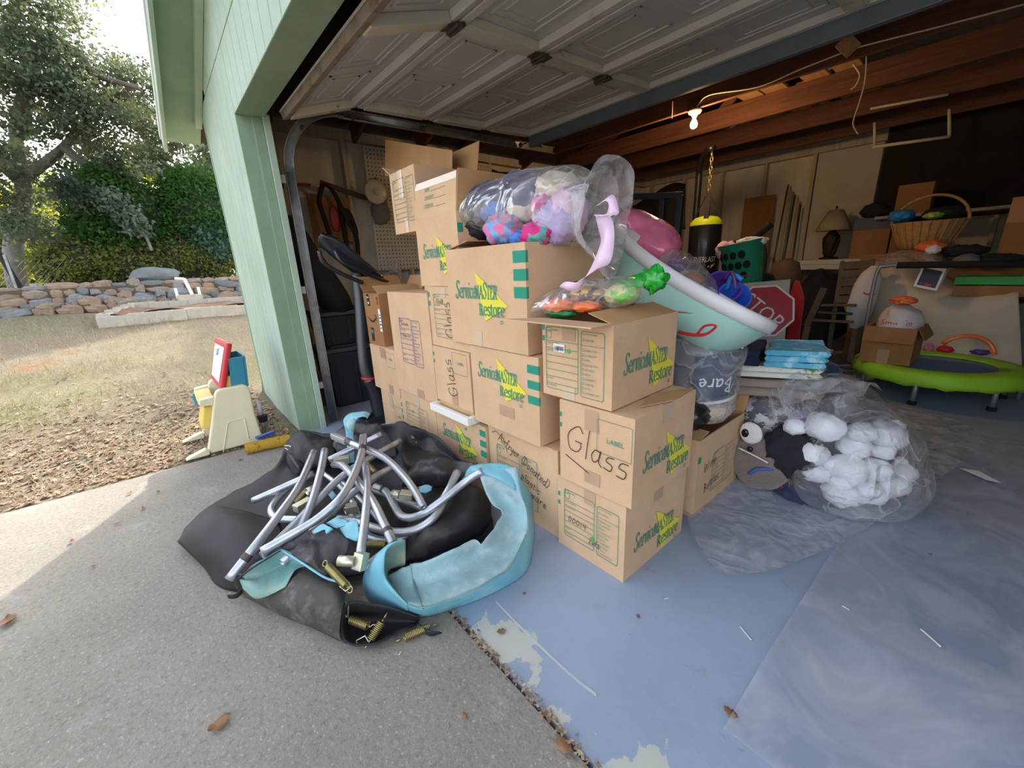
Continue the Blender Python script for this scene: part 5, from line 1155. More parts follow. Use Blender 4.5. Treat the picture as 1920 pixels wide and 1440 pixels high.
# ================================================================== plastic sheets on the floor
CLEAR = film('clear_bag', haze=.2, gloss=.7, bs=9, bstr=.9)
CLEAR2 = film('clear_bag_milky', tint=(.96, .96, .98), haze=.4, gloss=.5, bs=7, bstr=.8, cr=.14)
PINKF = film('pink_bag', tint=(.98, .62, .74), haze=.35, gloss=.7, rough=.12, bs=11, bstr=1.0, hz=(.85, .35, .5))
SHEET = film('plastic_sheet', tint=(.95, .95, .96), haze=.34, gloss=.28, rough=.36, bs=3, bstr=.2, cr=.05, hz=(.86, .86, .92))
def sheet(x, y, seed, amp=.012):
    r = abs(noise.noise(Vector((x*2.2+seed, y*2.2, seed)))); r2 = abs(noise.noise(Vector((x*6+y*3, y*2-x, seed+4))))
    return .007+amp*max(0, .35-r)*1.6+amp*.5*max(0, .2-r2)*2
rows = []
for i in range(46):
    t = i/45; y = .84+2.9*t; r = []
    for j in range(60):
        u = j/59; x = -.235+.10*t*math.sin(t*4)*.6+2.6*u; yy = y+.10*(u-.0)*(1-t)*-.6+.015*noise.noise(Vector((x*3, 0, 2)))*(1-t)
        r.append((x, yy, sheet(x, yy, 2)))
    rows.append(r)
MB().grid(rows).build('plastic_sheet', SHEET, smooth=True, label='large clear plastic drop sheet lying flat on the right side of the floor', cat='plastic sheet')
hem = [at(1283, 965, Z=.01), at(1300, 1025, Z=.01), at(1345, 1093, Z=.01), at(1420, 1085, Z=.01), at(1500, 1062, Z=.01), at(1570, 1028, Z=.01), at(1640, 985, Z=.01), at(1715, 930, Z=.01)]
back = [Vector((-.69, 2.16, .01)), Vector((-.66, 2.4, .01)), Vector((-.6, 3.2, .01)), Vector((-.55, 4.0, .01)), Vector((-.4, 4.05, .01)), Vector((-.2, 4.0, .01)), Vector((0, 3.9, .01)), Vector((.2, 3.7, .01))]
hc, bc = catmull(hem, 8), catmull(back, 8); rows = []
for i in range(40):
    t = (i/39)**1.5; r = []
    for j, (a, b_) in enumerate(zip(hc, bc)):
        p = a.lerp(b_, t); k = j/(len(hc)-1)
        lift = .05*math.exp(-((k-.2)/.16)**2)*math.exp(-(t/.06)**2)*(.4+abs(noise.noise(p*7)))+.022*math.exp(-(t/.01)**2)
        p.z = sheet(p.x, p.y, 7, .02)+.004+lift; r.append(p)
    rows.append(r)
MB().grid(rows).build('plastic_sheet', CLEAR2, smooth=True, label='crumpled milky plastic sheet with a curled hem beside the Wine Bottles box', cat='plastic sheet')
MB().prism([at(1668, 783, Z=.02), at(1722, 795, Z=.02), at(1728, 806, Z=.02), at(1662, 793, Z=.02)], (0, 0, .002)).build('paper_strip', mat('paper_grey', (190, 186, 176), .8), label='pale paper strip on the floor behind the bag of socks', cat='paper')
MB().prism([at(1800, 878, Z=.03), at(1835, 883, Z=.03), at(1876, 905, Z=.03), at(1850, 900, Z=.03)], (0, 0, .001)).build('paper_scrap', mat('paper_white', (232, 232, 236), .7), label='torn white paper scrap on the plastic sheet at the right', cat='paper')
# ================================================================== bags: helper
def sack(name, path, radii, m, n=40, seed=0, crease=.05, fr=3.5, up=None):
    """closed bag: rings along a path with pleats; radii = (across, along up)"""
    P = [Vector(p) for p in path]; L = len(P); dense = catmull(P, 5); rr = catmull([Vector((r[0], r[1], 0)) for r in radii], 5); rows = []
    U0 = Vector(up or (0, 0, 1))
    for i, p in enumerate(dense):
        t = (dense[min(i+1, len(dense)-1)]-dense[max(0, i-1)]).normalized(); w = t.cross(U0)
        w = w.normalized() if w.length > .05 else Vector((1, 0, 0)); v = w.cross(t); r = []
        for k in range(n):
            a = 2*PI*k/n; d = w*math.cos(a)*rr[i].x+v*math.sin(a)*rr[i].y
            q = p+d; rid = 1-2*abs(noise.noise(Vector((q.x*fr*2+seed, q.y*fr*2, q.z*fr*2))))
            q = p+d*(1+crease*rid+crease*.6*noise.noise(q*fr*4+Vector((seed, 0, 0)))); r.append(q)
        rows.append(r)
    return MB().grid(rows, closed=True)
def cloth(lab, px, py, Y, r, m, seed=1, amp=.25, name='crumpled_cloth', grp=None, cat='clothing', Z=None, fr=2.4):
    c = at(px, py, Y=Y) if Z is None else at(px, py, Z=Z)
    return MB().blob(c, r, 36, amp*.6, fr, seed, ridge=.17).build(name, MATS[m], smooth=True, label=lab, cat=cat, group=grp)
mat('cloth_navy', (48, 52, 84), .9, var=.2, vs=12, sheen=.2); mat('cloth_floral', (226, 118, 164), .85, var=.15, vs=9, col2=(120, 170, 220), c2lo=.5, c2hi=.55, c2s=22); mat('cloth_blue', (70, 128, 206), .85, var=.2, vs=10)
mat('cloth_cream', (222, 214, 190), .9, var=.1); mat('cloth_magenta', (212, 48, 130), .85, var=.2, col2=(90, 160, 150), c2lo=.52, c2hi=.55, c2s=14); mat('cloth_lilac', (190, 170, 216), .85, var=.15); mat('cloth_pinkpale', (222, 186, 206), .8, var=.1); mat('cloth_dark', (36, 36, 44), .9, var=.25, vs=8)
mat('cloth_spot', (226, 222, 228), .9, col2=(196, 70, 110), c2lo=.56, c2hi=.58, c2s=26); mat('cloth_white', (232, 232, 238), .9, var=.06, vs=14, bump=.4, bs=50); mat('cloth_maroon', (110, 40, 54), .9, var=.2); mat('ribbon_lilac', (222, 190, 214), .35, coat=.3)
# ================================================================== big bag of clothes on the large box
bg_ = thing('clothes_bag', 'big clear plastic bag stuffed with colourful clothes, its mouth flaring to the right', 'plastic bag', at(985, 460, Y=1.3), 'clear bags')
def B_(px, py, Y=1.31): return at(px, py, Y=Y)
sack('b', [B_(858, 452), B_(872, 432), B_(905, 410), B_(955, 393), B_(1010, 388), B_(1065, 390), B_(1100, 395), B_(1125, 398)],
     [(.02, .012), (.12, .045), (.18, .085), (.21, .12), (.21, .14), (.18, .145), (.12, .125), (.1, .14)], CLEAR, 48, 1, .055, 3).build('bag_body', CLEAR, bg_, smooth=True)
# flaring mouth: open ring of film
ring1 = [B_(1085+18*math.cos(a)*.6, 392-60*math.sin(a), 1.31+.1*math.cos(a)) for a in [2*PI*k/16 for k in range(16)]]
ring2 = [B_(*p) for p in ((1160, 420, 1.5), (1150, 370, 1.52), (1140, 325, 1.5), (1120, 318, 1.44), (1105, 330, 1.36), (1095, 345, 1.28), (1088, 370, 1.2), (1080, 410, 1.15), (1085, 440, 1.13), (1100, 470, 1.13), (1115, 490, 1.15), (1130, 500, 1.2), (1145, 500, 1.3), (1155, 490, 1.36), (1160, 470, 1.42), (1162, 445, 1.46))]
ring3 = [B_(*p) for p in ((1178, 420, 1.52), (1186, 370, 1.54), (1187, 325, 1.52), (1165, 293, 1.46), (1135, 292, 1.4), (1112, 312, 1.3), (1100, 345, 1.2), (1092, 410, 1.12), (1096, 450, 1.1), (1112, 480, 1.1), (1125, 505, 1.12), (1140, 522, 1.18), (1152, 515, 1.28), (1160, 500, 1.36), (1168, 475, 1.42), (1174, 450, 1.48))]
def crk(p): return p+Vector((noise.noise(p*9), noise.noise(p*9+Vector((7, 0, 0))), noise.noise(p*9+Vector((0, 9, 0)))))*.016
MB().patch([ring1, ring2, ring3], 8, 4, closed=True, fn=crk).build('bag_mouth', CLEAR2, bg_, smooth=True)
rb = [(1118, 385, 1.16), (1140, 372, 1.16), (1150, 392, 1.15), (1138, 410, 1.14), (1122, 402, 1.13)]
def ribbon(pts, w, nm, m, par):
    c = catmull([B_(*p) for p in pts], 6); rows = [[p-Vector((w*.5, 0, w*.3*math.sin(i*.4))), p+Vector((w*.5, .006, w*.3*math.sin(i*.4)))] for i, p in enumerate(c)]
    MB().grid(rows).build(nm, MATS[m], par, smooth=True, solid=.001)
ribbon(rb, .035, 'drawstring', 'ribbon_lilac', bg_)
ribbon([(1128, 405, 1.12), (1138, 440, 1.08), (1132, 480, 1.05), (1110, 510, 1.04), (1080, 530, 1.04), (1058, 542, 1.04)], .045, 'drawstring', 'ribbon_lilac', bg_)
G_ = 'clothes in the big clear bag'
cloth('navy patterned garment at the upper left of the clothes bag', 925, 388, 1.27, (.13, .13, .1), 'cloth_navy', 2, grp=G_)
cloth('dark navy garment at the left bottom of the clothes bag', 900, 428, 1.24, (.12, .1, .06), 'cloth_dark', 3, grp=G_)
cloth('pink floral garment at the front of the clothes bag', 942, 430, 1.17, (.095, .06, .065), 'cloth_floral', 4, grp=G_)
cloth('bright blue garment above the pink floral one', 930, 398, 1.2, (.07, .06, .045), 'cloth_blue', 5, grp=G_)
cloth('cream garment in the middle of the clothes bag', 975, 395, 1.24, (.06, .06, .05), 'cloth_cream', 6, grp=G_)
cloth('magenta and teal star print garment low in the clothes bag', 1005, 440, 1.17, (.07, .05, .045), 'cloth_magenta', 7, grp=G_)
cloth('navy garment on top of the clothes bag', 985, 362, 1.28, (.12, .12, .08), 'cloth_navy', 8, grp=G_)
cloth('pale cream garment at the top right of the clothes bag', 1045, 360, 1.33, (.09, .11, .07), 'cloth_cream', 9, grp=G_)
cloth('lilac garment near the neck of the clothes bag', 1040, 420, 1.24, (.09, .08, .08), 'cloth_lilac', 10, grp=G_)
cloth('pale pink garment beside the neck of the clothes bag', 1065, 400, 1.28, (.07, .08, .09), 'cloth_pinkpale', 11, grp=G_)
cloth('small turquoise garment at the bottom centre of the clothes bag', 975, 447, 1.18, (.05, .04, .03), 'towel_turq' if 0 else 'cloth_blue', 12, grp=G_)
cloth('dark navy garment behind the pink floral one', 960, 415, 1.28, (.13, .1, .09), 'cloth_navy', 13, grp=G_)
cloth('white and pink spotted garment at the far left of the clothes bag', 890, 418, 1.34, (.06, .09, .05), 'cloth_spot', 14, grp=G_)
cloth('magenta garment under the top navy one', 1018, 392, 1.22, (.04, .05, .05), 'cloth_magenta', 15, grp=G_)
# ================================================================== bag of party things on the open box
tb = thing('party_bag', 'clear bag of orange and gold wrappings lying on the open top box', 'plastic bag', at(1100, 575, Y=1.25), 'clear bags')
T_ = lambda px, py, Y: at(px, py, Y=Y)
sack('t', [T_(992, 585, 1.1), T_(1010, 578, 1.12), T_(1060, 563, 1.17), T_(1120, 553, 1.22), T_(1175, 545, 1.27), T_(1205, 540, 1.3)], [(.015, .01), (.06, .03), (.09, .05), (.09, .055), (.075, .05), (.045, .03)], CLEAR, 32, 4, .06, 6).build('bag_body', CLEAR, tb, smooth=True)
mat('orange_pl', (246, 124, 66), .35, var=.15, coat=.3); mat('gold_foil', (196, 150, 56), .3, .5, var=.3, vs=20, col2=(40, 34, 28), c2lo=.54, c2hi=.56, c2s=16); mat('green_foil', (34, 168, 52), .28, var=.35, vs=18, col2=(222, 66, 48), c2lo=.64, c2hi=.66, c2s=16, coat=.3); mat('green_dark', (30, 116, 66), .4, var=.3, vs=20); mat('lily', (214, 206, 130), .5, var=.2, vs=12, col2=(110, 190, 60), c2lo=.5, c2hi=.54, c2s=18)
GP = 'wrappings in the party bag'
cloth('bright orange wrapping at the left end of the party bag', 1048, 574, 1.14, (.065, .05, .026), 'orange_pl', 21, .3, 'foil_wrap', GP, 'wrapping')
cloth('smaller orange wrapping in the middle of the party bag', 1100, 575, 1.17, (.055, .05, .02), 'orange_pl', 22, .3, 'foil_wrap', GP, 'wrapping')
cloth('gold and black foil across the party bag', 1100, 552, 1.22, (.09, .06, .03), 'gold_foil', 23, .3, 'foil_wrap', GP, 'wrapping')
cloth('dark green wrapping along the bottom of the party bag', 1050, 587, 1.13, (.07, .04, .014), 'green_dark', 24, .3, 'foil_wrap', GP, 'wrapping')
cloth('yellow green flower print foil at the right of the party bag', 1165, 552, 1.25, (.06, .06, .032), 'lily', 25, .3, 'foil_wrap', GP, 'wrapping')
gf = thing('green_foil_bundle', 'shiny green foil bundle with red flowers gathered like a tail', 'foil', at(1215, 535, Y=1.3))
P = catmull([T_(1150, 538, 1.26), T_(1180, 530, 1.28), T_(1205, 525, 1.3), T_(1222, 522, 1.31)], 4); MB().tube(P, [.012+.02*math.sin(PI*i/len(P)*.9) for i in range(len(P))], 12, flat=.6).build('neck', MATS['green_foil'], gf, smooth=True)
q = MB().blob(T_(1226, 523, 1.31), (.045, .04, .04), 28, .5, 3.5, 7); q.build('ruffle', MATS['green_foil'], gf, smooth=True)
# ================================================================== baby tub, tilted
E1, E2 = at(1176, 428, Y=2.02), at(1446, 603, Y=1.88)
ax = (E2-E1).normalized(); mid = (E1+E2)/2; Lh = (E2-E1).length/2+.005
toc = (Vector((0, 0, CAMH))-mid).normalized()
nn = ax.cross(toc).normalized(); nn = nn if nn.z > 0 else -nn
nn = (nn+toc*.05).normalized(); nn = (nn-ax*nn.dot(ax)).normalized(); sv = ax.cross(nn)
bt = thing('baby_tub', 'mint green baby bathtub with thick white rim, leaning tilted on the heap', 'bathtub', mid-nn*.2)
def tring(k, dep, wx=1.0, n=56, wob=0):
    r = []
    for i in range(n):
        a = 2*PI*i/n; c, s = math.cos(a), math.sin(a); e = 2/2.6
        x = math.copysign(abs(c)**e, c)*Lh*k; y = math.copysign(abs(s)**e, s)*.235*k*wx
        sag = .035*(1-(x/Lh)**2)                   # rim dips in the middle
        r.append(mid+sv*0-toc*.0+ax*x+sv*y-nn*(dep+sag*(1 if dep < .06 else .5)))
    return r
mat('tub_mint', (170, 214, 200), .38, var=.04, vs=3); mat('tub_white', (226, 224, 226), .4); mat('tub_cream', (222, 218, 196), .45)
MB().grid([tring(1.0, .045), tring(.97, .09), tring(.93, .14), tring(.87, .19), tring(.8, .222), tring(.7, .236), tring(.3, .24), tring(.02, .24)], closed=True).build('shell', MATS['tub_mint'], bt, smooth=True)
MB().grid([tring(.93, .0), tring(.92, .06), tring(.86, .13), tring(.78, .19), tring(.6, .215), tring(.02, .22)], closed=True).build('liner', MATS['tub_cream'], bt, smooth=True)
MB().grid([tring(.99, .05), tring(1.02, .05), tring(1.03, .02), tring(1.02, .0), tring(.98, -.008), tring(.94, -.006), tring(.925, .008), tring(.925, .03)], closed=True).build('rim', MATS['tub_white'], bt, smooth=True)
MB().tube([p for p in tring(.925, .15, n=56)[28:56]], .003, 5).build('seam_line', MATS['tub_cream'], bt, smooth=True)
# brown boxes holding up the tub
cbox('plain brown box half hidden behind the clothes bag, supporting the tub', -1.42, -1.1, 1.62, 2.1, .51, .93, seed=30, dent=.004)
cbox('plain brown ground box hidden behind the front stack', -1.6, -1.12, 1.6, 2.1, .0045, .5, seed=31)
# ================================================================== things in and behind the tub
pb = thing('pink_bag', 'shiny pink plastic bag sticking out of the tub', 'plastic bag', at(1215, 440, Y=2.3))
sack('p', [at(1165, 405, Y=2.25), at(1185, 412, Y=2.25), at(1215, 435, Y=2.25), at(1245, 465, Y=2.2), at(1262, 490, Y=2.2)], [(.03, .02), (.12, .06), (.14, .08), (.12, .07), (.04, .03)], PINKF, 32, 5, .09, 6).build('bag_body', mat('pink_film', (232, 120, 160), .22, var=.2, vs=9, coat=.5, bump=.5, bs=20), pb, smooth=True)
cb = thing('toy_bag', 'clear bag with orange and purple toys inside the tub', 'plastic bag', at(1300, 500, Y=2.2), 'clear bags')
sack('c', [at(1248, 468, Y=2.15), at(1262, 484, Y=2.15), at(1288, 515, Y=2.1), at(1318, 545, Y=2.06), at(1332, 562, Y=2.05)], [(.03, .02), (.09, .05), (.11, .06), (.09, .05), (.03, .03)], CLEAR, 32, 6, .07, 6).build('bag_body', CLEAR, cb, smooth=True)
mat('toy_purple', (104, 60, 130), .5, var=.2); mat('toy_tan', (180, 116, 80), .6, var=.2); mat('toy_violet', (98, 62, 158), .45); mat('toy_blue', (40, 88, 196), .45); mat('toy_skyblue', (54, 140, 214), .45); mat('toy_red', (200, 40, 46), .5)
cloth('purple toy inside the clear bag in the tub', 1270, 495, 2.13, (.05, .05, .04), 'toy_purple', 31, .3, 'soft_toy', None, 'toy'); cloth('tan toy low in the clear bag in the tub', 1300, 524, 2.08, (.05, .05, .035), 'toy_tan', 32, .3, 'soft_toy', None, 'toy')
# plastic toys behind the lower tub end
pc = at(1348, 548, Y=2.2)
t = thing('toy_basket', 'purple toy bucket with a round opening behind the tub', 'toy', pc); MB().lathe([(.07, -.05), (.085, .05), (.09, .06), (.08, .06), (.065, -.03)], 20, pc, axis=(.6, -.5, .6)).build('bucket', MATS['toy_violet'], t, smooth=40); MB().tube(catmull([pc+Vector((.02, 0, .06)), pc+Vector((.07, -.04, .1)), pc+Vector((.1, -.05, .02))], 5), .008, 6).build('handle', MATS['toy_purple'], t, smooth=True)
pc = at(1372, 562, Y=2.2)
t = thing('toy_cup', 'blue plastic toy bowl behind the lower end of the tub', 'toy', pc); MB().lathe([(.03, -.04), (.075, .03), (.08, .04), (.072, .04), (.03, -.03)], 20, pc, axis=(.5, -.6, .5)).build('bowl', MATS['toy_blue'], t, smooth=40); MB().tube(catmull([pc+Vector((-.03, 0, .05)), pc+Vector((0, -.02, .12)), pc+Vector((.05, -.03, .1))], 5), .012, 6).build('handle', MATS['toy_skyblue'], t, smooth=True)
# ================================================================== bag with the sack labelled Bare, standing on the wine box
bc_ = Vector((-.87, 1.9, .39)); bb = thing('bedding_bag', 'clear bag wrapped round a navy labelled pack, on the Wine Bottles box', 'plastic bag', bc_, 'clear bags')
def cylp(ang, z, r): return bc_+Vector((math.cos(ang)*r*1.05, math.sin(ang)*r*.9, z))
prof = [(.06, .0), (.13, .02), (.16, .08), (.175, .16), (.185, .26), (.19, .34), (.18, .385), (.12, .41), (.03, .42)]
mat('navy_label', (34, 50, 84), .5, var=.08); mat('knit_beige', (196, 176, 160), .95, bump=1, bs=60, var=.15); mat('grey_pack', (108, 106, 110), .45, var=.25, vs=7, coat=.3); mat('black_pack', (28, 27, 28), .35, coat=.3, var=.3)
MB().lathe([(r*.9, z) for r, z in prof], 32, bc_, sx=1.05, sy=.9).build('pack', MATS['grey_pack'], bb, smooth=True)
ca = math.atan2(-1.9, .87)           # towards the camera
def curved(f, nm, m, r, a0, z0, par):
    q = MB(); q.v = [cylp(a0+u/r, z0+v, r*1.0) for u, v in f.v]; q.f = f.f; return q.build(nm, MATS[m], par, smooth=True)
f = Flat()
for i in range(12):
    for j in range(4): f.rect(-.1+.2*i/12, .0+.2*j/4, -.1+.2*(i+1)/12, .0+.2*(j+1)/4)
lb = curved(f, 'label', 'navy_label', .182, ca+.5, .15, bb)
f = Flat(); f.pen('Bare', .075, .13, -.07, .007, 0, .1, 1.0); 
f2 = Flat(); f2.text('QUEEN SHEET SET', .06, .165, -.012)
PEN['B'] = PEN['B']
curved(f, 'brand_writing', 'sticker_white', .1855, ca+.5, .11, lb).data.flip_normals(); curved(f2, 'small_print', 'ink_blue', .1855, ca+.35, .16, lb)
MB().tube([cylp(2*PI*k/36, .12+.02*math.sin(2*PI*k/36+1), .178) for k in range(36)], .008, 6, closed=True).build('white_band', MATS['sticker_white'], bb, smooth=True)
MB().lathe([(.05, .0), (.14, .015), (.165, .06), (.17, .1), (.12, .11)], 32, bc_+Vector((.02, -.01, -.0)), sx=1.02, sy=.9).build('knitted_throw', MATS['knit_beige'], bb, smooth=True)
sack('q', [bc_+Vector((0, 0, -.005)), bc_+Vector((0, 0, .03)), bc_+Vector((0, 0, .13)), bc_+Vector((0, 0, .27)), bc_+Vector((.0, 0, .38)), bc_+Vector((.01, 0, .43)), bc_+Vector((.0, 0, .45))], [(.05, .05), (.17, .15), (.195, .172), (.205, .185), (.21, .19), (.14, .13), (.02, .02)], CLEAR, 44, 8, .035, 4, up=(0, 1, 0)).build('bag_film', CLEAR, bb, smooth=True)
mat('red_pl', (206, 48, 54), .3, coat=.3)
MB().tube(catmull([at(1272, 622, Y=1.62), at(1300, 628, Y=1.62), at(1325, 626, Y=1.62), at(1343, 611, Y=1.62), at(1322, 611, Y=1.62), at(1308, 625, Y=1.62)], 6), .009, 6, flat=.4).build('red_drawstring', MATS['red_pl'], bb, smooth=True)
cloth('reddish folded fabric on top of the labelled pack', 1290, 640, 1.85, (.09, .08, .03), 'cloth_pinkpale', 41, .25)
cloth('black plastic wrapped bundle inside the Wine Bottles box', 1290, 775, 1.75, (.09, .09, .07), 'black_pack', 42, .1, 'wrapped_bundle', None, 'bundle')
# ================================================================== folded towels and bags behind
mat('towel_navy', (34, 42, 66), .95, bump=.4, bs=90); mat('towel_cyan', (94, 180, 212), .95, var=.1, bump=.4, bs=90, col2=(160, 214, 230), c2lo=.52, c2hi=.6, c2s=12); mat('towel_floral', (222, 222, 208), .9, bump=.4, bs=90, col2=(120, 150, 70), c2lo=.63, c2hi=.66, c2s=9); mat('taupe', (146, 128, 112), .6, var=.15)
def fold(lab, pts, th, m, layers=3, name='folded_towel', cat='towel', grp='folded linens behind the tub'):
    """folded cloth: rounded stack of layers over a quad (front-left, front-right, back-right, back-left)"""
    a, b_, c, d = [Vector(p) for p in pts]; o = thing(name, lab, cat, (a+b_+c+d)/4, grp)
    for l in range(layers):
        z0 = th*l/layers; z1 = th*(l+.96)/layers; g = []
        for i in range(9):
            t = i/8; p, q = a.lerp(d, t), b_.lerp(c, t); e = p.lerp(q, .5)
            wv = .012*noise.noise(p*9+Vector((0, 0, l))); p = p+Vector((.02*noise.noise(Vector((t*3, l*2.1, 1))), .012*noise.noise(Vector((t*4, l, 7))), 0)); q = q+Vector((.03*noise.noise(Vector((t*3, l*1.7, 4))), 0, -.01*abs(noise.noise(Vector((t*5, l, 2))))))
            g.append([p+Vector((0, 0, (z0+z1)/2)), p.lerp(q, .04)+Vector((0, 0, z1)), p.lerp(q, .35)+Vector((0, 0, z1+wv)), p.lerp(q, .7)+Vector((0, 0, z1-wv)), p.lerp(q, .96)+Vector((0, 0, z1)), q+Vector((0, 0, (z0+z1)/2)), p.lerp(q, .96)+Vector((0, 0, z0)), e+Vector((0, 0, z0)), p.lerp(q, .04)+Vector((0, 0, z0))])
        mb = MB().grid(g, closed=True); n = 9; mb.f.append(list(range(n))); mb.f.append([8*n+k for k in range(n)][::-1])
        mb.build('layer', MATS[m], o, sub=1, smooth=True)
    return o
def tow(pxs, z): return [at(px, py, Z=z) for px, py in pxs]
fold('taupe leathery folded piece under the towels', [(-.78, 2.12, .47), (-.42, 2.3, .47), (-.5, 2.66, .47), (-.86, 2.5, .47)], .09, 'taupe', 2)
fold('white towel with green and yellow flowers below the cyan one', [(-.76, 2.14, .565), (-.44, 2.3, .565), (-.52, 2.62, .565), (-.84, 2.46, .565)], .055, 'towel_floral', 2)
fold('cyan and white folded towel on top of the linens', [(-.66, 2.17, .624), (-.43, 2.28, .624), (-.5, 2.58, .624), (-.73, 2.46, .624)], .085, 'towel_cyan', 3)
fold('navy folded towel next to the rim of the tub', [(-.8, 2.1, .624), (-.67, 2.16, .624), (-.74, 2.45, .624), (-.87, 2.38, .624)], .085, 'towel_navy', 2)
lb_ = thing('linen_bag', 'clear bag of patterned linens under the folded towels', 'plastic bag', (-.64, 2.38, .005), 'clear bags')
q = sack('l', [Vector((-.64, 2.38, .005)), Vector((-.64, 2.38, .04)), Vector((-.64, 2.38, .2)), Vector((-.63, 2.38, .38)), Vector((-.63, 2.38, .455)), Vector((-.63, 2.38, .462))], [(.1, .1), (.2, .22), (.23, .25), (.22, .24), (.17, .2), (.02, .02)], CLEAR, 40, 9, .05, 4, up=(0, 1, 0)); q.build('bag_film', CLEAR, lb_, smooth=True)
mat('pattern_bw', (40, 46, 70), .85, col2=(216, 216, 210), c2lo=.5, c2hi=.53, c2s=16); mat('pattern_gw', (150, 158, 138), .85, col2=(214, 214, 204), c2lo=.5, c2hi=.56, c2s=14)
MB().blob((-.63, 2.36, .34), (.19, .2, .1), 20, .2, 2, 51).build('patterned_linen', MATS['pattern_bw'], smooth=True, label='navy and white patterned linen in the bag under the towels', cat='linen')
MB().blob((-.64, 2.37, .15), (.19, .2, .13), 20, .2, 2, 52).build('patterned_linen', MATS['pattern_gw'], smooth=True, label='grey green striped linen low in the bag under the towels', cat='linen')
film_t = thing('loose_film', 'clear plastic wrap sticking out to the right below the towels', 'plastic wrap', at(1500, 680, Y=2.45))
MB().patch([[at(1430, 665, Y=2.3), at(1480, 672, Y=2.3), at(1530, 650, Y=2.4), at(1562, 655, Y=2.45)], [at(1440, 685, Y=2.25), at(1490, 695, Y=2.28), at(1530, 680, Y=2.4), at(1560, 660, Y=2.45)], [at(1450, 700, Y=2.25), at(1490, 712, Y=2.28), at(1520, 710, Y=2.4), at(1540, 690, Y=2.45)]], 6, 6, fn=crk).build('film', CLEAR, film_t, smooth=True)
cloth('blue bag end with bright piping showing behind the linens', 1545, 695, 2.75, (.07, .07, .05), 'cloth_navy', 53, .2, 'blue_bag', None, 'bag')
# ================================================================== plush pillow
pp = thing('plush_pillow', 'brown plush animal pillow with white eye patch lying behind the Wine Bottles box', 'plush toy', (-.62, 2.02, .005))
mat('plush_brown', (126, 112, 104), 1, bump=.8, bs=80, var=.15, sheen=.4); mat('plush_white', (226, 222, 216), 1, bump=.6, bs=80); mat('eye_black', (14, 14, 16), .15); mat('plush_blue', (70, 100, 180), .9)
pcn = Vector((-.6, 2.13, .15)); pn = (Vector((0, 0, CAMH))-pcn).normalized()
MB().blob(pcn, (.14, .1, .145), 26, .12, 1.5, 61, squash=1.0).build('body', MATS['plush_brown'], pp, smooth=True)
MB().blob(at(1408, 812, Y=2.065), (.05, .012, .058), 18, .08, 1, 62).build('eye_patch', MATS['plush_white'], pp, smooth=True)
MB().blob(at(1397, 812, Y=2.05), (.017, .01, .022), 12, 0, 1, 1).build('eye', MATS['eye_black'], pp, smooth=True)
MB().blob(at(1406, 842, Y=2.035), (.014, .01, .014), 12, 0, 1, 1).build('small_eye', MATS['eye_black'], pp, smooth=True)
MB().tube(catmull([at(1385, 840, Y=2.03), at(1410, 852, Y=2.02), at(1440, 868, Y=2.03)], 5), .004, 6).build('stitching', MATS['plush_white'], pp, smooth=True)
MB().tube(catmull([at(1405, 888, Y=2.03), at(1420, 880, Y=2.02), at(1450, 880, Y=2.05)], 5), .008, 6).build('blue_trim', MATS['plush_blue'], pp, smooth=True)
# ================================================================== big bag of socks on the floor
sb_ = thing('sock_bag', 'large clear bag full of rolled white socks and dark clothes on the floor', 'plastic bag', (-.27, 2.33, .02), 'clear bags')
c0 = Vector((-.28, 2.34, .0))
sack('s', [c0+Vector((0, 0, .022)), c0+Vector((0, 0, .05)), c0+Vector((0, 0, .16)), c0+Vector((-.02, .0, .28)), c0+Vector((-.06, .02, .38)), c0+Vector((-.1, .02, .46)), c0+Vector((-.12, .02, .5))],
     [(.16, .2), (.25, .3), (.27, .31), (.24, .27), (.17, .17), (.09, .1), (.12, .12)], CLEAR, 56, 11, .06, 3, up=(0, 1, 0)).build('bag_film', CLEAR, sb_, smooth=True)
MB().patch([[at(1470, 760, Y=2.2), at(1520, 745, Y=2.2), at(1570, 740, Y=2.3), at(1620, 745, Y=2.4)], [at(1450, 735, Y=2.2), at(1510, 720, Y=2.2), at(1580, 712, Y=2.3), at(1640, 720, Y=2.45)], [at(1480, 705, Y=2.3), at(1530, 700, Y=2.35), at(1590, 705, Y=2.45), at(1655, 735, Y=2.5)]], 7, 7, fn=crk).build('bag_mouth', CLEAR2, sb_, smooth=True)
MB().patch([[at(1445, 790, Y=2.15), at(1440, 745, Y=2.18), at(1470, 710, Y=2.2), at(1497, 692, Y=2.25)], [at(1480, 790, Y=2.12), at(1490, 745, Y=2.12), at(1510, 730, Y=2.15), at(1515, 720, Y=2.2)], [at(1520, 780, Y=2.15), at(1530, 760, Y=2.15), at(1545, 745, Y=2.2), at(1550, 735, Y=2.25)]], 7, 7, fn=crk).build('bag_mouth', CLEAR, sb_, smooth=True)
SK = [(1545, 800), (1600, 835), (1560, 870), (1530, 885), (1640, 880), (1655, 845), (1575, 905), (1622, 915), (1665, 905), (1598, 935), (1575, 938), (1640, 930), (1590, 880), (1520, 850), (1615, 810), (1690, 885), (1660, 815), (1490, 800)]
wh = ['first', 'second', 'third', 'fourth', 'fifth', 'sixth']; SK.sort(key=lambda p: p[1]); SK = [q for k in range(3) for q in sorted(SK[k*6:k*6+6])]
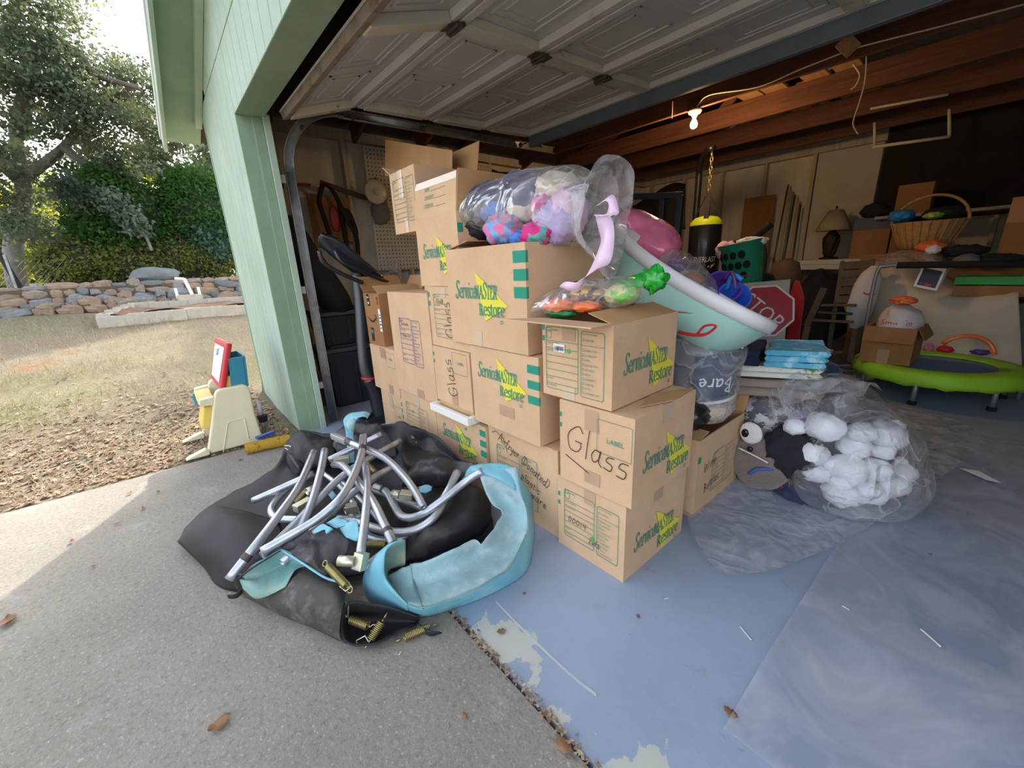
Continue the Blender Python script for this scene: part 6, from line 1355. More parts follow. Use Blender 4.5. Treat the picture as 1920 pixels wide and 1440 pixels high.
for i, (px, py) in enumerate(SK):
    c = at(px, py, Y=2.12+.02*(i % 3)+max(0, (px-1560)*.0018)); r = .048+.01*((i*7) % 4)
    if c.z < r*.8+.03: c.z = r*.8+.03
    o = thing('rolled_socks', 'rolled white socks in the clear bag, %s from left among the %s ones' % (wh[i % 6], ('upper', 'middle', 'lower')[i//6]), 'socks', c, 'rolled white socks in the bag')
    rn = random.Random(i); d = Vector((rn.uniform(-1, 1), rn.uniform(-1, 1), rn.uniform(-.5, .5))).normalized()
    MB().blob(c, (r, r*.9, r*.8), 18, .22, 2, 70+i).build('ball', MATS['cloth_white'], o, smooth=True)
    MB().blob(c+d*r*.8, (r*.45, r*.4, r*.4), 12, .25, 2, 90+i).build('cuff', MATS['cloth_white'], o, smooth=True)
GD = 'dark clothes in the sock bag'
cloth('dark garment at the left of the sock bag', 1480, 845, 2.16, (.13, .12, .12), 'cloth_dark', 81, grp=GD); cloth('navy garment at the bottom of the sock bag', 1505, 925, 2.2, (.15, .11, .07), 'cloth_navy', 82, grp=GD); cloth('maroon garment low at the left of the sock bag', 1470, 905, 2.18, (.05, .06, .05), 'cloth_maroon', 83, grp=GD); cloth('black garment at the back of the sock bag', 1590, 850, 2.5, (.2, .1, .15), 'cloth_dark', 84, grp=GD); cloth('grey lilac garment on top in the sock bag', 1520, 795, 2.25, (.1, .08, .05), 'cloth_lilac', 85, grp=GD)
b2_ = thing('dark_clothes_bag', 'clear bag of dark clothes standing behind the sock bag', 'plastic bag', (-.42, 2.86, .01), 'clear bags')
c1 = Vector((-.42, 2.88, .0)); sack('d', [c1+Vector((0, 0, .015)), c1+Vector((0, 0, .05)), c1+Vector((0, 0, .2)), c1+Vector((0, 0, .33)), c1+Vector((.02, 0, .4)), c1+Vector((.03, 0, .43))], [(.1, .1), (.19, .19), (.21, .2), (.19, .18), (.12, .12), (.02, .02)], CLEAR, 40, 13, .05, 4, up=(0, 1, 0)).build('bag_film', CLEAR, b2_, smooth=True)
MB().blob(c1+Vector((0, 0, .2)), (.17, .16, .16), 20, .25, 2, 88).build('dark_clothes', MATS['cloth_navy'], smooth=True, label='dark navy clothes packed in the bag behind the socks', cat='clothing')
# ================================================================== left wall: pegboard, dark panel, hung things
m, nt, b = nodes_of('pegboard'); T = nt.nodes.new('ShaderNodeTexCoord').outputs['Object']; sp = nt.nodes.new('ShaderNodeSeparateXYZ'); nt.links.new(T, sp.inputs[0])
def dots(o):
    f = mth(nt, 'FRACT', mth(nt, 'MULTIPLY', o, 26.0), 0); f = mth(nt, 'SUBTRACT', f, .5); return mth(nt, 'MULTIPLY', f, f)
hole = rng(nt, mth(nt, 'ADD', dots(sp.outputs['Y']), dots(sp.outputs['Z'])), .022, .035, 1, 0)
nt.links.new(mixc(nt, hole, mixc(nt, rng(nt, noise_node(nt, T, 3, 4), .3, .7), (206, 200, 182), (186, 178, 158)), (58, 50, 42)), b.inputs['Base Color']); b.inputs['Roughness'].default_value = .8
WXI = WX0+.106
for (ya, yb) in ((1.87, 2.62), (2.63, 3.47)): MB().bx(WXI, WXI+.006, ya, yb, 1.16, 2.36).build('pegboard', MATS['pegboard'], wl)
q = MB(); ys_ = [3.5+.05*i for i in range(44)]
q.grid([[(WXI+.004, y, 1.0) for y in ys_], [(WXI+.004, y, 2.3+.03*noise.noise(Vector((y*7, 0, 0)))) for y in ys_]]).build('dark_panel', MATS['tar_paper'], wl, solid=.004)
def WLp(px, py, X=WXI+.02): return at(px, py, X=X)
mat('enamel_cream', (206, 200, 178), .35, var=.08); mat('strap_black', (26, 26, 28), .8, var=.2); mat('cloth_grey', (112, 112, 108), .9, var=.2); mat('brown_board', (150, 104, 62), .85, var=.15, vs=4); mat('red_grip', (170, 44, 40), .5); mat('rust_brown', (96, 70, 50), .85, var=.2)
ld = thing('pan_lid', 'round cream enamel lid hanging on the pegboard', 'lid', WLp(705, 360))
MB().tube([WLp(704, 333, WXI+.01), WLp(704, 336, WXI+.13)], .006, 6).build('hook', MATS['strap_black'], ld)
MB().lathe([(.0, .03), (.03, .03), (.035, .018), (.085, .012), (.105, .004), (.11, 0), (.11, -.006)], 32, WLp(705, 360, WXI+.13), axis=(1, -.1, 0)).build('disc', MATS['enamel_cream'], ld, smooth=40); MB().lathe([(.012, .03), (.018, .045), (.0, .05)], 14, WLp(705, 360, WXI+.13), axis=(1, -.1, 0)).build('knob', MATS['enamel_cream'], ld, smooth=40)
q = sack('g', [WLp(703, 350, WXI+.04), WLp(706, 362, WXI+.04), WLp(712, 388, WXI+.04), WLp(716, 412, WXI+.04), WLp(718, 420, WXI+.04)], [(.02, .02), (.05, .03), (.09, .035), (.09, .035), (.04, .02)], None, 20, 2, .08, 6, up=(1, 0, 0)); q.build('cloth_bag', MATS['cloth_grey'], smooth=True, label='grey cloth bag hanging behind the cream lid', cat='bag')
q = MB(); q.prism([WLp(575, 362), WLp(655, 372), WLp(662, 455), WLp(645, 450), WLp(592, 462)], (.012, 0, 0)); q.build('cardboard_panel', MATS['brown_board'], smooth=0, label='brown board leaning on the left wall behind the black straps', cat='board')
MB().bar(WLp(600, 342, WXI+.03), WLp(688, 372, WXI+.03), .02, .045).build('wood_rail', MATS['rust_brown'], label='dark wooden rail slanting across the left wall', cat='rail', bevel=.003)
hr = thing('strap_harness', 'black strap harness hanging from the wooden rail', 'straps', WLp(640, 430, WXI+.06))
for pts in ([(605, 345), (598, 375), (605, 400), (615, 430), (622, 450)], [(607, 343), (625, 360), (640, 390), (655, 420), (668, 445), (672, 490)], [(636, 385), (645, 430), (650, 470), (648, 490)], [(640, 390), (652, 395), (665, 425), (668, 440)]):
    c = catmull([WLp(px, py, WXI+.07+.01*i) for i, (px, py) in enumerate(pts)], 5); MB().grid([[p+Vector((.0, -.022, 0)) for p in c], [p+Vector((.008, 0, 0)) for p in c], [p+Vector((0, .022, 0)) for p in c]]).build('strap', MATS['strap_black'], hr, smooth=True, solid=.006)
MB().blob(WLp(628, 410, WXI+.05), (.02, .05, .12), 14, .1, 1, 1).build('red_pad', MATS['red_grip'], hr, smooth=True)
MB().tube([WLp(554, 346, WXI+.05), WLp(582, 347, WXI+.05)], .012, 8).build('tool_handle', MATS['red_grip'], smooth=40, label='red tool handle on the left wall beside the track', cat='tool')
MB().tube(catmull([WLp(516, 320, WXI+.05), WLp(526, 335, WXI+.05), WLp(530, 352, WXI+.05), WLp(520, 360, WXI+.05), WLp(530, 380, WXI+.05)], 5), .01, 6).build('wire_hook', MATS['strap_black'], smooth=True, label='black wire loop hanging beside the door track', cat='wire')
pk = thing('clear_package', 'clear plastic blister package hanging low on the pegboard', 'package', WLp(738, 505, WXI+.05)); a = WLp(738, 505, WXI+.03); MB().bx(a.x, a.x+.05, a.y-.07, a.y+.07, a.z-.14, a.z+.1).build('shell', CLEAR, pk, bevel=.01); MB().bx(a.x+.005, a.x+.03, a.y-.05, a.y+.05, a.z-.12, a.z-.03).build('card', MATS['cloth_grey'], pk, bevel=.003)
# elliptical trainer between the jamb and the boxes
el = thing('elliptical_trainer', 'black elliptical trainer with grey post and red ring, left of the boxes', 'exercise machine', (-3.0, 1.12, 0))
mat('frame_grey', (92, 94, 98), .4, .5, var=.1); mat('console_black', (30, 32, 38), .35, coat=.3); mat('ring_red', (206, 50, 46), .4)
E_ = lambda px, py, X=-3.0: at(px, py, X=X)
MB().tube(catmull([E_(668, 512), E_(674, 570), E_(678, 640), E_(683, 690), E_(692, 712)], 5), .035, 12).build('post', MATS['frame_grey'], el, smooth=True)
MB().tube(catmull([E_(690, 708), E_(705, 735), E_(722, 790)], 5), [.05, .05, .052, .054, .056, .06, .065, .07, .075, .08, .085][:11], 14).build('base_cover', MATS['console_black'], el, smooth=True)
MB().lathe([(.048, -.008), (.058, -.006), (.058, .006), (.048, .008)], 18, E_(692, 708), axis=(0, .1, 1)).build('ring', MATS['ring_red'], el, smooth=40)
MB().patch([[E_(602, 438, -2.96), E_(640, 452, -2.94), E_(690, 495, -2.94), E_(728, 525, -2.96)], [E_(598, 446, -3.0), E_(635, 480, -2.99), E_(680, 512, -2.99), E_(725, 538, -3.0)], [E_(605, 460, -3.06), E_(640, 490, -3.06), E_(680, 518, -3.06), E_(722, 540, -3.05)]], 5, 6).build('console', MATS['console_black'], el, smooth=True, solid=.035)
for X in (-2.9, -3.1): MB().tube(catmull([E_(598, 470, X), E_(605, 490, X), E_(625, 505, X), E_(655, 520, X), E_(680, 530, X-.0)], 5), .014, 8).build('handle_bar', MATS['console_black'], el, smooth=True)
MB().tube(catmull([E_(628, 470, -2.92), E_(640, 490, -2.9), E_(670, 505, -2.9), E_(728, 530, -2.93)], 5), .014, 8).build('handle_bar', MATS['console_black'], el, smooth=True)
MB().bx(-3.08, -2.92, 1.0, 1.6, .01, .07).build('foot', MATS['console_black'], el, bevel=.015)
# totes and a long black bag behind the jamb
mat('tote_dark', (38, 42, 50), .5, var=.1); mat('tote_lid', (70, 70, 72), .55, var=.1); mat('nylon_black', (24, 24, 27), .7, var=.25, vs=4, bump=.2, bs=20)
def tote(lab, x0, x1, y0, y1, z0, z1):
    t = thing('storage_tote', lab, 'storage tote', ((x0+x1)/2, (y0+y1)/2, z0), 'stacked totes by the left wall'); k = .03
    MB().hexa([(x0+k, y0+k, z0), (x1-k, y0+k, z0), (x1-k, y1-k, z0), (x0+k, y1-k, z0), (x0, y0, z1-.05), (x1, y0, z1-.05), (x1, y1, z1-.05), (x0, y1, z1-.05)]).build('tub', MATS['tote_dark'], t, bevel=.02)
    for i in range(4): MB().bx(x1-.022, x1-.004, y0+.08+i*(y1-y0-.16)/3-.012, y0+.08+i*(y1-y0-.16)/3+.012, z0+.05, z1-.07).build('rib', MATS['tote_dark'], t, bevel=.004)
    MB().bx(x0-.02, x1+.02, y0-.02, y1+.02, z1-.05, z1-.015).bx(x0+.05, x1-.05, y0+.05, y1-.05, z1-.015, z1).build('lid', MATS['tote_lid'], t, bevel=.01)
tote('dark storage tote on the floor behind the door track', -3.95, -3.55, .98, 1.6, .005, .55); tote('upper dark storage tote stacked behind the door track', -3.95, -3.55, .98, 1.6, .552, .86)
sack('k', [E_(536, 405, -3.55), E_(548, 440, -3.55), E_(580, 500, -3.55), E_(625, 560, -3.6), E_(655, 585, -3.65)], [(.04, .05), (.1, .1), (.13, .13), (.14, .12), (.06, .05)], None, 22, 3, .05, 4).build('long_bag', MATS['nylon_black'], smooth=True, label='long black soft bag leaning over the totes', cat='bag')
# ================================================================== ceiling things
lb0 = at(1303, 205, Y=3.98); lb0.z = EZ-.062
lt = thing('bare_bulb', 'glowing bare light bulb in a white ceiling socket under the joist', 'light bulb', lb0)
mat('porcelain', (226, 216, 196), .3); mat('bulb_glow', (255, 214, 150), .3, emit=((1.0, .66, .3), 90))
MB().lathe([(.055, 0), (.058, -.012), (.05, -.028), (.028, -.04), (.02, -.055)], 20, lb0).build('socket', MATS['porcelain'], lt, smooth=40)
MB().lathe([(.012, -.055), (.015, -.075), (.029, -.105), (.03, -.12), (.024, -.14), (.001, -.15)], 18, lb0).build('bulb', MATS['bulb_glow'], lt, smooth=True)
ld_ = bpy.data.lights.new('bulb_light', 'POINT'); ld_.energy = 16; ld_.color = (1, .58, .26); ld_.shadow_soft_size = .035; lo = bpy.data.objects.new('bulb_light', ld_); COL.objects.link(lo); lo.location = lb0+Vector((0, 0, -.19))
mat('cord_white', (196, 184, 160), .6)
MB().tube(catmull([lb0+Vector((.03, -.03, .01)), at(1330, 178, Y=3.95), at(1420, 163, Y=3.95), at(1500, 130, Y=3.95), at(1590, 95, Y=3.95), at(1640, 80, Y=3.95), at(1760, 50, Y=3.95), at(1920, 8, Y=3.95)], 6), .006, 6).build('power_cord', MATS['cord_white'], smooth=True, label='white electric cord running along the joist to the bulb', cat='cord')
MB().tube(catmull([at(1625, 105, Y=4.0), at(1622, 150, Y=4.0), at(1612, 190, Y=4.0), at(1602, 220, Y=4.0), at(1600, 235, Y=4.0), at(1609, 252, Y=4.0)], 6), .0045, 6).build('pull_string', MATS['cord_white'], smooth=True, label='pull string dangling below the wooden truss', cat='string')
MB().tube(catmull([at(1600, 120, Y=4.2), at(1612, 140, Y=4.2), at(1605, 160, Y=4.2), at(1595, 168, Y=4.2)], 5), .006, 6).build('electric_cable', MATS['cord_white'], smooth=True, label='short loop of cord behind the pull string', cat='cord')
MB().tube([at(1261, 190, Y=3.95), at(1260, 222, Y=3.95)], .003, 5).build('pull_chain', MATS['cord_white'], label='thin chain hanging left of the bulb', cat='chain')
for i, (x, y0, y1, lab) in enumerate([(-1.93, 3.95, 4.9, 'first'), (-1.73, 3.95, 4.9, 'second'), (-1.42, 4.0, 5.6, 'third'), (-1.2, 4.0, 5.6, 'fourth'), (-1.75, 4.8, 6.3, 'fifth'), (-1.5, 4.8, 6.3, 'sixth')]):
    MB().bx(x, x+.18, y0, y1, EZ+.131, EZ+.152).build('loft_board', MATS['plank_wood'], label='pale board laid over the joists above the bulb, %s from the left' % lab, cat='board', group='boards over the joists', bevel=.002)
MB().bar(at(1580, 75, Y=3.9), at(1600, 95, Y=3.9), .04, .09).build('block', MATS['plank_wood'], rf)
rk = thing('ceiling_rack', 'white plastic pipe rack hanging from the joists at the right', 'rack', at(1710, 260, Y=5.5))
Rk = lambda px, py, Y=5.5: at(px, py, Y=Y)
for Y in (5.5, 5.75):
    MB().tube([Rk(1640, 230, Y), Rk(1640, 275, Y)], .012, 8).build('upright', MATS['cord_white'], rk, smooth=True); MB().tube([Rk(1780, 205, Y), Rk(1780, 255, Y)], .012, 8).build('upright', MATS['cord_white'], rk, smooth=True)
MB().tube([Rk(1636, 276), Rk(1782, 256)], .014, 8).build('crossbar', MATS['cord_white'], rk, smooth=True); MB().tube([Rk(1632, 204), Rk(1778, 177)], .012, 8).build('crossbar', MATS['cord_white'], rk, smooth=True)
# ================================================================== punching bag and stand
pbx = Vector((-2.07, 4.5, 0)); pg = thing('punching_bag', 'black heavy punching bag with lime green top hanging on a chain', 'punching bag', pbx+Vector((0, 0, .55)))
mat('vinyl_bag', (26, 26, 28), .35, var=.1, coat=.2); mat('lime_pl', (186, 214, 30), .5); mat('chain_metal', (186, 172, 128), .35, .8)
MB().lathe([(.13, .55), (.155, .57), (.158, .8), (.158, 1.2), (.157, 1.46), (.15, 1.48)], 28, pbx).build('bag', MATS['vinyl_bag'], pg, smooth=40); MB().lathe([(.157, 1.455), (.15, 1.5), (.11, 1.54), (.03, 1.56), (0, 1.56)], 28, pbx).build('top', MATS['lime_pl'], pg, smooth=50)
for a in (.4, 1.97, 3.54, 5.1): MB().bar(pbx+Vector((.155*math.cos(a), .155*math.sin(a), 1.45)), pbx+Vector((.01*math.cos(a), .01*math.sin(a), 1.78)), .045, .006).build('strap', MATS['strap_black'], pg)
for i in range(9):
    c = pbx+Vector((0, 0, 1.79+i*.042)); MB().tube([c+Vector((.013*math.cos(a)*(i % 2), .013*math.cos(a)*(1-i % 2), .027*math.sin(a))) for a in [2*PI*k/10 for k in range(10)]], .004, 5, closed=True).build('chain_link', MATS['chain_metal'], pg, smooth=True)
f = Flat(); f.text('EVERLAST', -.125, 0, .075, .68); f.line([(.02, -.05), (.07, -.035)], .012); f.line([(.05, -.06), (.09, -.02)], .01)
q = MB(); ca2 = math.atan2(-4.5, 2.07); q.v = [pbx+Vector((math.cos(ca2+.2+u/.16)*.1595, math.sin(ca2+.2+u/.16)*.1595, 1.1+v)) for u, v in f.v]; q.f = f.f; q.build('brand_writing', MATS['sticker_white'], pg)
sd_ = thing('bag_stand', 'black steel stand holding the punching bag', 'stand', (-2.33, 4.75, 0)); MB().tube(catmull([Vector((-2.33, 4.8, .0)), Vector((-2.33, 4.8, 1.0)), Vector((-2.33, 4.8, 1.9)), Vector((-2.31, 4.76, 2.08)), Vector((-2.22, 4.65, 2.17)), Vector((-2.07, 4.5, 2.19))], 6), .035, 10).build('post', MATS['vinyl_bag'], sd_, smooth=True)
MB().bar((-2.33, 4.3, .03), (-2.33, 5.3, .03), .06, .05).build('foot', MATS['vinyl_bag'], sd_, bevel=.005); MB().lathe([(.042, -.03), (.042, .03)], 12, (-2.33, 4.8, 1.28)).build('collar', MATS['chain_metal'], sd_)
fr = thing('steel_rack', 'dark square tube exercise rack behind the pink bag', 'rack', (-1.9, 3.5, 0)); Q = lambda px, py, Y=3.5: at(px, py, Y=Y)
mat('rack_blue', (44, 48, 58), .45, .3)
for nm, a, c in (('top_bar', Q(1180, 369), Q(1279, 366)), ('upright', Q(1277, 366), Vector((Q(1262, 450).x, 3.5, .01))), ('upright', Q(1243, 370), Vector((Q(1240, 430).x, 3.5, .01)))): MB().bar(a, c, .05, .05, (0, 1, 0)).build(nm, MATS['rack_blue'], fr, bevel=.004)
MB().patch([[at(1185, 385, Y=5.6), at(1225, 365, Y=5.6), at(1260, 345, Y=5.6), at(1285, 348, Y=5.6)], [at(1190, 400, Y=5.4), at(1230, 385, Y=5.4), at(1260, 365, Y=5.4), at(1285, 375, Y=5.4)], [at(1200, 430, Y=5.3), at(1230, 430, Y=5.3), at(1260, 430, Y=5.3), at(1285, 430, Y=5.3)]], 5, 5, fn=wrink(.03, 5)).build('black_tarp', MATS['nylon_black'], smooth=True, solid=.01, label='black tarpaulin slung in the back left corner', cat='tarpaulin')
mc = thing('metal_chair', 'rounded metal patio chair behind the punching bag', 'chair', (-2.3, 6.2, 0))
cs = Vector((-2.3, 6.2, 0)); mat('chair_metal', (58, 50, 42), .6, .4)
MB().tube(catmull([cs+Vector(p) for p in ((-.25, 0, .4), (-.26, .05, 1.0), (-.2, .08, 1.3), (0, .1, 1.38), (.2, .08, 1.3), (.26, .05, 1.0), (.25, 0, .4))], 5), .016, 8).build('back_frame', MATS['chair_metal'], mc, smooth=True)
for x in (-.12, 0, .12): MB().tube([cs+Vector((x, .03, .45)), cs+Vector((x, .09, 1.34))], .01, 6).build('back_rod', MATS['chair_metal'], mc)
for z in (.75, 1.05): MB().tube([cs+Vector((-.25, .04, z)), cs+Vector((.25, .04, z))], .01, 6).build('cross_rod', MATS['chair_metal'], mc)
MB().bx(cs.x-.26, cs.x+.26, cs.y-.5, cs.y, .4, .44).build('seat', MATS['chair_metal'], mc, bevel=.01)
for x in (-.23, .23):
    for y in (-.47, -.03): MB().tube([cs+Vector((x, y, 0.005)), cs+Vector((x, y, .41))], .014, 6).build('leg', MATS['chair_metal'], mc)
# ================================================================== back wall
MB().bx(-2.62, -2.22, BY-.13, BY-.11, .005, 1.95).build('plywood_board', mat('ply_orange', (156, 108, 62), .8, var=.12), label='orange brown plywood board leaning on the back wall', cat='board')
MB().bx(-1.78, -1.14, BY-.105, BY-.09, .9, EZ-.1).build('white_panel', mat('panel_pale', (196, 188, 170), .8, var=.06), wb)
MB().bx(-1.12, 2.7, BY-.105, BY-.092, 1.45, EZ+.3).build('dark_cover', MATS['tar_paper'], wb)
for i, x in enumerate((-2.14, -2.08, -2.0, -1.94, -1.88)):
    MB().tube([Vector((x, BY-.3+.03*i, .01)), Vector((x+.06-.02*i, BY-.12, 2.05-.07*i))], .012+.004*(i % 2), 8).build('pole', MATS['stud_wood'] if i % 2 else MATS['frame_grey'], smooth=True, label='%s of five thin poles leaning on the back wall, counted from the plywood' % ('first', 'second', 'third', 'fourth', 'fifth')[i], cat='pole', group='poles at the back wall')
tb_ = thing('work_table', 'long table with white front edge along the back wall', 'table', (-.2, 6.6, 0))
MB().bx(-1.85, 1.6, 6.3, 6.86, 1.0, 1.055).build('table_top', mat('old_white', (206, 202, 188), .6, var=.08), tb_, bevel=.004); MB().bx(-1.85, 1.6, 6.31, 6.34, .94, .999).build('apron', MATS['old_white'], tb_)
for x in (-1.8, 1.52):
    for y in (6.34, 6.78): MB().bx(x, x+.06, y, y+.06, .005, .998).build('leg', MATS['stud_wood'], tb_, bevel=.004)
lc = Vector((-1.42, 6.55, 1.056)); lp = thing('table_lamp', 'table lamp with cream cone shade and dark lattice base', 'lamp', lc)
mat('lamp_dark', (44, 36, 32), .6, .3); mat('lamp_shade', (170, 156, 128), .8, var=.06)
MB().lathe([(.1, 0), (.1, .02), (.05, .03), (.06, .06), (.09, .2), (.085, .27), (.04, .33), (.02, .36)], 18, lc).build('base', MATS['lamp_dark'], lp, smooth=40)
for k in range(8):
    a = 2*PI*k/8; MB().tube([lc+Vector((math.cos(a+s*.6)*(.06+.035*s), math.sin(a+s*.6)*(.06+.035*s), .06+.2*s)) for s in (0, .35, .7, 1)], .006, 5).build('lattice', MATS['rust_brown'], lp, smooth=True)
MB().lathe([(.18, .34), (.15, .42), (.07, .58)], 24, lc, caps=False).build('shade', MATS['lamp_shade'], lp, smooth=True, solid=.004); MB().lathe([(.006, .36), (.006, .6), (.014, .61), (.0, .63)], 10, lc).build('finial', MATS['lamp_dark'], lp)
def bbox(lab, px0, px1, pyb, pyt, Y, dep, cm='cardboard_dark', top='closed', flaps=(), rz=0, z0=None, grp='boxes at the back of the garage'):
    a = at(px0, pyb, Y=Y); c = at(px1, pyb, Y=Y); t_ = at(px0, pyt, Y=Y); zb = a.z if z0 is None else z0
    return cbox(lab, a.x, c.x, Y, Y+dep, zb, t_.z, top=top, cm=cm, flaps=flaps, rz=rz, group=grp, name='storage_box', seed=px0)
bbox('brown carton with white sticker on the back table beside the lamp', 1592, 1660, 478, 434, 6.32, .4, z0=1.056); bbox('brown carton on the back table right of the one with a sticker', 1664, 1720, 476, 436, 6.32, .4, z0=1.056)
a = at(1598, 430, Y=6.35); MB().bx(a.x, a.x+.48, 6.36, 6.66, 1.36, 1.5).build('blue_bin', mat('bin_blue', (66, 76, 92), .5), label='blue grey bin on top of the carton beside the lamp', cat='bin', bevel=.01)
# heap of boxes behind the couch holding the basket and clothes
for i, (x0, x1, y0, y1, z0, z1, lab) in enumerate([(-.95, -.35, 5.66, 6.2, .005, .55, 'lower brown box hidden behind the covered couch, left of two'), (-.95, -.35, 5.66, 6.2, .56, 1.1, 'upper brown box under the wicker basket'), (-.32, .3, 5.66, 6.2, .005, .5, 'lower brown box hidden behind the covered couch, right of two'), (-.32, .3, 5.66, 6.2, .51, 1.0, 'upper brown box under the dark clothes heap')]):
    cbox(lab, x0, x1, y0, y1, z0, z1, cm='cardboard_dark', seed=40+i, group='boxes at the back of the garage', name='storage_box')
wk = Vector((-.52, 5.9, 1.11)); bk_ = thing('wicker_basket', 'wide wicker basket with a tall hoop handle on the heap', 'basket', wk)
mat('wicker', (186, 148, 92), .75, var=.2, vs=30, bump=.6, bs=70)
prof = [(.17, 0), (.2, .06), (.235, .14), (.265, .23), (.275, .25), (.262, .25), (.22, .14), (.16, .02)]
MB().lathe(prof, 32, wk+Vector((0, 0, .03)), sy=.85).build('bowl', MATS['wicker'], bk_, smooth=40)
for k in range(26):
    a = 2*PI*k/26; MB().tube([wk+Vector((math.cos(a)*r*1.01, math.sin(a)*r*.86, z+.03)) for r, z in prof[:5]], .007, 5).build('stake', MATS['wicker'], bk_, smooth=True)
MB().tube([wk+Vector((math.cos(a)*.27, 0, .27+math.sin(a)*.25)) for a in [PI*k/18 for k in range(19)]], .013, 8).build('handle', MATS['wicker'], bk_, smooth=True)
cloth('teal cloth spilling from the wicker basket', 1690, 405, 5.9, (.1, .09, .06), 'toy_skyblue', 91, .3); cloth('black cloth inside the wicker basket', 1770, 400, 5.95, (.14, .1, .06), 'cloth_dark', 92, .3); cloth('yellow green cloth at the rim of the basket', 1750, 404, 5.8, (.07, .06, .03), 'lily', 93, .3)
GH = 'heap behind the covered couch'
cloth('orange stuffed piece below the wicker basket', 1745, 462, 5.55, (.1, .08, .05), 'orange_pl', 94, .3, 'soft_toy', GH, 'toy'); cloth('white furry piece below the wicker basket', 1750, 468, 5.48, (.05, .05, .04), 'cloth_white', 95, .3, 'soft_toy', GH, 'toy'); cloth('black clothes heap beside the open brown box', 1810, 470, 5.55, (.14, .1, .05), 'cloth_dark', 96, .35, grp=GH); cloth('dark clothes at the right end of the heap', 1870, 488, 5.45, (.16, .1, .05), 'cloth_dark', 97, .35, grp=GH); cloth('grey plastic wrapped piece on the heap', 1812, 488, 5.35, (.08, .06, .05), 'cloth_grey', 98, .3, grp=GH)
cbox('open brown box on the heap at the right edge', -.02, .5, 5.66, 6.2, 1.01, 1.32, top='open', cm='cardboard_dark', flaps=(('F', -20, .22, 0), ('B', 20, .2, 0)), seed=50, group='boxes at the back of the garage', name='storage_box')
bbox('small carton with round print, high up in front of the dark wall', 1677, 1742, 392, 350, 6.3, .3, z0=1.5)
MB().bx(-1.0, .6, 6.28, 6.62, 1.47, 1.499).build('wall_shelf', MATS['stud_wood'], label='rough shelf board under the small carton', cat='shelf'); 
cloth('dark blankets at the left of the upper shelf', 1640, 395, 6.4, (.12, .1, .08), 'cloth_dark', 99, .3, 'folded_blanket', None, 'blanket')
# ================================================================== couch under a beige sheet
co = thing('covered_couch', 'couch draped with a wrinkled beige sheet behind the small trampoline', 'couch', (-.3, 5.3, 0))
mat('sheet_beige', (196, 184, 166), .9, var=.06, vs=3, sheen=.2)
V4 = lambda L: [at(px, py, Y=Y) for px, py, Y in L]
rows = [V4([(1640, 492, 5.6), (1690, 480, 5.6), (1740, 500, 5.6), (1800, 530, 5.55), (1860, 535, 5.5), (1915, 540, 5.4)]), V4([(1632, 505, 5.35), (1690, 510, 5.3), (1745, 540, 5.25), (1800, 553, 5.2), (1860, 552, 5.15), (1910, 552, 5.12)]), V4([(1622, 545, 5.2), (1690, 560, 5.15), (1750, 580, 5.1), (1810, 585, 5.1), (1865, 588, 5.08), (1912, 590, 5.08)]),
        V4([(1612, 600, 5.2), (1690, 610, 5.12), (1755, 620, 5.1), (1815, 630, 5.1), (1870, 640, 5.08), (1914, 640, 5.08)]), V4([(1606, 650, 5.2), (1690, 668, 5.1), (1760, 680, 5.1), (1820, 690, 5.1), (1870, 694, 5.08), (1916, 690, 5.08)])]
MB().patch(rows, 7, 7, fn=lambda p: p+Vector((0, .02*fbm((p.x*9, p.z*3, 1), 3), .012*fbm((p.x*7, p.y*7, 5), 3)))).build('sheet', MATS['sheet_beige'], co, smooth=True, solid=.004)
MB().bx(-.86, .3, 5.32, 5.64, .01, .68).build('frame', MATS['cloth_grey'], co, bevel=.04)
sbg = thing('white_shopping_bag', 'white plastic shopping bag with red print hanging at the left arm of the couch', 'plastic bag', at(1615, 560, Y=5.0))
sack('w', V4([(1640, 500, 5.05), (1632, 520, 5.02), (1618, 560, 5.0), (1606, 600, 5.0), (1600, 615, 5.0)]), [(.03, .03), (.08, .06), (.1, .07), (.08, .05), (.03, .02)], None, 22, 6, .08, 5, up=(0, 1, 0)).build('bag', mat('bag_white', (206, 200, 200), .5, var=.06), sbg, smooth=True)
MB().tube(catmull(V4([(1619, 548, 4.9), (1626, 552, 4.9), (1634, 549, 4.9), (1640, 552, 4.9)]), 5), .006, 5).build('red_print', MATS['ring_red'], sbg, smooth=True)
MB().patch([V4([(1650, 480, 5.3), (1700, 470, 5.4), (1760, 480, 5.45), (1790, 500, 5.4)]), V4([(1645, 500, 5.1), (1700, 495, 5.12), (1750, 495, 5.15), (1780, 508, 5.15)])], 6, 6, fn=crk).build('clear_wrap', CLEAR2, smooth=True, label='clear plastic wrap spread over the top of the couch', cat='plastic wrap')
tx = thing('toy_carton', 'toy box with colourful printed picture standing on the couch', 'box', at(1745, 530, Y=4.98)); pts = V4([(1712, 537, 4.98), (1756, 546, 4.98), (1775, 505, 5.02), (1730, 497, 5.02)])
MB().prism(pts, (0.01, .08, 0)).build('carton', MATS['sticker_white'], tx, bevel=.003)
mat('print_dark', (40, 48, 70), .5, col2=(180, 60, 50), c2lo=.56, c2hi=.6, c2s=20); ctr = sum(pts, Vector())/4
MB().add([ctr+(p-ctr)*.78+Vector((0, -.003, 0)) for p in pts], [(0, 1, 2, 3)]).build('picture', MATS['print_dark'], tx)
a = at(1790, 520, Y=5.15); MB().bx(a.x, a.x+.42, 5.16, 5.3, .83, .9).build('green_tray', mat('tray_green', (44, 160, 60), .5), label='bright green tray lying on the couch', cat='tray', bevel=.006)
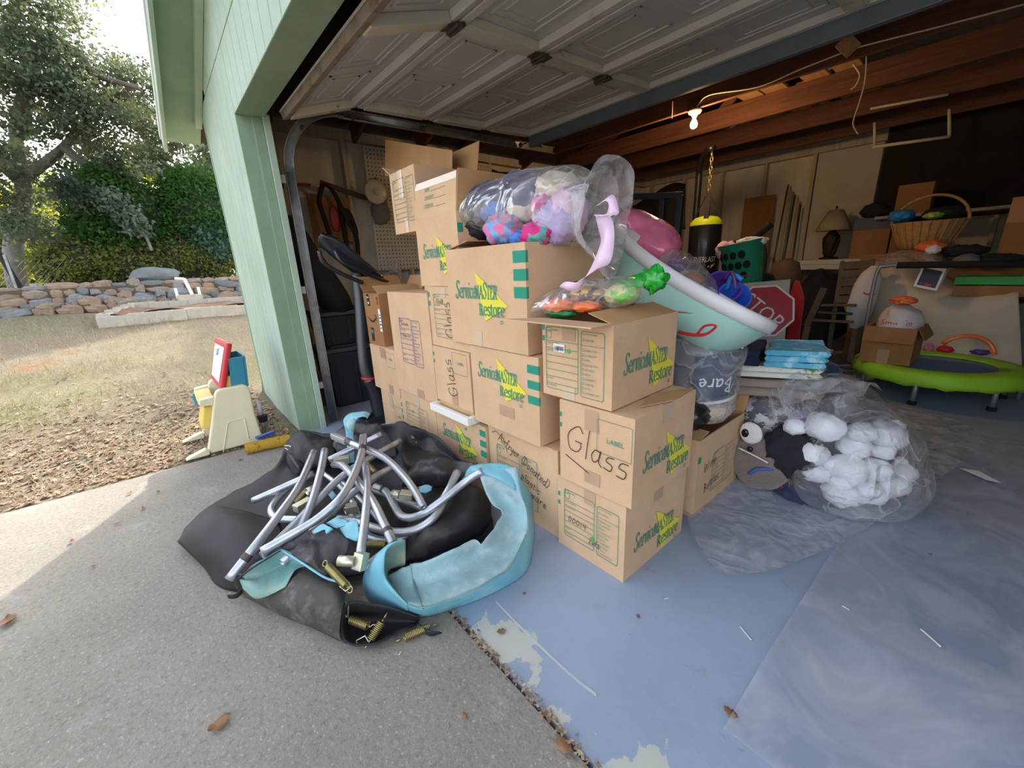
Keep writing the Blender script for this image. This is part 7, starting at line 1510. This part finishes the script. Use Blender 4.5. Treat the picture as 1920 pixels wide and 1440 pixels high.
a = at(1785, 552, Y=5.13); MB().bx(a.x, a.x+.5, 5.14, 5.6, .74, .825).build('flat_carton', MATS['cardboard_dark'], label='flat brown carton lying on the couch under the green tray', cat='box', bevel=.003)
# ================================================================== small trampoline
tc_ = Vector((-.18, 4.6, 0)); mt = thing('mini_trampoline', 'small round trampoline with lime green skirt and foam handle bar', 'trampoline', tc_)
mat('lime_skirt', (150, 206, 44), .6, var=.12, vs=5); mat('tramp_blue', (104, 136, 168), .8, var=.06); mat('leg_grey', (150, 152, 156), .4, .5); mat('foam_black', (24, 24, 26), .9)
N_ = 60; R_ = .5
def rg(r, z, wob=0): return [tc_+Vector((r*math.cos(2*PI*k/N_), r*math.sin(2*PI*k/N_), z+wob*math.sin(k*2.1)*math.sin(k*.7))) for k in range(N_)]
MB().grid([rg(.335, .252), rg(.34, .262), rg(.42, .272), rg(R_-.02, .266), rg(R_, .25), rg(R_+.008, .2, .006), rg(R_+.004, .165, .012)], closed=True).build('skirt', MATS['lime_skirt'], mt, smooth=True, solid=.003)
MB().grid([rg(.36, .249), rg(.1, .247), rg(.001, .247)], closed=True).build('mat', MATS['tramp_blue'], mt, smooth=True)
MB().tube(rg(R_-.04, .225), .016, 8, closed=True).build('ring', MATS['leg_grey'], mt, smooth=True)
for k in range(6):
    a = -PI/2-.12+2*PI*k/6; p = tc_+Vector((.43*math.cos(a), .43*math.sin(a), 0))
    lg = MB().tube([p+Vector((0, 0, .02)), p+Vector((0, 0, .22))], .016, 8).build('leg', MATS['leg_grey'], mt, smooth=True); MB().lathe([(.026, .005), (.026, .03), (.018, .035)], 10, p).build('foot_cap', MATS['foam_black'], lg)
Hh = lambda px, py, Y=4.72: at(px, py, Y=Y)
xl, xr = -.665, .285
MB().tube(catmull([Vector((xl+.02, 4.7, .03)), Vector((xl, 4.72, .5)), Vector((xl, 4.72, .95)), Vector((xl+.06, 4.72, 1.01)), Vector((xl+.14, 4.72, 1.015))], 6), .014, 8).build('handle_post', MATS['leg_grey'], mt, smooth=True)
MB().tube(catmull([Vector((xr, 4.7, .03)), Vector((xr+.01, 4.72, .5)), Vector((xr+.01, 4.72, .94)), Vector((xr-.05, 4.72, 1.0)), Vector((xr-.12, 4.72, 1.005))], 6), .014, 8).build('handle_post', MATS['leg_grey'], mt, smooth=True)
MB().tube([Vector((xl+.12, 4.72, 1.015)), Vector((xr-.1, 4.72, 1.005))], .026, 10).build('foam_grip', MATS['foam_black'], mt, smooth=True)
# on it: open box with a white bag, toys
t, bT, F, R = cbox('open brown box standing on the small trampoline with a white bag in it', -.6, -.29, 4.28, 4.66, .272, .56, rz=-.05, top='open', cm='cardboard_dark', flaps=(('F', 165, .12, 0), ('R', 150, .1, 0)), seed=55, group=None)
tapebit(bT, F, .11, .0, .07, .11, 'tape'); f = Flat(); f.text('GENUINE', .02, .03, .05, .8, PI/2); f.lay('side_print', 'ink_black', bT, *R, .002)
f = Flat(); f.rect(.34, .02, .36, .26)
wb_ = thing('grocery_bag', 'white grocery bag with red letters sticking out of the box on the trampoline', 'plastic bag', (-.44, 4.46, .5)); wc = Vector((-.43, 4.45, .42))
sack('z', [wc, wc+Vector((0, 0, .06)), wc+Vector((.01, 0, .16)), wc+Vector((.02, 0, .26)), wc+Vector((.03, 0, .3))], [(.06, .06), (.12, .14), (.13, .15), (.1, .11), (.02, .02)], None, 28, 7, .1, 6, up=(0, 1, 0)).build('bag', MATS['bag_white'], wb_, smooth=True)
f = Flat(); f.text('Sm', -.09, 0, .06, .9); f.text('rt', -.02, -.005, .05, .9); f.text('Fin', .03, .0, .06, .8)
q = MB(); q.v = [Vector((wc.x+u*1.05, 4.296+abs(u)*.25, wc.z+.155+v)) for u, v in f.v]; q.f = f.f; q.build('red_letters', MATS['ring_red'], wb_)
cloth('red and orange flame shaped toy on top of the white bag', 1693, 563, 4.4, (.075, .06, .03), 'orange_pl', 101, .6, 'soft_toy', None, 'toy')
oh = Vector((-.04, 4.86, .262)); MB().tube([oh+Vector((.16*math.cos(a), .03*math.sin(a*2), .02+.17*math.sin(a))) for a in [PI*k/16 for k in range(1, 14)]], .016, 8).build('orange_hoop', MATS['orange_pl'], smooth=True, label='orange plastic hoop lying on the small trampoline', cat='toy')
cloth('red plastic toy on the trampoline mat', 1772, 655, 4.62, (.05, .04, .03), 'toy_red', 103, .3, 'plastic_toy', None, 'toy', Z=.29); cloth('lime green toy leaf on the trampoline mat', 1790, 645, 4.65, (.06, .03, .012), 'lime_skirt', 104, .4, 'plastic_toy', None, 'toy', Z=.28); cloth('purple toy on the right of the trampoline mat', 1840, 660, 4.6, (.06, .05, .025), 'toy_violet', 105, .4, 'plastic_toy', None, 'toy', Z=.29); cloth('pink and yellow toy between the box and the hoop', 1742, 652, 4.6, (.035, .03, .04), 'cloth_floral', 106, .3, 'plastic_toy', None, 'toy', Z=.29)
MB().prism([at(px, py, Z=.275) for px, py in ((1815, 655), (1850, 657), (1880, 652), (1840, 647))], (0, .0, .012)).build('brown_paper', MATS['brown_board'], label='brown paper plate lying at the back of the trampoline', cat='paper')
# ================================================================== stop sign, green basket, chair and things in the middle
sc = at(1432, 583, Y=3.85); sn = (Vector((0, 0, CAMH))-sc).normalized(); sn = (sn+Vector((.1, 0, .25))).normalized(); su = Vector((0, 0, 1)).cross(sn).normalized(); sv2 = sn.cross(su); th = -.72
ru = su*math.cos(th)+sv2*math.sin(th); rv = sv2*math.cos(th)-su*math.sin(th)
sg = thing('stop_sign', 'red octagonal STOP sign leaning on a grey white board', 'sign', sc-Vector((0, 0, .35)))
oc = [sc+(ru*math.cos(PI/8+PI/4*k)+rv*math.sin(PI/8+PI/4*k))*.235 for k in range(8)]
mat('sign_red', (170, 30, 40), .45); mat('sign_white', (220, 216, 212), .5)
MB().prism(oc, -sn*.004).build('border', MATS['sign_white'], sg); MB().prism([sc+(p-sc)*.93+sn*.0015 for p in oc], -sn*.001).build('face', MATS['sign_red'], sg)
f = Flat(); f.text('STOP', -.19, -.063, .175, .86); q = MB(); q.v = [sc+ru*u+rv*v+sn*.003 for u, v in f.v]; q.f = f.f; q.build('lettering', MATS['sign_white'], sg)
zb_ = -(sc.z-.02)/max(sv2.z, .1); sq = [sc-sn*.012+su*a+sv2*c for a, c in ((-.2, zb_), (.17, zb_), (.17, .27), (-.2, .24))]; MB().prism(sq, -sn*.01).build('backing_board', mat('board_grey', (176, 168, 158), .8), label='grey white square board behind the STOP sign', cat='board')
gb_ = at(1392, 490, Y=4.1); lbk = thing('laundry_basket', 'green plastic laundry basket with round holes, heaped with white cloths', 'laundry basket', gb_)
mat('basket_green', (22, 132, 96), .45); gax = Vector((-.15, -.1, 1)).normalized(); MB().lathe([(.16, -.22), (.18, -.18), (.225, .13), (.24, .17), (.22, .17), (.16, -.18)], 28, gb_, axis=gax, sy=.8).build('body', MATS['basket_green'], lbk, smooth=40)
mat('hole_dark', (12, 16, 16), .9); cda = math.atan2(-4.1, 1.55); MG = gax.to_track_quat('Z', 'Y').to_matrix()
for i in range(5):
    for j in range(3):
        a = cda-.6+i*.38+(j % 2)*.19; z = -.11+j*.09; r = .183+.043*(z+.18)/.31; 
        base = Vector((math.cos(a)*(r+.004), math.sin(a)*(r+.004)*.8, z)); tn = Vector((-math.sin(a), math.cos(a)*.8, 0)).normalized()
        MB().add([gb_+MG @ (base+tn*.03*math.cos(2*PI*k/10)+Vector((0, 0, .034*math.sin(2*PI*k/10)))) for k in range(10)], [list(range(10))]).build('hole', MATS['hole_dark'], lbk)
cloth('white and red printed cloth on top of the green basket', 1410, 452, 4.05, (.12, .09, .035), 'cloth_white', 111, .4); cloth('pale plastic bag at the left of the green basket', 1362, 470, 4.05, (.09, .08, .08), 'cloth_pinkpale', 112, .3)
MB().tube([at(1412, 448, Y=4.2), at(1446, 420, Y=4.2)], [.035, .03], 10).build('black_roller', MATS['foam_black'], smooth=50, label='black padded tube sticking up from the green basket', cat='tube')
MB().blob(Vector((at(1410, 520, Y=4.4).x, 4.4, .45)), (.32, .2, .5), 26, .25, 2, 114, squash=.88, ridge=.2).build('dark_heap', MATS['cloth_dark'], smooth=True, label='dark clothes heap under and behind the green basket', cat='clothing')
MB().lathe([(.1, .005), (.13, .5), (.14, .95), (.11, 1.06), (.03, 1.1)], 18, Vector((at(1475, 490, Y=4.9).x, 4.9, 0))).build('brown_hamper', mat('brown_weave', (92, 72, 54), .9, var=.2), smooth=True, label='brown woven hamper beside the white table edge', cat='hamper')
MB().prism((lambda L: [Vector((p.x, p.y, p.z if i < 4 else .01)) for i, p in enumerate(L)])(V4([(1482, 548, 4.6), (1490, 525, 4.6), (1500, 528, 4.6), (1508, 560, 4.6), (1508, 588, 4.6), (1484, 588, 4.6)])), (0, .03, 0)).build('red_sled', MATS['sign_red'], label='narrow red plastic panel behind the STOP sign', cat='panel', bevel=.005)
ch_ = thing('slatted_chair', 'weathered slatted wooden folding chair behind the STOP sign', 'chair', (-1.0, 5.0, 0)); mat('wood_grey', (96, 82, 66), .85, var=.2)
for i in range(5):
    y = 495+16*i; MB().bar(at(1582-3*i, y+3, Y=5.1-.02*i), at(1640-5*i, y, Y=5.1-.02*i), .07, .018, (0, 1, 0)).build('back_slat', MATS['wood_grey'], ch_, bevel=.004)
for a, c in (((1580, 490, 5.12), (1562, 600, 5.0)), ((1636, 486, 5.12), (1618, 590, 5.0)), ((1545, 540, 4.9), (1512, 612, 4.85))): MB().bar(at(a[0], a[1], Y=a[2]), at(c[0], c[1], Y=c[2]), .035, .05).build('frame_bar', MATS['wood_grey'], ch_, bevel=.004)
for a, c in (((1540, 572, 4.9), (1605, 572, 4.9)), ((1525, 600, 4.85), (1600, 604, 4.85)), ((1535, 585, 4.95), (1600, 588, 4.95))): MB().bar(at(a[0], a[1], Y=a[2]), at(c[0], c[1], Y=c[2]), .06, .02).build('seat_slat', MATS['wood_grey'], ch_, bevel=.004)
a = at(1515, 612, Y=4.85); MB().bar(a, Vector((a.x-.03, a.y, .01)), .035, .05).build('leg', MATS['wood_grey'], ch_); a = at(1562, 600, Y=5.0); MB().bar(a, Vector((a.x, a.y+.1, .01)), .035, .05).build('leg', MATS['wood_grey'], ch_); a = at(1618, 590, Y=5.0); MB().bar(a, Vector((a.x, a.y+.1, .01)), .035, .05).build('leg', MATS['wood_grey'], ch_)
cbox('brown box with an open flap behind the pink bag', -1.75, -1.35, 2.75, 3.2, .0045, .93, top='open', flaps=(('R', 70, .25, 0), ('F', 20, .15, 0)), cm='cardboard_dark', seed=60)
MB().blob(Vector((-1.35, 6.0, .4)), (.3, .2, .45), 24, .25, 2.4, 117, squash=.86, ridge=.2).build('dark_clutter', MATS['cloth_dark'], smooth=True, label='dark bundle under the white table', cat='bundle')

# ================================================================== plastic easel and things beside the driveway
es = thing('toy_easel', 'cream and red plastic toddler easel standing at the edge of the driveway', 'easel', (-3.45, .05, 0))
mat('easel_cream', (222, 214, 180), .55, var=.06, vs=5); mat('easel_red', (196, 44, 50), .45); mat('easel_white', (222, 222, 226), .35); mat('easel_teal', (44, 128, 150), .5); mat('easel_orange', (222, 178, 98), .5); mat('easel_yellow', (226, 196, 96), .5)
EX = -3.275
def PL(L, X): return [at(px, py, X=X) for px, py in L]
SIDE = [(396, 855), (390, 843), (396, 800), (402, 742), (405, 735), (411, 731), (455, 722), (463, 723), (469, 730), (478, 775), (491, 815), (492, 830), (489, 837), (455, 845)]
for dx, nm in ((0, 'side_panel'), (-.4, 'side_panel')):
    p = [v+Vector((dx, 0, 0)) for v in PL(SIDE, EX)]; mz = min(v.z for v in p); p = [Vector((v.x, v.y, max(v.z, .005) if v.z < .06 else v.z)) for v in p]
    MB().prism(p, (-.05, 0, 0)).build(nm, MATS['easel_cream'], es, bevel=.012, segs=3)
    g = [v+Vector((dx, 0, 0)) for v in PL([(350, 871), (353, 861), (386, 843), (394, 846), (395, 856)], EX+.012)]
    MB().prism([Vector((v.x, v.y, max(v.z, .004))) for v in g], (-.06, 0, 0)).build('foot', MATS['easel_cream'], es, bevel=.008)
    MB().prism([v+Vector((dx, 0, 0)) for v in PL([(373, 760), (374, 751), (400, 744), (404, 748), (403, 760), (377, 763)], EX-.005)], (-.05, 0, 0)).build('tray_arm', MATS['easel_cream'], es, bevel=.006)
MB().tube(catmull(PL([(419, 848), (424, 815), (427, 795), (432, 790), (455, 785), (459, 788), (463, 805), (467, 822)], EX+.001), 3), .004, 6).build('molded_arch', MATS['easel_cream'], es, smooth=True)
NT, NB, FB, FT = at(425, 643, X=EX-.04), at(412, 731, X=EX-.04), at(394, 709, X=EX-.36), at(402, 632, X=EX-.36)
bn = (NT-NB).cross(FB-NB).normalized(); bn = bn if bn.y < 0 else -bn
MB().prism([NB, NT, FT, FB], -bn*.035).build('board_frame', MATS['easel_red'], es, bevel=.012, segs=3)
cc = (NT+NB+FB+FT)/4; wbd = MB().add([cc+(p-cc)*.76+bn*.002 for p in (NB, NT, FT, FB)], [(0, 1, 2, 3)]).build('whiteboard', MATS['easel_white'], es)
u = (NB-FB).normalized(); v = (NT-NB).normalized(); f = Flat(); f.pen('s1', -.05, .05, .07, .009); sgn = 1 if u.cross(v).dot(bn) > 0 else -1; f.lay('blue_scribble', 'ink_blue', wbd, cc, u, v, .006*sgn)
tb0 = PL([(432, 672), (456, 668), (463, 724), (438, 726)], EX-.04)
for nm, a, c, w in (('bin_wall', tb0[0], tb0[1], 0), ('bin_wall', tb0[0], tb0[1], -.3)):
    MB().prism([p+Vector((w, 0, 0)) for p in tb0], (-.012, 0, 0)).build(nm, MATS['easel_teal'], es, bevel=.004)
MB().prism([tb0[1], tb0[2], tb0[2]+Vector((0, .012, 0)), tb0[1]+Vector((0, .012, 0))], (-.31, 0, 0)).build('bin_wall', MATS['easel_teal'], es); MB().prism([tb0[0], tb0[3], tb0[3]+Vector((0, -.012, 0)), tb0[0]+Vector((0, -.012, 0))], (-.31, 0, 0)).build('bin_wall', MATS['easel_teal'], es); MB().prism([tb0[3], tb0[2], tb0[2]+Vector((0, 0, .01)), tb0[3]+Vector((0, 0, .01))], (-.31, 0, 0)).build('bin_floor', MATS['easel_teal'], es)
MB().prism(PL([(424, 706), (441, 704), (442, 726), (421, 728)], EX-.06), (-.28, 0, 0)).build('bin_support', MATS['easel_orange'], es)
MB().prism(PL([(381, 764), (402, 763), (396, 804), (377, 804)], EX-.1), (-.22, 0, 0)).build('paper_holder', MATS['easel_yellow'], es, bevel=.01)
MB().prism(PL([(370, 752), (400, 744), (402, 752), (372, 760)], EX-.06), (-.33, 0, 0)).build('tray', MATS['easel_orange'], es, bevel=.005)
c = at(371, 748, X=EX-.3); MB().lathe([(.022, -.045), (.03, .03), (.032, .035), (.026, .035), (.018, -.03)], 16, c).build('teal_cup', MATS['easel_teal'], smooth=40, label='small teal cup on the tray of the toy easel', cat='cup')
a, c = at(461, 842, Z=.035), at(545, 824, Z=.035); MB().tube([a, a.lerp(c, .5)+Vector((0, 0, .003)), c], .038, 14).build('yellow_foam_log', mat('foam_yellow', (176, 138, 40), .9, var=.2, vs=20, bump=.5, bs=60, col2=(130, 100, 36), c2lo=.55, c2hi=.65, c2s=20), smooth=60, label='dirty yellow foam tube lying along the slab edge before the green wall', cat='foam tube')
a, c = at(481, 822, Z=.085), at(513, 810, Z=.085); MB().bar(a, c, .035, .02).build('blue_block', mat('block_blue', (44, 84, 170), .5), label='small blue block resting on the yellow foam tube', cat='block', bevel=.003)
pu = thing('toy_lantern', 'white wand with black cup and chrome handle leaning behind the easel', 'toy', at(497, 812, X=-3.4)); mat('chrome', (200, 200, 204), .12, 1); mat('wand_lilac', (210, 206, 230), .4)
W2 = lambda px, py: at(px, py, X=-3.42)
MB().tube([W2(484, 751), W2(489, 778)], .012, 10).build('wand', MATS['wand_lilac'], pu, smooth=True); MB().tube([W2(491, 779), W2(494, 790)], [.035, .03], 14).build('cup', MATS['foam_black'], pu, smooth=50); MB().tube([W2(494, 790), W2(499, 814)], [.022, .02], 12).build('handle', MATS['chrome'], pu, smooth=50)
MB().bar(at(497, 716, X=-4.5), at(502, 757, X=-4.5), .03, .06).build('wood_stake', MATS['rust_brown'], label='short dark wooden stake at the foot of the green wall corner', cat='stake')
# paint worn off in a long scrape near the edge of the floor
q = MB(); pts = [at(930, 1128, Z=.0047), at(975, 1175, Z=.0047), at(1040, 1238, Z=.0047), at(1085, 1278, Z=.0047), at(1118, 1303, Z=.0047)]; c = catmull(pts, 8)
q.grid([[p+Vector((-.004-.003*noise.noise(p*40), .004, .0003)) for p in c], [p+Vector((.004+.004*noise.noise(p*33), -.004, .0003)) for p in c]]).build('paint_scrape', mat('worn_concrete', (184, 190, 190), .8, var=.1), bpy.data.objects['floor'])
